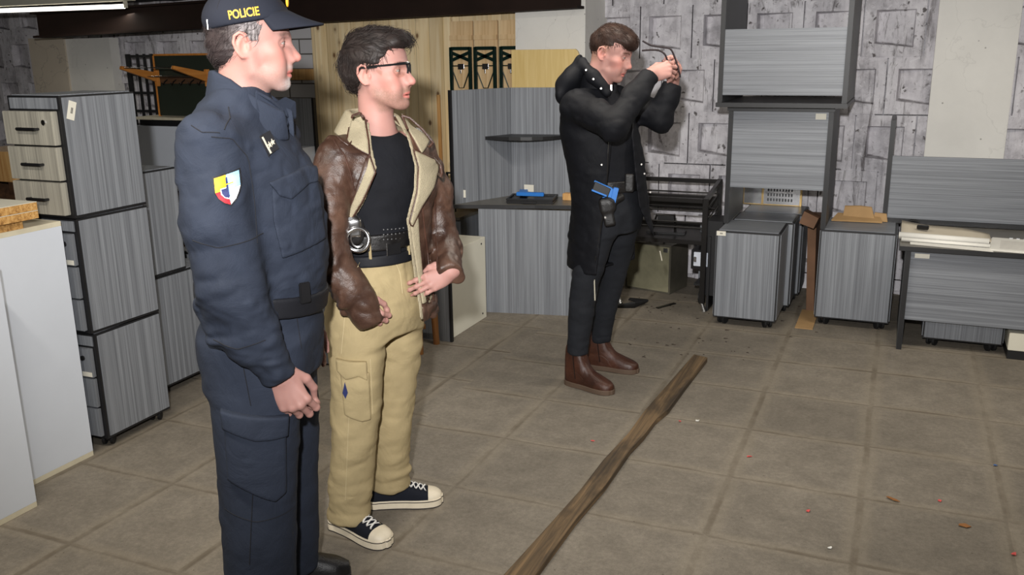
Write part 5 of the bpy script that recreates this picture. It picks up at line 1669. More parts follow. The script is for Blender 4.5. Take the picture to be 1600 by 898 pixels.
    T.loft([(.80, -.03, 0, .155, .185), (.90, -.03, 0, .17, .195), (1.0, -.015, 0, .158, .19), (1.06, -.012, 0, .155, .188)], .03, yaw=th)
    T.loft([(.07, -.095, -.135, .108, .095), (.16, -.09, -.133, .104, .098), (.35, -.08, -.128, .105, .10), (.53, -.07, -.12, .112, .105), (.70, -.06, -.115, .122, .112), (.92, -.05, -.09, .14, .115)], .05, yaw=th)
    T.loft([(.07, -.01, .145, .10, .095), (.3, .0, .138, .10, .098), (.53, .012, .12, .105, .10), (.72, .01, .105, .115, .108), (.92, .0, .085, .14, .11)], .05, yaw=th)
    T.disp(lambda P: fold_noise(P, 21, (9, 9, 14), .005) + fold_noise(P, 22, (5, 5, 30), .004)*np.clip((.35-P[:, 2])/.2, 0, 1))
    trousers = solid('trousers', T, (-.32, -.34, .05), (.28, .34, 1.08), .006, M['navy'], root)
    near = lambda P: P[:, 1]+.07
    def region(poly, Y, flip=1):
        pp = [J(*q, Y)[[0, 2]] for q in poly]
        return lambda P: np.maximum(sdpoly(P[:, [0, 2]], pp), near(P))
    pk = solid('cargo_pocket', shell(T, region([(350, 668), (447, 672), (448, 765), (430, 777), (355, 748)], -.2), .016), (-.3, -.36, .3), (.1, 0, .8), .0045, M['navy'], trousers)
    solid('pocket_flap', shell(T, region([(343, 640), (452, 645), (450, 676), (400, 680), (347, 668)], -.2), .024), (-.3, -.36, .5), (.1, 0, .8), .0045, M['navy'], pk)
    seam('side_seam', T, [J(395, 780, -.25), J(392, 840, -.25), J(390, 890, -.25)], (0, 1, 0), .0014, M['stitch'], trousers)
    seam('leg_seam', T, [J(372, 500, -.25), J(378, 570, -.25), J(392, 640, -.25)], (0, 1, 0), .0014, M['stitch'], trousers)
    seam('knee_seam', T, [J(350, 815, -.25), J(400, 822, -.25), J(460, 812, -.25)], (0, 1, 0), .0014, M['stitch'], trousers)
    seam('fly_seam', T, [J(462, 480, -.25), J(468, 520, -.25), J(474, 560, -.25)], (0, 1, 0), .0014, M['stitch'], trousers)
    # jacket
    K = S()
    K.loft([(1.0, -.015, 0, .166, .20), (1.05, -.012, 0, .172, .205), (1.12, -.003, 0, .178, .21), (1.25, -.010, 0, .176, .215), (1.36, -.025, 0, .165, .215), (1.44, -.035, 0, .142, .21), (1.50, -.045, 0, .115, .185), (1.55, -.04, 0, .092, .125), (1.60, -.025, 0, .072, .085)], .03, yaw=th)
    sR = A_(-.03, 0, 1.455)+rt*.175
    K.chain([sR, sR*.5+elR*.5+A_(-.012, -.01, .02), elR+A_(-.006, 0, -.0), J(388, 505, -.22), J(410, 545, -.215), J(432, 580, -.205)], [.087, .092, .089, .077, .068, .052], .035)
    K.chain([J(322, 480, -.19), J(347, 521, -.205), J(390, 530, -.215)], [.036, .046, .05], .045)
    sL = A_(-.03, 0, 1.455)-rt*.175
    K.chain([sL, elL, elL*.35+wrL*.65, wrL], [.085, .075, .062, .05], .035)
    def jd(P):
        arm = np.exp(-((P[:, 1]+.23)/.12)**2)
        return fold_noise(P, 31, (7, 7, 11), .011) + fold_noise(P, 33, (20, 12, 24), .006) + arm*fold_noise(P, 35, (14, 8, 30), .011)*np.clip((1.2-P[:, 2])/.15, 0, 1)
    K.disp(jd)
    elast = J(441, 588, -.205)
    cd = nrm(wrR-J(395, 515, -.215))
    K.cut(lambda P: np.where((P[:, 1] < -.08) & (P[:, 2] < .95), (P-wrR) @ cd - .012, -1.0), .004)
    K.cut(lambda P: np.where((P[:, 1] > .12) & (P[:, 2] < .95), wrL[2]+.0-P[:, 2], -1.0), .004)
    jk = solid('jacket', K, (-.42, -.42, .74), (.34, .44, 1.64), .0055, M['navy'], root)
    # knitted cuff, belt
    CF = S().chain([wrR-cd*.05, wrR+cd*.012], [.052, .045], 0)
    CF.cut(lambda P: (P-wrR) @ cd - .008, .003); CF.cut(lambda P: -(P-wrR) @ cd - .04, .003)
    CF.disp(lambda P: .002*np.sin(np.arctan2(P[:, 1]-wrR[1], P[:, 0]-wrR[0])*26))
    solid('cuff', CF, wrR-.12, wrR+.12, .003, M['navy_dark'], jk)
    bz = 1.025
    KB = S().loft([(.92, -.03, 0, .17, .198), (1.0, -.015, 0, .168, .20), (1.05, -.012, 0, .172, .203), (1.12, -.003, 0, .175, .205)], 0, yaw=th)
    bel = solid('belt', shell(KB, lambda P: np.abs(P[:, 2]-bz+.15*(P[:, 0]-.04))-.029, .007, .008), (-.32, -.32, .96), (.3, .32, 1.09), .004, M['webbing'], root)
    bl = S(); bp = lay(KB, [J(496, 462, -.2)], (-.55, .8, 0), .008)[0]
    MB().box(-.016, .016, -.006, .004, -.029, .029, .003, Matrix.Translation(bp) @ Matrix.Rotation(R(28), 4, 'Z')).build('belt_buckle', M['plastic'], bel)
    # collar: standing, open at the throat, its front ends turned out
    cax = A_(-.008, 0, 0)
    fw = A_(math.cos(R(-16)), math.sin(R(-16)), 0); lf = A_(-fw[1], fw[0], 0)
    def collar(P):
        q = P-cax; u = q @ fw; v = q @ lf; z = P[:, 2]
        top = np.interp(u, [-.12, -.07, -.02, .04, .09, .14], [1.640, 1.640, 1.618, 1.572, 1.538, 1.515])
        hgt = np.interp(u, [-.12, 0, .08, .14], [.07, .085, .085, .06])
        t = (z-(top-hgt))/hgt
        ru, rv = .088+.016*(1-t)+.022*np.clip(u/.1, 0, 1)*t, .078+.022*(1-t)+.004*np.clip(u/.1, 0, 1)
        k0 = np.sqrt((u/ru)**2+(v/rv)**2)
        d = np.abs((k0-1)*np.minimum(ru, rv))-.0075
        d = smax(d, np.maximum(z-top, top-hgt-z), .005)
        return smax(d, np.where(u > 0, .026+.25*np.maximum(0, t)*.06-np.abs(v), -1.0), .004)
    co = solid('collar', collar, (-.16, -.16, 1.38), (.19, .16, 1.68), .0035, M['navy'], jk, it=2)
    def leaf(pts):
        P_ = [Vector(J(*q)) for q in pts]
        nn = (P_[1]-P_[0]).cross(P_[2]-P_[0]).normalized()
        o_ = MB().prism([tuple(q) for q in P_], nn*.011).build('collar_tip', M['navy'], co, bevel=.004)
        return o_
    leaf([(398, 144, -.085), (422, 157, -.075), (441, 173, -.055), (450, 197, -.06), (424, 191, -.085), (400, 172, -.10)])
    leaf([(428, 160, .0), (446, 150, .04), (463, 158, .05), (464, 184, .04), (449, 182, .0), (434, 176, -.02)])
    # pockets, patches
    dch = nrm((-.25, 1, 0))
    ch = lambda P: P[:, 1]-.02
    def reg(poly, Y, lim):
        pp = [J(*q, Y)[[0, 2]] for q in poly]
        return lambda P: np.maximum(sdpoly(P[:, [0, 2]], pp), lim(P))
    cp = solid('chest_pocket', shell(K, reg([(424, 290), (500, 270), (514, 380), (440, 398), (426, 340)], -.14, ch), .008), (-.05, -.3, 1.05), (.28, .06, 1.5), .004, M['navy'], jk)
    solid('chest_pocket_flap', shell(K, reg([(419, 281), (484, 263), (502, 270), (502, 290), (484, 292), (455, 310), (436, 303)], -.14, ch), .015), (-.05, -.3, 1.2), (.28, .06, 1.5), .004, M['navy'], cp)
    rk_ = cloth_patch('rank_patch', K, [J(409, 213, -.16), J(432, 206, -.16), J(444, 234, -.16), J(421, 243, -.16)], dch, .006, M['black_patch'], jk, .005)
    cloth_patch('rank_stripe', K, [J(411, 215, -.16), J(414, 214, -.16), J(426, 239, -.16), J(423, 240, -.16)], dch, .0105, M['silver'], rk_, .001)
    for i, (sx, sy) in enumerate(((425, 227), (432, 223.5))):
        c = J(sx, sy, -.16); pts = []
        for k in range(10):
            a = math.pi/2+k*math.pi/5+.2; r_ = .0085 if k % 2 == 0 else .0037
            pts.append(c + A_(r_*math.cos(a), 0, r_*math.sin(a)))
        cloth_patch('rank_star', K, pts, dch, .0105, M['silver'], rk_, .001)
    # shoulder shield
    db = (0.05, 1, 0)
    def uv(u, v):                      # shield axes: u right, v down, in pixels of the photograph around its centre
        return J(334+39*u+(6.5+1.5*(v > .7))*v, 277-11*u+47*v, -.26)
    out = [(-.04, -.04), (1.04, -.03), (1.05, .45), (.95, .70), (.78, .88), (.53, 1.03), (.28, .90), (.1, .72), (-.03, .45)]
    sh_ = cloth_patch('shoulder_badge', K, [uv(*q) for q in out], db, .003, M['black_patch'], jk, .003)
    quads = [('badge_yellow', [(.02, .02), (.47, .02), (.47, .48), (.02, .48)]), ('badge_blue', [(.49, .02), (.98, .02), (.98, .48), (.49, .48)]),
             ('badge_red', [(.03, .49), (.47, .49), (.50, .97), (.30, .86), (.12, .68)]), ('badge_white', [(.49, .49), (.985, .49), (.89, .68), (.74, .84), (.53, .97)])]
    for mname, q in quads: cloth_patch('badge_field', K, [uv(*x) for x in q], db, .0045, M[mname], sh_, .001, .004)
    cloth_patch('badge_inner_rim', K, [uv(*x) for x in [(.22, .40), (.76, .40), (.76, .58), (.66, .72), (.50, .80), (.34, .72), (.23, .58)]], db, .0055, M['badge_white'], sh_, .0008, .004)
    cloth_patch('badge_inner_shield', K, [uv(*x) for x in [(.26, .43), (.50, .43), (.50, .76), (.36, .69), (.27, .57)]], db, .0062, M['badge_navy'], sh_, .0008, .004)
    cloth_patch('badge_inner_shield', K, [uv(*x) for x in [(.52, .43), (.72, .43), (.72, .57), (.63, .69), (.52, .76)]], db, .0062, M['badge_blue'], sh_, .0008, .004)
    cloth_patch('badge_sword', K, [uv(*x) for x in [(.46, .10), (.52, .10), (.55, .70), (.50, .74), (.47, .70)]], db, .007, M['badge_navy'], sh_, .0008, .004)
    cloth_patch('badge_sword', K, [uv(*x) for x in [(.28, .30), (.74, .30), (.74, .335), (.28, .335)]], db, .0072, M['gold'], sh_, .0008, .004)
    # seams of the sleeve and yoke
    for nm, pts, d in (('sleeve_seam', [J(300, 378, -.3), J(340, 388, -.3), J(412, 375, -.3)], (0, 1, 0)), ('shoulder_seam', [J(352, 128, -.2), J(358, 170, -.2), J(352, 214, -.2)], (0, .8, -.6)),
                       ('armhole_seam', [J(330, 214, -.25), J(362, 218, -.25), J(388, 250, -.25), J(398, 320, -.25), J(402, 380, -.25)], (0, 1, 0)),
                       ('yoke_seam', [J(300, 200, -.2), J(318, 216, -.2), J(345, 216, -.2)], (0, .9, -.4)), ('cuff_seam', [J(333, 537, -.28), J(372, 545, -.28), J(415, 530, -.28)], (0, 1, 0))):
        seam(nm, K, pts, d, .0016, M['stitch'], jk)
    # boots
    for hx, hy in ((-.16, -.14), (-.10, .16)):
        sec = dense([(0, .028, .10, 0), (.03, .036, .14, 0), (.09, .036, .15, 0), (.14, .040, .105, 0), (.20, .047, .075, 0), (.25, .044, .058, 0), (.285, .022, .04, 0)])
        a = R(-25 if hy < 0 else -4)
        m4 = Matrix.Translation((hx, hy, 0)) @ Matrix.Rotation(a, 4, 'Z')
        vs, fs = shoe_loft(sec, .02, 0)
        bo = MB().add([m4 @ Vector(v) for v in vs], fs).build('boot', M['black_boot'], root, smooth=True)
        sm = sole_mesh(sec, 0.001, .028, .004); sm.v = [tuple(m4 @ Vector(v)) for v in sm.v]
        sm.build('boot_sole', M['rubber'], bo, bevel=.003)
    return p
build_officer()
# ------------------------------------------------------------------ person: the man in the leather jacket
def build_leather():
    p = Person('man in an open brown leather jacket with shearling collar, khaki trousers and safety glasses', -32, 3.05)
    J, root = p.J, p.root
    o = A_(.030, 0, 1.610); Mh = rotm(-26, 3, 0)
    th = -50
    f = A_(math.cos(R(th)), math.sin(R(th)), 0); rt = A_(f[1], -f[0], 0)
    B = S()
    head(B, o, Mh, 1.0, .96, 1.0, (.015, .01, 1.40), .050)
    cS = A_(.018, .01, 1.37)
    shR, shL = cS+rt*.175, cS-rt*.175
    elR, wrR = J(519, 396, -.17), J(557, 470, -.185)
    elL, wrL = J(689, 378, .10), J(704, 424, -.085)
    B.chain([(.015, .01, 1.40), (.01, .0, 1.2), (.0, 0, .98)], [.06, .09, .09], .05)
    B.chain([cS, shR, elR, wrR], [.06, .045, .036, .027], .03)
    B.chain([cS, shL, elL, wrL], [.06, .045, .036, .027], .03)
    hipR, hipL = A_(-.075, -.06, .90), A_(.065, .06, .90)
    knR, knL = J(560, 605, -.09), J(622, 605, .09)
    anR, anL = A_(-.165, -.05, .09), A_(-.02, .115, .09)
    B.chain([(.0, 0, .98), hipR, knR, anR], [.09, .07, .05, .035], .03)
    B.chain([(.0, 0, .98), hipL, knL, anL], [.09, .07, .05, .035], .03)
    hand(B, wrR, nrm(J(604, 512, -.20)-wrR), (-.45, -.85, .3), 1, [(52, 70, 40), (54, 72, 40), (56, 74, 40), (58, 74, 40)],
         [(.018, .028, -.012), (.050, .044, -.026), (.078, .044, -.044), (.098, .034, -.056)], (3, 1, -2, -5), .95)
    # left hand folded across the jacket edge, thumb on top
    hand(B, wrL, (-.90, -.16, -.36), (.10, -.94, .30), -1, [(14, 20, 12), (12, 22, 14), (12, 24, 16), (14, 28, 18)],
         [(.016, .028, -.006), (.040, .048, -.004), (.064, .050, -.012), (.086, .044, -.022)], (2, 0, -1, -3), .90)
    V, F = nets(B, (-.42, -.42, .02), (.42, .42, 1.80), .0028)
    V = relax(V, F, 1, .4)
    col = skin_tint(V, o, Mh, dict(tone=.62, stubble=(.72, A_(*srgb(128, 100, 84)[:3])), brow=A_(*srgb(58, 42, 36)[:3]), fade=A_(*srgb(110, 90, 80)[:3])))
    body = mesh_obj('body', V, F, M['skin'], root, col)
    eyes(o, Mh, body, A_(.10, .07, .05), (1, .1, 0))
    rng_ = wrL + nrm(A_(-.86, -.42, -.30))*.108
    # hair: long on top, swept forward and up
    H = S().frame(o, Mh)
    H.ell((-.012, 0, .052), (.108, .087, .098), .01)
    H.ell((.045, 0, .098), (.072, .068, .042), .03)
    H.ell((.088, -.01, .100), (.030, .055, .026), .02)
    H.ell((-.075, 0, .02), (.045, .070, .070), .03)
    zx = [-.14, -.09, -.06, -.042, -.026, -.01, .012, .03, .045, .055, .07, .085, .13]
    zz = [-.055, -.075, -.070, -.05, -.005, .040, .034, .030, .034, .050, .070, .080, .084]
    H.cut(lambda P: (lambda q: np.interp(q[:, 0], zx, zz)-q[:, 2])((P-o) @ Mh), .006)
    H.disp(lambda P: .0045*vnoise(((P-o) @ Mh) @ np.diag([26, 70, 90.]) @ rotm(20, 20, 0), 2) + .006*vnoise(((P-o) @ Mh)*22, 4)*np.clip((((P-o) @ Mh)[:, 2]-.06)/.05, 0, 1))
    def flow(q, r):
        l = (q-o) @ Mh
        top = np.clip((l[:, 2]-.06)/.05, 0, 1)[:, None]
        d = top*A_(.9, .25, .25) + (1-top)*A_(-.25, 0, -.95)
        return d @ Mh.T
    hc = lambda V: np.tile(A_(*srgb(38, 31, 29)[:3]), (len(V), 1))
    hair_obj(H, (-.2, -.2, 1.48), (.3, .2, 1.82), body, hc, flow, 1700, .04, .0016, 5, .0032)
    # safety glasses: brow bar, wrap lenses, temples
    g = lambda x, y, z: tuple(o + Mh @ A_(x, y, z))
    gl = thing('safety_glasses', 'clear safety glasses with black temples worn by the man in the leather jacket', 'glasses', p.root.location, -p.b)
    MB().tube([g(.115*math.cos(R(a))-.004, .074*math.sin(R(a)), .031-.004*abs(math.sin(R(a)))) for a in range(-72, 73, 8)], .0038, 8, flat=1.3).build('brow_bar', M['plastic'], gl, smooth=True)
    for s in (-1, 1):
        MB().tube([g(.034, s*.071, .026), (g(.01, s*.078, .024)), g(-.02, s*.084, .024), g(-.034, s*.084, .012)], [.0045, .0035, .003, .0025], 8, flat=1.4).build('temple', M['plastic'], gl, smooth=True)
        vs, fs = [], []
        for i in range(15):
            a = R(s*(7+i*4.6))
            for j in range(5):
                t = j/4; w = math.sin(min(1, (i+1.5)/5)*math.pi/2)*math.sin(min(1, (15.5-i)/5)*math.pi/2)
                vs.append(g(.115*math.cos(a)-.003-.004*t, .074*math.sin(a), .030-.042*t*w))
        for i in range(14):
            for j in range(4): fs.append((i*5+j, (i+1)*5+j, (i+1)*5+j+1, i*5+j+1))
        MB().add(vs, fs).build('lens', M['lens'], gl, smooth=True)
    MB().tube([g(.112, -.012, .026), g(.113, -.008, .012), g(.111, -.010, -.002)], .0035, 8).tube([g(.112, .012, .026), g(.113, .008, .012), g(.111, .010, -.002)], .0035, 8).build('nose_pads', M['plastic'], gl, smooth=True)
    # t-shirt
    TS = S()
    TS.loft([(.97, .0, .0, .105, .130), (1.02, .002, .0, .106, .128), (1.10, .008, .003, .110, .132), (1.20, .018, .006, .120, .145), (1.30, .024, .004, .118, .150), (1.36, .022, .004, .100, .145), (1.40, .020, .005, .082, .110), (1.425, .018, .006, .066, .075)], .02, yaw=th)
    TS.chain([cS+rt*.10+A_(0, 0, -.03), shR+A_(0, 0, -.03), shR*.6+elR*.4], [.05, .046, .044], .03)
    TS.chain([cS-rt*.10+A_(0, 0, -.03), shL+A_(0, 0, -.03), shL*.6+elL*.4], [.05, .046, .044], .03)
    nc = A_(.030, -.035, 1.455)
    TS.ell((.035, -.045, 1.462), (.062, .062, .045), .012, 's')
    TS.disp(lambda P: fold_noise(P, 41, (8, 8, 16), .004) + .0025*np.sin(P[:, 2]*70+8*vnoise(P*6, 3))*np.clip((1.14-P[:, 2])/.1, 0, 1))
    tee = solid('t_shirt', TS, (-.32, -.32, .95), (.36, .34, 1.5), .005, M['tee'], root)
    # trousers
    T = S()
    T.loft([(.74, -.005, .0, .12, .165), (.82, -.015, .0, .142, .178), (.90, -.008, .0, .136, .162), (.97, .0, .0, .118, .140), (1.012, .0, .0, .113, .136)], .03, yaw=th)
    T.loft([(.055, -.150, -.050, .095, .072), (.10, -.145, -.055, .085, .075), (.22, -.132, -.065, .082, .080), (.42, -.108, -.078, .086, .083), (.60, -.095, -.08, .096, .088), (.78, -.085, -.065, .112, .095), (.92, -.07, -.05, .11, .08)], .04, yaw=th)
    T.loft([(.075, .000, .112, .085, .078), (.13, .004, .110, .078, .076), (.30, .014, .104, .080, .076), (.52, .040, .090, .084, .078), (.70, .052, .075, .096, .086), (.88, .055, .06, .11, .08)], .04, yaw=th+18)
    T.disp(lambda P: fold_noise(P, 51, (8, 8, 12), .009) + fold_noise(P, 54, (14, 14, 22), .004) + fold_noise(P, 52, (6, 6, 26), .012)*np.clip((.26-P[:, 2])/.12, 0, 1) + fold_noise(P, 53, (26, 26, 5), .004)*np.clip((P[:, 2]-.78)/.1, 0, 1))
    tr = solid('trousers', T, (-.36, -.36, .03), (.34, .36, 1.04), .0055, M['khaki'], root)
    def reg(poly, Y, lim=None):
        pp = [J(*q, Y)[[0, 2]] for q in poly]
        return (lambda P: sdpoly(P[:, [0, 2]], pp)) if lim is None else (lambda P: np.maximum(sdpoly(P[:, [0, 2]], pp), lim(P)))
    frontR = lambda P: P[:, 1]+.03
    pk = solid('cargo_pocket', shell(T, reg([(531, 578), (577, 580), (580, 655), (566, 658), (538, 648)], -.16, frontR), .012), (-.3, -.3, .3), (.05, .05, .75), .004, M['khaki'], tr)
    solid('pocket_flap', shell(T, reg([(524, 562), (573, 562), (575, 592), (560, 585), (540, 592), (526, 580)], -.16, frontR), .017), (-.3, -.3, .4), (.05, .05, .8), .004, M['khaki'], pk)
    cloth_patch('pocket_opening', T, [J(539, 596, -.17), J(544, 612, -.17), J(540, 622, -.17), J(535, 614, -.17)], (.1, 1, 0), .0145, M['badge_navy'], pk, .001, .004)
    M['khaki_stitch'] = mat_plain('pale khaki stitching', srgb(196, 180, 142), .8)
    for nm, pts in (('side_seam', [J(538, 470, -.2), J(534, 520, -.2), J(530, 560, -.2)]), ('leg_seam', [J(543, 655, -.2), J(540, 720, -.2), J(536, 795, -.2)]), ('pocket_seam', [J(577, 566, -.2), J(579, 610, -.2), J(580, 655, -.2)]),
                    ('fly_seam', [J(612, 415, -.2), J(622, 440, -.2), J(626, 470, -.2)]), ('hip_seam', [J(560, 415, -.2), J(545, 440, -.2), J(538, 465, -.2)])):
        seam(nm, T, pts, (.1, 1, 0), .0010, M['khaki_stitch'], tr)
    TW = S().loft([(.95, .0, .0, .118, .142), (1.0, .0, .0, .115, .138), (1.05, .0, .0, .112, .134), (1.14, .005, 0, .114, .136)], 0, yaw=th)
    bl = solid('trouser_belt', shell(TW, lambda P: np.abs(P[:, 2]-1.010-.03*(P @ f))-.019, .006, .01), (-.2, -.2, .95), (.2, .2, 1.1), .0035, M['webbing'], root)
    b0 = lay(TW, [J(621, 397, -.2)], (-.1, 1, 0), .009)[0]
    MB().box(-.026, .026, -.004, .004, -.021, .021, .003, Matrix.Translation(b0) @ Matrix.Rotation(R(28), 4, 'Z')).build('belt_plate', M['plastic'], bl)
    MB().box(-.029, -.026, -.005, .005, -.022, .022, .001, Matrix.Translation(b0) @ Matrix.Rotation(R(28), 4, 'Z')).build('belt_clasp', M['steel'], bl)
    for bx in (577, 640):
        q = lay(TW, [J(bx, 386, -.2), J(bx+1, 398, -.2), J(bx+2, 412, -.2)], (0, 1, 0), .009)
        MB().tube([tuple(x) for x in q], .0065, 6, flat=.35).build('belt_loop', M['khaki'], tr)
    db_ = solid('duty_belt', shell(TW, lambda P: np.abs(P[:, 2]-1.072-.03*(P @ f))-.027, .012, .01), (-.2, -.2, 1.0), (.2, .2, 1.16), .0035, M['belt'], root)
    studs = MB()
    for r_ in range(3):
        for c_ in range(6):
            q = lay(TW, [J(600+c_*6.5, 365+r_*8+c_*.2, -.2)], (0, 1, 0), .0125)[0]
            studs.cyl(q, q+A_(0, -.002, 0), .0022, n=8)
    studs.build('belt_studs', M['steel'], db_)
    # handcuffs in their pouch on the duty belt
    hq = lay(TW, [J(553, 366, -.2)], (.1, 1, 0), .034)[0]
    hc_ = thing('handcuffs', 'chrome handcuffs hanging at the right hip of the leather jacket wearer', 'handcuffs', p.root.location, -p.b)
    hs = S(); hs.ell(hq+A_(-.012, -.004, .028), (.034, .020, .032), .01); hs.box(hq+A_(-.002, -.010, .012), (.020, .012, .03), .008, .01)
    solid('cuff_body', hs, hq-.09, hq+.09, .003, M['steel'], hc_)
    cc = hq+A_(.004, -.022, -.024)
    ring = [cc + A_(0.036*math.cos(a), .004*math.sin(2*a), .038*math.sin(a)) for a in np.linspace(0, 2*math.pi, 33)]
    MB().tube([tuple(q) for q in ring], .0068, 10).build('cuff_ring', M['steel'], hc_, smooth=True)
    MB().tube([tuple(cc + A_(.020*math.cos(a), .004, .024*math.sin(a))) for a in np.linspace(2.2, 5.6, 16)], .004, 8).build('cuff_arm', M['steel'], hc_, smooth=True)
    MB().cyl(hq+A_(-.014, -.026, .046), hq+A_(-.014, -.032, .046), .007).build('snap_button', M['steel'], hc_)
    pch = S(); pch.ell(hq+A_(-.004, .012, .0), (.034, .018, .05), .005)
    solid('pouch', pch, hq-.1, hq+.1, .004, M['belt'], hc_)
    # jacket: outer leather, pile lining, lapels
    A0 = S()                                     # outer volume of jacket and sleeves, closed
    A0.loft([(.775, .018, .015, .165, .205), (.85, .016, .015, .168, .205), (.95, .014, .012, .160, .190), (1.05, .014, .010, .158, .188), (1.15, .018, .010, .162, .192), (1.27, .022, .012, .164, .205), (1.35, .018, .015, .142, .205), (1.405, .014, .018, .112, .165), (1.445, .010, .02, .088, .105), (1.475, .008, .02, .075, .085)], .03, yaw=th)
    Ain = S(); Ain.ops = list(A0.ops)
    SL = S()
    SL.chain([cS+rt*.165+A_(0, 0, -.02), shR*.5+elR*.5+A_(-.022, -.012, .0), elR+A_(-.012, 0, 0), J(546, 450, -.19), J(576, 497, -.19)], [.078, .073, .067, .062, .054], .03, kin=.03)
    SL.chain([cS-rt*.165+A_(0, 0, -.02), shL*.5+elL*.5+A_(.016, .010, .0), elL+A_(.006, 0, -.01), J(702, 423, -.08)], [.078, .068, .062, .053], .03, kin=.03)
    def leather_folds(P):
        low = np.clip((1.10-P[:, 2])/.12, 0, 1)
        return fold_noise(P, 61, (9, 9, 13), .011) + fold_noise(P, 62, (16, 12, 30), .017, rotm(0, 35, 0))*low*np.clip((np.abs(P[:, 0]-.02)-.10)/.05, 0, 1) + fold_noise(P, 63, (30, 30, 30), .003)
    wdR, wdL = nrm(wrR-elR), nrm(wrL-elL)
    open_px = [(570, 165), (573, 200), (578, 238), (584, 262), (566, 310), (546, 345), (536, 372), (520, 395), (520, 560), (668, 560), (661, 490), (652, 430), (645, 380), (640, 345), (652, 300), (654, 262), (645, 225), (626, 165)]
    opn = [J(*q, -.13)[[0, 2]] for q in open_px]
    def opening(P):
        fr = P @ f - .0
        return np.maximum(sdpoly(P[:, [0, 2]], opn), .03-fr)
    def core(P): return Ain(P)+.014             # hollow inside
    def jacket(P, bc=None, br=0):
        lf_ = leather_folds(P)
        d = smax(A0(P) + lf_, -np.minimum(core(P), opening(P)), .006)
        sl = SL(P) + lf_
        armR = (P[:, 0] < -.0) & (P[:, 2] < .86) & (P[:, 1] < -.08)
        sl = smax(sl, np.where(P[:, 2] < .9, (P-J(589, 503, -.19)) @ wdR, -1.0), .004)
        sl = np.where((P[:, 0] > .1), smax(SL(P)+lf_, (P-J(703, 426, -.085)) @ wdL - .016, .004), sl)
        return smin(d, sl, .025)
    AS = S().add(A0).add(SL, .03)
    jm = solid('jacket', jacket, (-.42, -.42, .70), (.42, .42, 1.52), .005, M['leather'], root)
    lin = S(); lin.ops = list(Ain.ops)
    def lining(P):
        d = np.maximum(lin(P)+.0135, -(lin(P)+.0225))
        grow = sdpoly(P[:, [0, 2]], opn)
        return np.maximum(d, -np.maximum(grow+.010, .03-P @ f))
    solid('shearling_lining', lining, (-.34, -.34, .76), (.36, .36, 1.5), .0045, M['sherpa'], jm)
    front = lambda P: .0-P @ f
    def piece(name, poly, Y, out, mat, edge=True, inn=.002, base=None):
        pp = [J(*q, Y) for q in poly]
        b_ = base or Ain
        o_ = solid(name, shell(b_, reg(poly, Y, front), out, inn), (-.34, -.36, .70), (.36, .30, 1.58), .004, mat, jm)
        if edge:
            n_ = len(pp); e_pts = []
            for i in range(n_):
                a, b2 = pp[i], pp[(i+1) % n_]
                for t in np.linspace(0, 1, 7)[:-1]: e_pts.append(a*(1-t)+b2*t)
            q = lay(b_, e_pts, (-f*.0+A_(0, 1, 0)), out*.55)
            q = [x for x in q if x[1] < .12]
            MB().tube([tuple(x) for x in q]+[tuple(q[0])], .0040, 7).build('leather_edge', M['leather_edge'], o_, smooth=True)
        return o_
    # collar: a rolled band behind the neck falling into two points
    def collar(P):
        c0 = A_(.012, .012, 0); q = P-c0
        u = q @ f; v = -(q @ rt); z = P[:, 2]
        top = np.interp(u, [-.12, -.05, .03, .10], [1.500, 1.498, 1.475, 1.43])
        ru, rv = .088+.55*np.maximum(top-z, 0), .080+.62*np.maximum(top-z, 0)
        k0 = np.sqrt((u/ru)**2+(v/rv)**2)
        d = np.abs((k0-1)*np.minimum(ru, rv))-.010
        d = smax(d, np.maximum(z-top, top-.075-z), .008)
        return smax(d, u-.035, .004)
    solid('collar_back', collar, (-.22, -.22, 1.36), (.26, .24, 1.54), .004, M['sherpa'], jm)
    piece('collar_leaf', [(563, 176), (570, 190), (575, 218), (577, 240), (560, 232), (542, 221), (546, 198), (551, 180)], -.13, .022, M['sherpa'])
    piece('collar_leaf', [(628, 180), (640, 184), (660, 202), (676, 222), (668, 232), (659, 240), (648, 220), (636, 200)], -.06, .024, M['sherpa'])
    piece('lapel', [(577, 242), (586, 268), (566, 312), (546, 346), (537, 372), (541, 340), (556, 300), (572, 262)], -.15, .015, M['sherpa'])
    piece('lapel', [(648, 236), (665, 245), (688, 259), (690, 270), (680, 297), (660, 322), (644, 352), (640, 345), (652, 300), (655, 262)], -.11, .020, M['sherpa'])
    piece('leather_facing', [(572, 244), (583, 262), (566, 300), (546, 330), (556, 290)], -.15, .013, M['leather'], False)
    piece('pile_strip', [(640, 345), (654, 335), (657, 380), (662, 430), (668, 476), (660, 478), (652, 430), (645, 385)], -.12, .008, M['sherpa'], False)
    for nm, pts in (('zip_seam', [J(658, 335, -.2), J(662, 380, -.2), J(668, 430, -.2), J(676, 490, -.2)]), ('front_seam', [J(676, 310, -.2), J(678, 380, -.2), J(682, 430, -.2)]),
                    ('armhole_seam', [J(508, 224, -.3), J(530, 250, -.3), J(541, 280, -.3), J(548, 320, -.3)]), ('yoke_seam', [J(515, 222, -.3), J(535, 235, -.3), J(560, 200, -.3)])):
        seam(nm, AS, pts, (.1, 1, 0), .0026, M['leather_edge'], jm, off=.004)
    # sneakers
    M['stripe'] = mat_plain('thin dark stripe', srgb(40, 34, 34), .6)
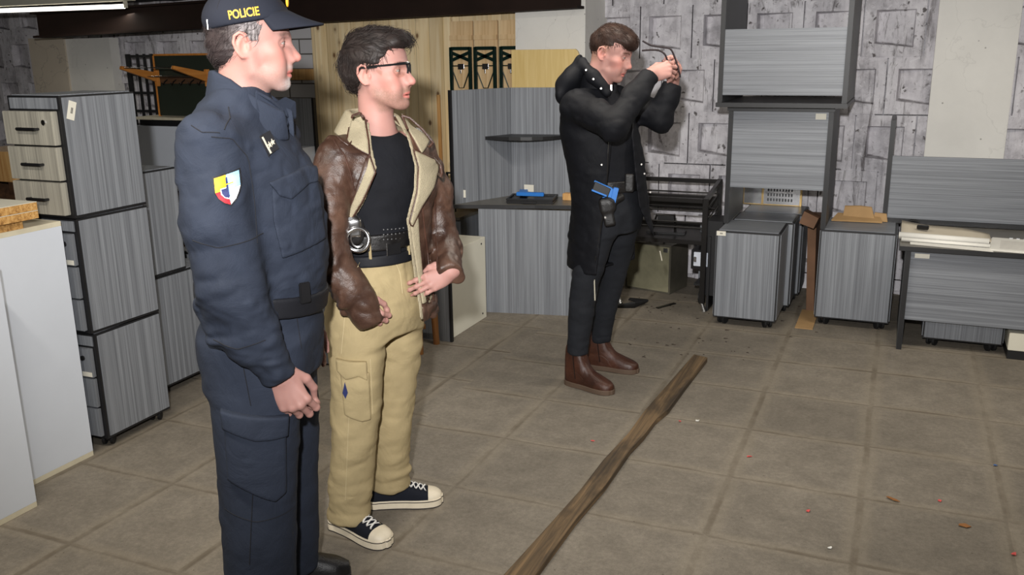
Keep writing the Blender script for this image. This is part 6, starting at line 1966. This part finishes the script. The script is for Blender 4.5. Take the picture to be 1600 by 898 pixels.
    for hx, hy, ang, name in ((-.213, .008, -46, 'r'), (-.085, .122, -4, 'l')):
        sec = dense([(0, .006, .066, 0), (.003, .019, .070, 0), (.012, .030, .082, 0), (.05, .034, .088, 0), (.095, .035, .092, .001), (.14, .039, .072, .002), (.19, .046, .050, .003), (.235, .046, .036, .004), (.262, .038, .029, .004), (.274, .028, .022, .004), (.280, .018, .016, .004), (.2825, .004, .012, .004)], 40)
        m4 = Matrix.Translation((hx, hy, 0)) @ Matrix.Rotation(R(ang), 4, 'Z')
        sh = thing('sneaker', ('low black canvas sneaker nearer the camera, white toe cap and laces' if name == 'r' else 'low black canvas sneaker farther back, pointing right, white toe cap'), 'shoe', p.root.location, -p.b, 'black canvas sneakers')
        vs, fs = shoe_loft(sec, .024, 0)
        up = MB().add([m4 @ Vector(v) for v in vs], fs).build('upper', M['canvas'], sh, smooth=True)
        cap_sec = [(x, w+.0022, h+.0022, c) for x, w, h, c in sec if x > .222]
        vs, fs = shoe_loft(cap_sec, .024, 0)
        MB().add([m4 @ Vector(v) for v in vs], fs).build('toe_cap', M['shoe_rubber'], sh, smooth=True)
        for z0, z1, gr, mt, nm in ((.001, .034, .0045, 'shoe_rubber', 'sole'), (.0265, .0295, .0052, 'stripe', 'sole_stripe'), (.0005, .004, .0055, 'stripe', 'tread')):
            sm = sole_mesh(sec, z0, z1, gr); sm.v = [tuple(m4 @ Vector(v)) for v in sm.v]
            so = sm.build(nm, M[mt], sh if nm == 'sole' else so_, bevel=.002 if nm == 'sole' else 0)
            if nm == 'sole': so_ = so
        sx = [s_[0] for s_ in sec]
        H_ = lambda x: .024+np.interp(x, sx, [s_[2] for s_ in sec])
        W_ = lambda x: np.interp(x, sx, [s_[1] for s_ in sec])
        for i in range(5):
            x = .132+i*.0185
            lc_ = MB()
            for s in (-1, 1):
                pts = []
                for k in range(7):
                    a = (k/6-.5)*1.5
                    y = s*.021*math.sin(a)/math.sin(.75)*1.0
                    zz_ = .024+np.interp(x+(k/6)*.014, sx, [s_[2] for s_ in sec])*(max(0, 1-(abs(y)/W_(x))**2.6))**(1/2.6)
                    pts.append(m4 @ Vector((x+(k/6)*.014, y+.002, zz_+.0035+.001*(s > 0))))
                lc_.tube(pts, .0033, 6, flat=.6)
            lc_.build('lace', M['lace'], sh)
        ey = MB()
        for i in range(6):
            for s in (-1, 1):
                x = .130+i*.0185; y = s*.0225
                zz_ = .024+np.interp(x, sx, [s_[2] for s_ in sec])*(max(0, 1-(abs(y)/W_(x))**2.6))**(1/2.6)
                c = m4 @ Vector((x, y+.002, zz_+.001)); ey.cyl(c, c+Vector((0, 0, .0025)), .0036, n=10)
        ey.build('eyelets', M['steel'], up)
    return p
build_leather()
# ------------------------------------------------------------------ person: the man with raised hands
def build_coat():
    p = Person('man in a long black hooded coat raising wire glasses with both hands', -17.4, 4.5)
    J, root = p.J, p.root
    o = A_(.018, 0, 1.660); Mh = rotm(-20, -17, 0)
    th = -38
    f = A_(math.cos(R(th)), math.sin(R(th)), 0); rt = A_(f[1], -f[0], 0)
    B = S()
    head(B, o, Mh, 1.0, .98, .97, (-.045, 0, 1.47), .056)
    cS = A_(-.035, 0, 1.43)
    shR, shL = cS+rt*.18+f*.03, cS-rt*.18+f*.03
    elR, wrR = A_(.045, -.37, 1.345), J(1016, 116, -.20)
    elL, wrL = A_(.27, .02, 1.35), J(1052, 128, .03)
    B.chain([(-.045, 0, 1.47), (-.01, .0, 1.2), (.03, 0, .98)], [.06, .09, .09], .05)
    B.chain([cS, shR, elR, wrR], [.06, .045, .036, .027], .03)
    B.chain([cS, shL, elL, wrL], [.06, .045, .036, .027], .03)
    hipR, hipL = A_(-.0, -.08, .90), A_(.09, .07, .90)
    knR, knL = A_(-.095, -.09, .50), A_(.052, .13, .52)
    anR, anL = A_(-.120, -.10, .09), A_(-.005, .17, .09)
    B.chain([(.03, 0, .98), hipR, knR, anR], [.09, .055, .045, .035], .03)
    B.chain([(.03, 0, .98), hipL, knL, anL], [.09, .055, .045, .035], .03)
    # right hand: back of the hand to us, fingers curled to the right; left hand behind it, fingers up
    hand(B, wrR, (.86, .18, .26), (-.30, -.90, .34), 1, [(42, 58, 30), (44, 60, 30), (48, 62, 32), (52, 62, 32)],
         [(.018, .026, -.012), (.050, .044, -.022), (.078, .046, -.036), (.098, .036, -.050)], (3, 1, -2, -5), 1.0)
    hand(B, wrL, (.15, -.30, .94), (.80, .52, .10), -1, [(40, 62, 34), (42, 64, 34), (46, 66, 34), (48, 66, 34)],
         [(.018, .026, -.012), (.050, .044, -.022), (.078, .046, -.036), (.098, .036, -.050)], (3, 1, -2, -5), .95)
    V, F = nets(B, (-.42, -.52, .02), (.46, .42, 1.84), .003)
    V = relax(V, F, 1, .4)
    col = skin_tint(V, o, Mh, dict(tone=.62, stubble=(.18, A_(*srgb(170, 130, 116)[:3])), brow=A_(*srgb(70, 44, 32)[:3]), brow_amt=1.0, fade=A_(*srgb(150, 116, 98)[:3])))
    body = mesh_obj('body', V, F, M['skin'], root, col)
    eyes(o, Mh, body, A_(.10, .12, .12), (1, .0, .0))
    H = S().frame(o, Mh)
    H.ell((-.006, 0, .043), (.1005, .0772, .0895), .01)
    H.ell((.028, 0, .094), (.080, .063, .043), .045)
    H.ell((.092, 0, .079), (.026, .054, .027), .025)
    zx = [-.14, -.09, -.06, -.03, -.01, .02, .04, .055, .068, .08, .13]
    zz = [-.045, -.045, -.04, -.01, .040, .044, .046, .052, .050, .046, .044]
    def line(P):
        q = (P-o) @ Mh
        return np.interp(q[:, 0], zx, zz) - q[:, 2] + .012*vnoise(np.stack([q[:, 1]*45, q[:, 0]*20, 0*q[:, 0]], 1), 7)*(q[:, 0] > .07)
    H.cut(line, .006)
    H.disp(lambda P: .0018*vnoise(((P-o) @ Mh) @ np.diag([30, 80, 60.]), 2) + .002*vnoise(((P-o) @ Mh)*30, 4))
    def flow(q, r):
        l = (q-o) @ Mh
        top = np.clip((l[:, 2]-.07)/.04, 0, 1)[:, None]
        return (top*A_(.95, .1, -.1) + (1-top)*A_(.15, 0, -.95)) @ Mh.T
    hc = lambda V: A_(*srgb(46, 30, 23)[:3])*(1+.25*vnoise(V*40, 5))[:, None]
    hair_obj(H, (-.2, -.2, 1.5), (.3, .2, 1.88), body, hc, flow, 2400, .026, .0013, 8, .0034)
    A0 = S()
    A0.loft([(.605, .052, .005, .250, .222), (.72, .045, .005, .232, .215), (.90, .036, .01, .198, .205), (1.05, .020, .0, .185, .205), (1.20, -.005, .0, .185, .215), (1.32, -.03, .0, .175, .215), (1.40, -.04, .0, .150, .195), (1.46, -.045, .0, .115, .140), (1.50, -.045, .0, .092, .100)], .03, yaw=th)
    # trousers
    T = S()
    T.loft([(.80, .04, .0, .13, .165), (.90, .045, .0, .135, .165), (1.0, .04, .0, .125, .155), (1.05, .035, .0, .122, .152)], .03, yaw=th)
    T.loft([(.170, -.123, -.10, .060, .056), (.22, -.120, -.10, .058, .056), (.34, -.110, -.097, .066, .060), (.50, -.095, -.092, .072, .066), (.68, -.055, -.085, .086, .076), (.90, -.01, -.075, .115, .09)], .04, yaw=th)
    T.loft([(.150, -.006, .170, .058, .054), (.30, .012, .160, .062, .056), (.50, .050, .132, .070, .064), (.68, .075, .10, .084, .076), (.90, .10, .065, .11, .09)], .04, yaw=th+12)
    T.disp(lambda P: fold_noise(P, 71, (9, 9, 18), .005) + fold_noise(P, 72, (8, 8, 34), .006)*np.clip((.30-P[:, 2])/.1, 0, 1))
    T.cut(lambda P: np.where(P[:, 2] > .66, A0(P)+.022, -1.0), .01)
    tr = solid('trousers', T, (-.3, -.3, .12), (.3, .3, 1.08), .0055, M['jeans'], root)
    # shirt under the coat
    TS = S()
    TS.loft([(1.02, .04, .0, .118, .15), (1.15, .03, .0, .120, .155), (1.28, .005, .0, .125, .165), (1.37, -.02, .0, .11, .165), (1.43, -.035, 0, .08, .12), (1.47, -.04, 0, .07, .08)], 0, yaw=th)
    TS.disp(lambda P: fold_noise(P, 73, (8, 8, 14), .004))
    solid('t_shirt', TS, (-.3, -.3, 1.0), (.3, .3, 1.5), .006, M['tee'], root)
    BW = S().loft([(.95, .043, .0, .132, .162), (1.05, .035, .0, .126, .156), (1.12, .03, 0, .124, .156)], 0, yaw=th)
    db_ = solid('duty_belt', shell(BW, lambda P: np.abs(P[:, 2]-1.035)-.028, .010, .01), (-.25, -.25, .96), (.3, .25, 1.12), .004, M['belt'], root)
    pch = S(); q = lay(BW, [J(984, 290, -.2)], (0, 1, 0), .02)[0]
    pch.box(q, (.022, .016, .045), .008)
    solid('belt_pouch', pch, q-.08, q+.08, .004, M['belt'], db_)
    # coat
    SLr, SLl = S(), S()
    SLr.chain([cS+rt*.15+A_(-.01, 0, -.015), shR*.45+elR*.55+A_(0, 0, .0), elR, elR*.4+wrR*.6, wrR-nrm(wrR-elR)*.005], [.082, .070, .064, .057, .047], .03, kin=.03)
    SLl.chain([cS-rt*.15, shL*.5+elL*.5, elL, elL*.4+wrL*.6, wrL-nrm(wrL-elL)*.01], [.082, .070, .062, .054, .044], .03, kin=.03)
    opn = [J(*q, -.12)[[0, 2]] for q in [(985, 140), (958, 200), (951, 270), (944, 330), (930, 440), (1040, 440), (1031, 392), (1012, 354), (998, 322), (992, 270), (987, 215), (992, 150)]]
    def quilt(P): return fold_noise(P, 81, (7, 7, 10), .007) + fold_noise(P, 82, (16, 12, 22), .006)
    wd = nrm(wrR-elR); wl = nrm(wrL-elL)
    def coat(P):
        q = quilt(P)
        d = A0(P)+q*.8
        hol = np.minimum(A0(P)+.016, np.maximum(sdpoly(P[:, [0, 2]], opn), .02-(P @ f)))
        d = smax(d, -hol, .006)
        s1 = smax(SLr(P)+q, (P-wrR) @ wd + .004, .006)
        s2 = smax(SLl(P)+q, (P-wrL) @ wl + .008, .006)
        return smin(d, smin(s1, s2, .01), .03)
    ct = solid('coat', coat, (-.42, -.52, .58), (.46, .40, 1.66), .006, M['coat'], root)
    # hood lying on the shoulders and the high collar
    Hd = S()
    Hd.ell((-.150, .01, 1.545), (.060, .115, .085), .03, rot=rotm(th*.5, -32, 0))
    Hd.ell((-.185, .02, 1.475), (.042, .125, .065), .04, rot=rotm(th*.5, 0, 0))
    Hd.chain([(-.10, .09, 1.60), (-.118, .02, 1.635), (-.105, -.05, 1.62), (-.06, -.105, 1.565), (.01, -.122, 1.485)], [.020, .024, .024, .027, .024], .04, kin=.02)
    Hd.chain([(-.10, .09, 1.60), (-.05, .125, 1.53), (.03, .10, 1.46)], [.022, .026, .026], .03, kin=.02)
    Hd.ell((-.035, 0, 1.60), (.085, .075, .13), .015, 's')
    Hd.disp(lambda P: fold_noise(P, 83, (9, 9, 11), .007))
    hood = solid('hood', Hd, (-.36, -.30, 1.36), (.12, .30, 1.72), .0055, M['coat'], ct)
    Cc = S()
    def col_(P):
        q = P-A_(-.035, 0, 0); u = q @ f; v = -(q @ rt); z = P[:, 2]
        top = np.interp(u, [-.1, 0, .1], [1.60, 1.575, 1.51]); bot = top-.11
        k0 = np.sqrt((u/.088)**2+(v/.082)**2)
        d = np.abs((k0-1)*.084)-.009
        return smax(smax(d, np.maximum(z-top, bot-z), .006), np.where(u > .0, .014-np.abs(v), -1), .004)
    solid('collar', col_, (-.18, -.16, 1.36), (.12, .16, 1.66), .004, M['coat'], ct)
    M['snap'] = mat_plain('metal snap', (0.45, 0.43, 0.40, 1), .35, .9)
    AT = S().add(A0).add(Hd, .02)
    for sx, sy in ((915, 110), (927, 124), (939, 139), (944, 214), (940, 257), (1004, 262), (1009, 278), (1016, 300)):
        q = lay(AT, [J(sx, sy, -.2)], (0, 1, 0), .002)[0]
        MB().cyl(q, q+A_(0, -.003, 0), .0044, n=12).build('snap_button', M['snap'], ct)
    zq = lay(A0, [J(x, y, -.2) for x, y in ((952, 205), (950, 240), (949, 270), (946, 310), (938, 360), (930, 408))], (0, 1, 0), .001)
    MB().tube([tuple(q) for q in zq], .003, 6).build('zip', M['black_steel'], ct)
    e = J(929, 412, -.14)
    MB().tube([tuple(e), tuple(e+A_(.0, -.01, -.09)), tuple(e+A_(.004, -.012, -.185))], .0032, 6).build('hanging_zip', M['silver'], ct)
    q = J(955, 137, -.10)
    MB().box(-.004, .004, -.003, .003, -.014, .014, .001, Matrix.Translation(q)).build('zip_pull', M['snap'], ct)
    e = J(1031, 392, -.0)
    MB().tube([tuple(e), tuple(e+A_(.012, -.0, -.05))], .003, 6).build('hanging_zip', M['silver'], ct)
    # holster with a blue training pistol, worn on the right hip
    hl = thing('holster', 'black belt holster at the right hip of the man in the black coat', 'holster', p.root.location, -p.b)
    d3 = A_(*nrm((-.22, 0, -1)))
    hq = J(962, 293, -.235) + d3*.118 + A_(-.012, 0, 0)
    hs = S(); hrot = rotm(0, 12.4, 0)
    hs.box(hq, (.027, .021, .070), .012, rot=hrot); hs.box(hq-d3*.030+A_(-.006, 0, 0), (.036, .021, .026), .010, .02, rot=hrot)
    hs.chain([hq-d3*.04, hq-d3*.06+A_(.05, .07, .0)], [.018, .02], .02)
    solid('shell', hs, hq-.16, hq+.16, .004, M['belt'], hl)
    for dx, dz in ((-.004, .02), (-.010, -.024)):
        c = hq+A_(dx, -.021, dz); MB().cyl(c, c+A_(0, -.003, 0), .005, n=10).build('rivet', M['snap'], hl)
    gp_, gm = pistol('blue training pistol with a black grip, butt up in the hip holster', M['blue_plastic'], (0, 0, 0), (0, 0, 0), M['plastic'])
    MB().prism([(-.078, -.0105, -.004), (-.070, -.0105, -.004), (-.079, -.0105, -.06), (-.090, -.0105, -.110), (-.099, -.0105, -.108), (-.089, -.0105, -.06)], (0, .021, 0)).build('backstrap', M['blue_plastic'], gm, bevel=.002)
    MB().prism([(-.036, -.0128, -.026), (-.026, -.0128, -.026), (-.040, -.0128, -.112), (-.050, -.0128, -.112)], (0, .0256, 0)).build('front_strap', M['blue_plastic'], gm, bevel=.002)
    d3 = nrm(A_(-.22, 0, -1))
    X = Vector(d3); Z = Vector((-d3[2], 0, d3[0])); Yv = Z.cross(X)
    mm = Matrix((X, Yv, Z)).transposed().to_4x4()
    gq = Vector(J(963, 293, -.235)) - (X*-.085 + Z*.014)*.88
    mm.translation = gq
    gp_.matrix_world = Matrix.Translation(p.root.location) @ Matrix.Rotation(-p.b, 4, 'Z') @ mm @ Matrix.Diagonal((.88, .88, .88, 1))
    # the wire glasses held up
    wg = thing('wire_glasses', 'black wire glasses held up in front of the face of the man in the coat', 'glasses', p.root.location, -p.b)
    def wire(name, pts, r, par=wg):
        P_ = np.array(pts); t = np.linspace(0, len(P_)-1, 26)
        sm = smooth_stations(np.column_stack([np.arange(len(P_)), P_]), 26)[:, 1:]
        return MB().tube([tuple(q) for q in sm], r, 8).build(name, M['wire'], par, smooth=True)
    wire('temple', [J(1004, 64, -.02), J(1018, 71, -.03), J(1036, 74, -.04), J(1048, 77, -.05), J(1055, 92, -.06), J(1060, 108, -.07), J(1063, 121, -.07)], .0042)
    wire('temple', [J(1003, 79, -.14), J(1018, 78, -.14), J(1030, 79, -.14), J(1038, 84, -.15), J(1042, 92, -.15), J(1044, 100, -.15)], .0042)
    for (cx, cy, Y) in ((1048, 116, -.13), (1058, 118, -.09)):
        c = J(cx, cy, Y); ring = [c + A_(.012*math.cos(a), .026*math.sin(a), .018*math.sin(a+.6)) for a in np.linspace(0, 2*math.pi, 20)]
        fr_ = MB().tube([tuple(q) for q in ring], .0018, 6).build('frame', M['wire'], wg, smooth=True)
        MB().add([tuple(q) for q in ring[:-1]], [tuple(range(19))]).build('lens', M['lens'], fr_)
    # boots
    for hx, hy, ang in ((-.178, -.062, -36), (-.075, .195, -21)):
        sec = dense([(0, .006, .180, 0), (.004, .021, .188, 0), (.016, .034, .194, 0), (.05, .043, .198, 0), (.082, .044, .196, 0), (.104, .043, .170, 0), (.122, .043, .130, .001), (.15, .045, .088, .002), (.19, .049, .066, .003), (.235, .048, .050, .004), (.262, .041, .041, .004), (.278, .030, .033, .004), (.287, .017, .026, .004), (.290, .006, .020, .004)], 44)
        m4 = Matrix.Translation((hx, hy, 0)) @ Matrix.Rotation(R(ang), 4, 'Z')
        b_ = thing('ankle_boot', ('reddish brown leather ankle boot nearer the camera, toe turned towards it' if hy < 0 else 'reddish brown leather ankle boot behind the other, side zip visible'), 'boot', p.root.location, -p.b, 'brown ankle boots')
        vs, fs = [], []
        n = 22
        for x, w, h, cy in sec:                       # shaft: straight sides low, rounded instep
            for k in range(n):
                a = math.pi*k/(n-1); ca, sa = math.cos(a), math.sin(a)
                pwr = 2.4 if x > .12 else 3.2
                vs.append(m4 @ Vector((x, cy+w*np.sign(ca)*abs(ca)**(2/pwr), .022+h*abs(sa)**(2/pwr))))
        m_ = len(sec)
        for i in range(m_-1):
            for k in range(n-1): fs.append((i*n+k, i*n+k+1, (i+1)*n+k+1, (i+1)*n+k))
            fs.append((i*n+n-1, i*n, (i+1)*n, (i+1)*n+n-1))
        fs += [tuple(range(n)), tuple((m_-1)*n+k for k in range(n))[::-1]]
        up = MB().add(vs, fs).build('upper', M['boot'], b_, smooth=True)
        up.data.set_sharp_from_angle(angle=R(75))
        for z0, z1, g_, nm in ((.001, .026, .005, 'sole'),):
            sm = sole_mesh(sec, z0, z1, g_); sm.v = [tuple(m4 @ Vector(v)) for v in sm.v]
            so = sm.build(nm, M['boot_sole'], b_, bevel=.003)
        hs2 = [s_ for s_ in sec if s_[0] < .075]
        hm = sole_mesh(hs2, .0005, .012, .0055); hm.v = [tuple(m4 @ Vector(v)) for v in hm.v]
        hm.build('heel', M['boot_sole'], so)
        sgn = -1
        ptz = [m4 @ Vector((.088-.02*t, sgn*(.0425+.0015), .05+.145*t)) for t in np.linspace(0, 1, 8)]
        MB().tube(ptz, .0022, 6).build('zip', M['black_steel'], b_)
        sts = [m4 @ Vector((.04+.10*t, sgn*(np.interp(.04+.10*t, [s_[0] for s_ in sec], [s_[1] for s_ in sec])+.0008), .055+.03*math.sin(t*3.1))) for t in np.linspace(0, 1, 10)]
        MB().tube(sts, .0012, 5).build('stitch_line', M['leather_edge'], b_)
    return p
build_coat()
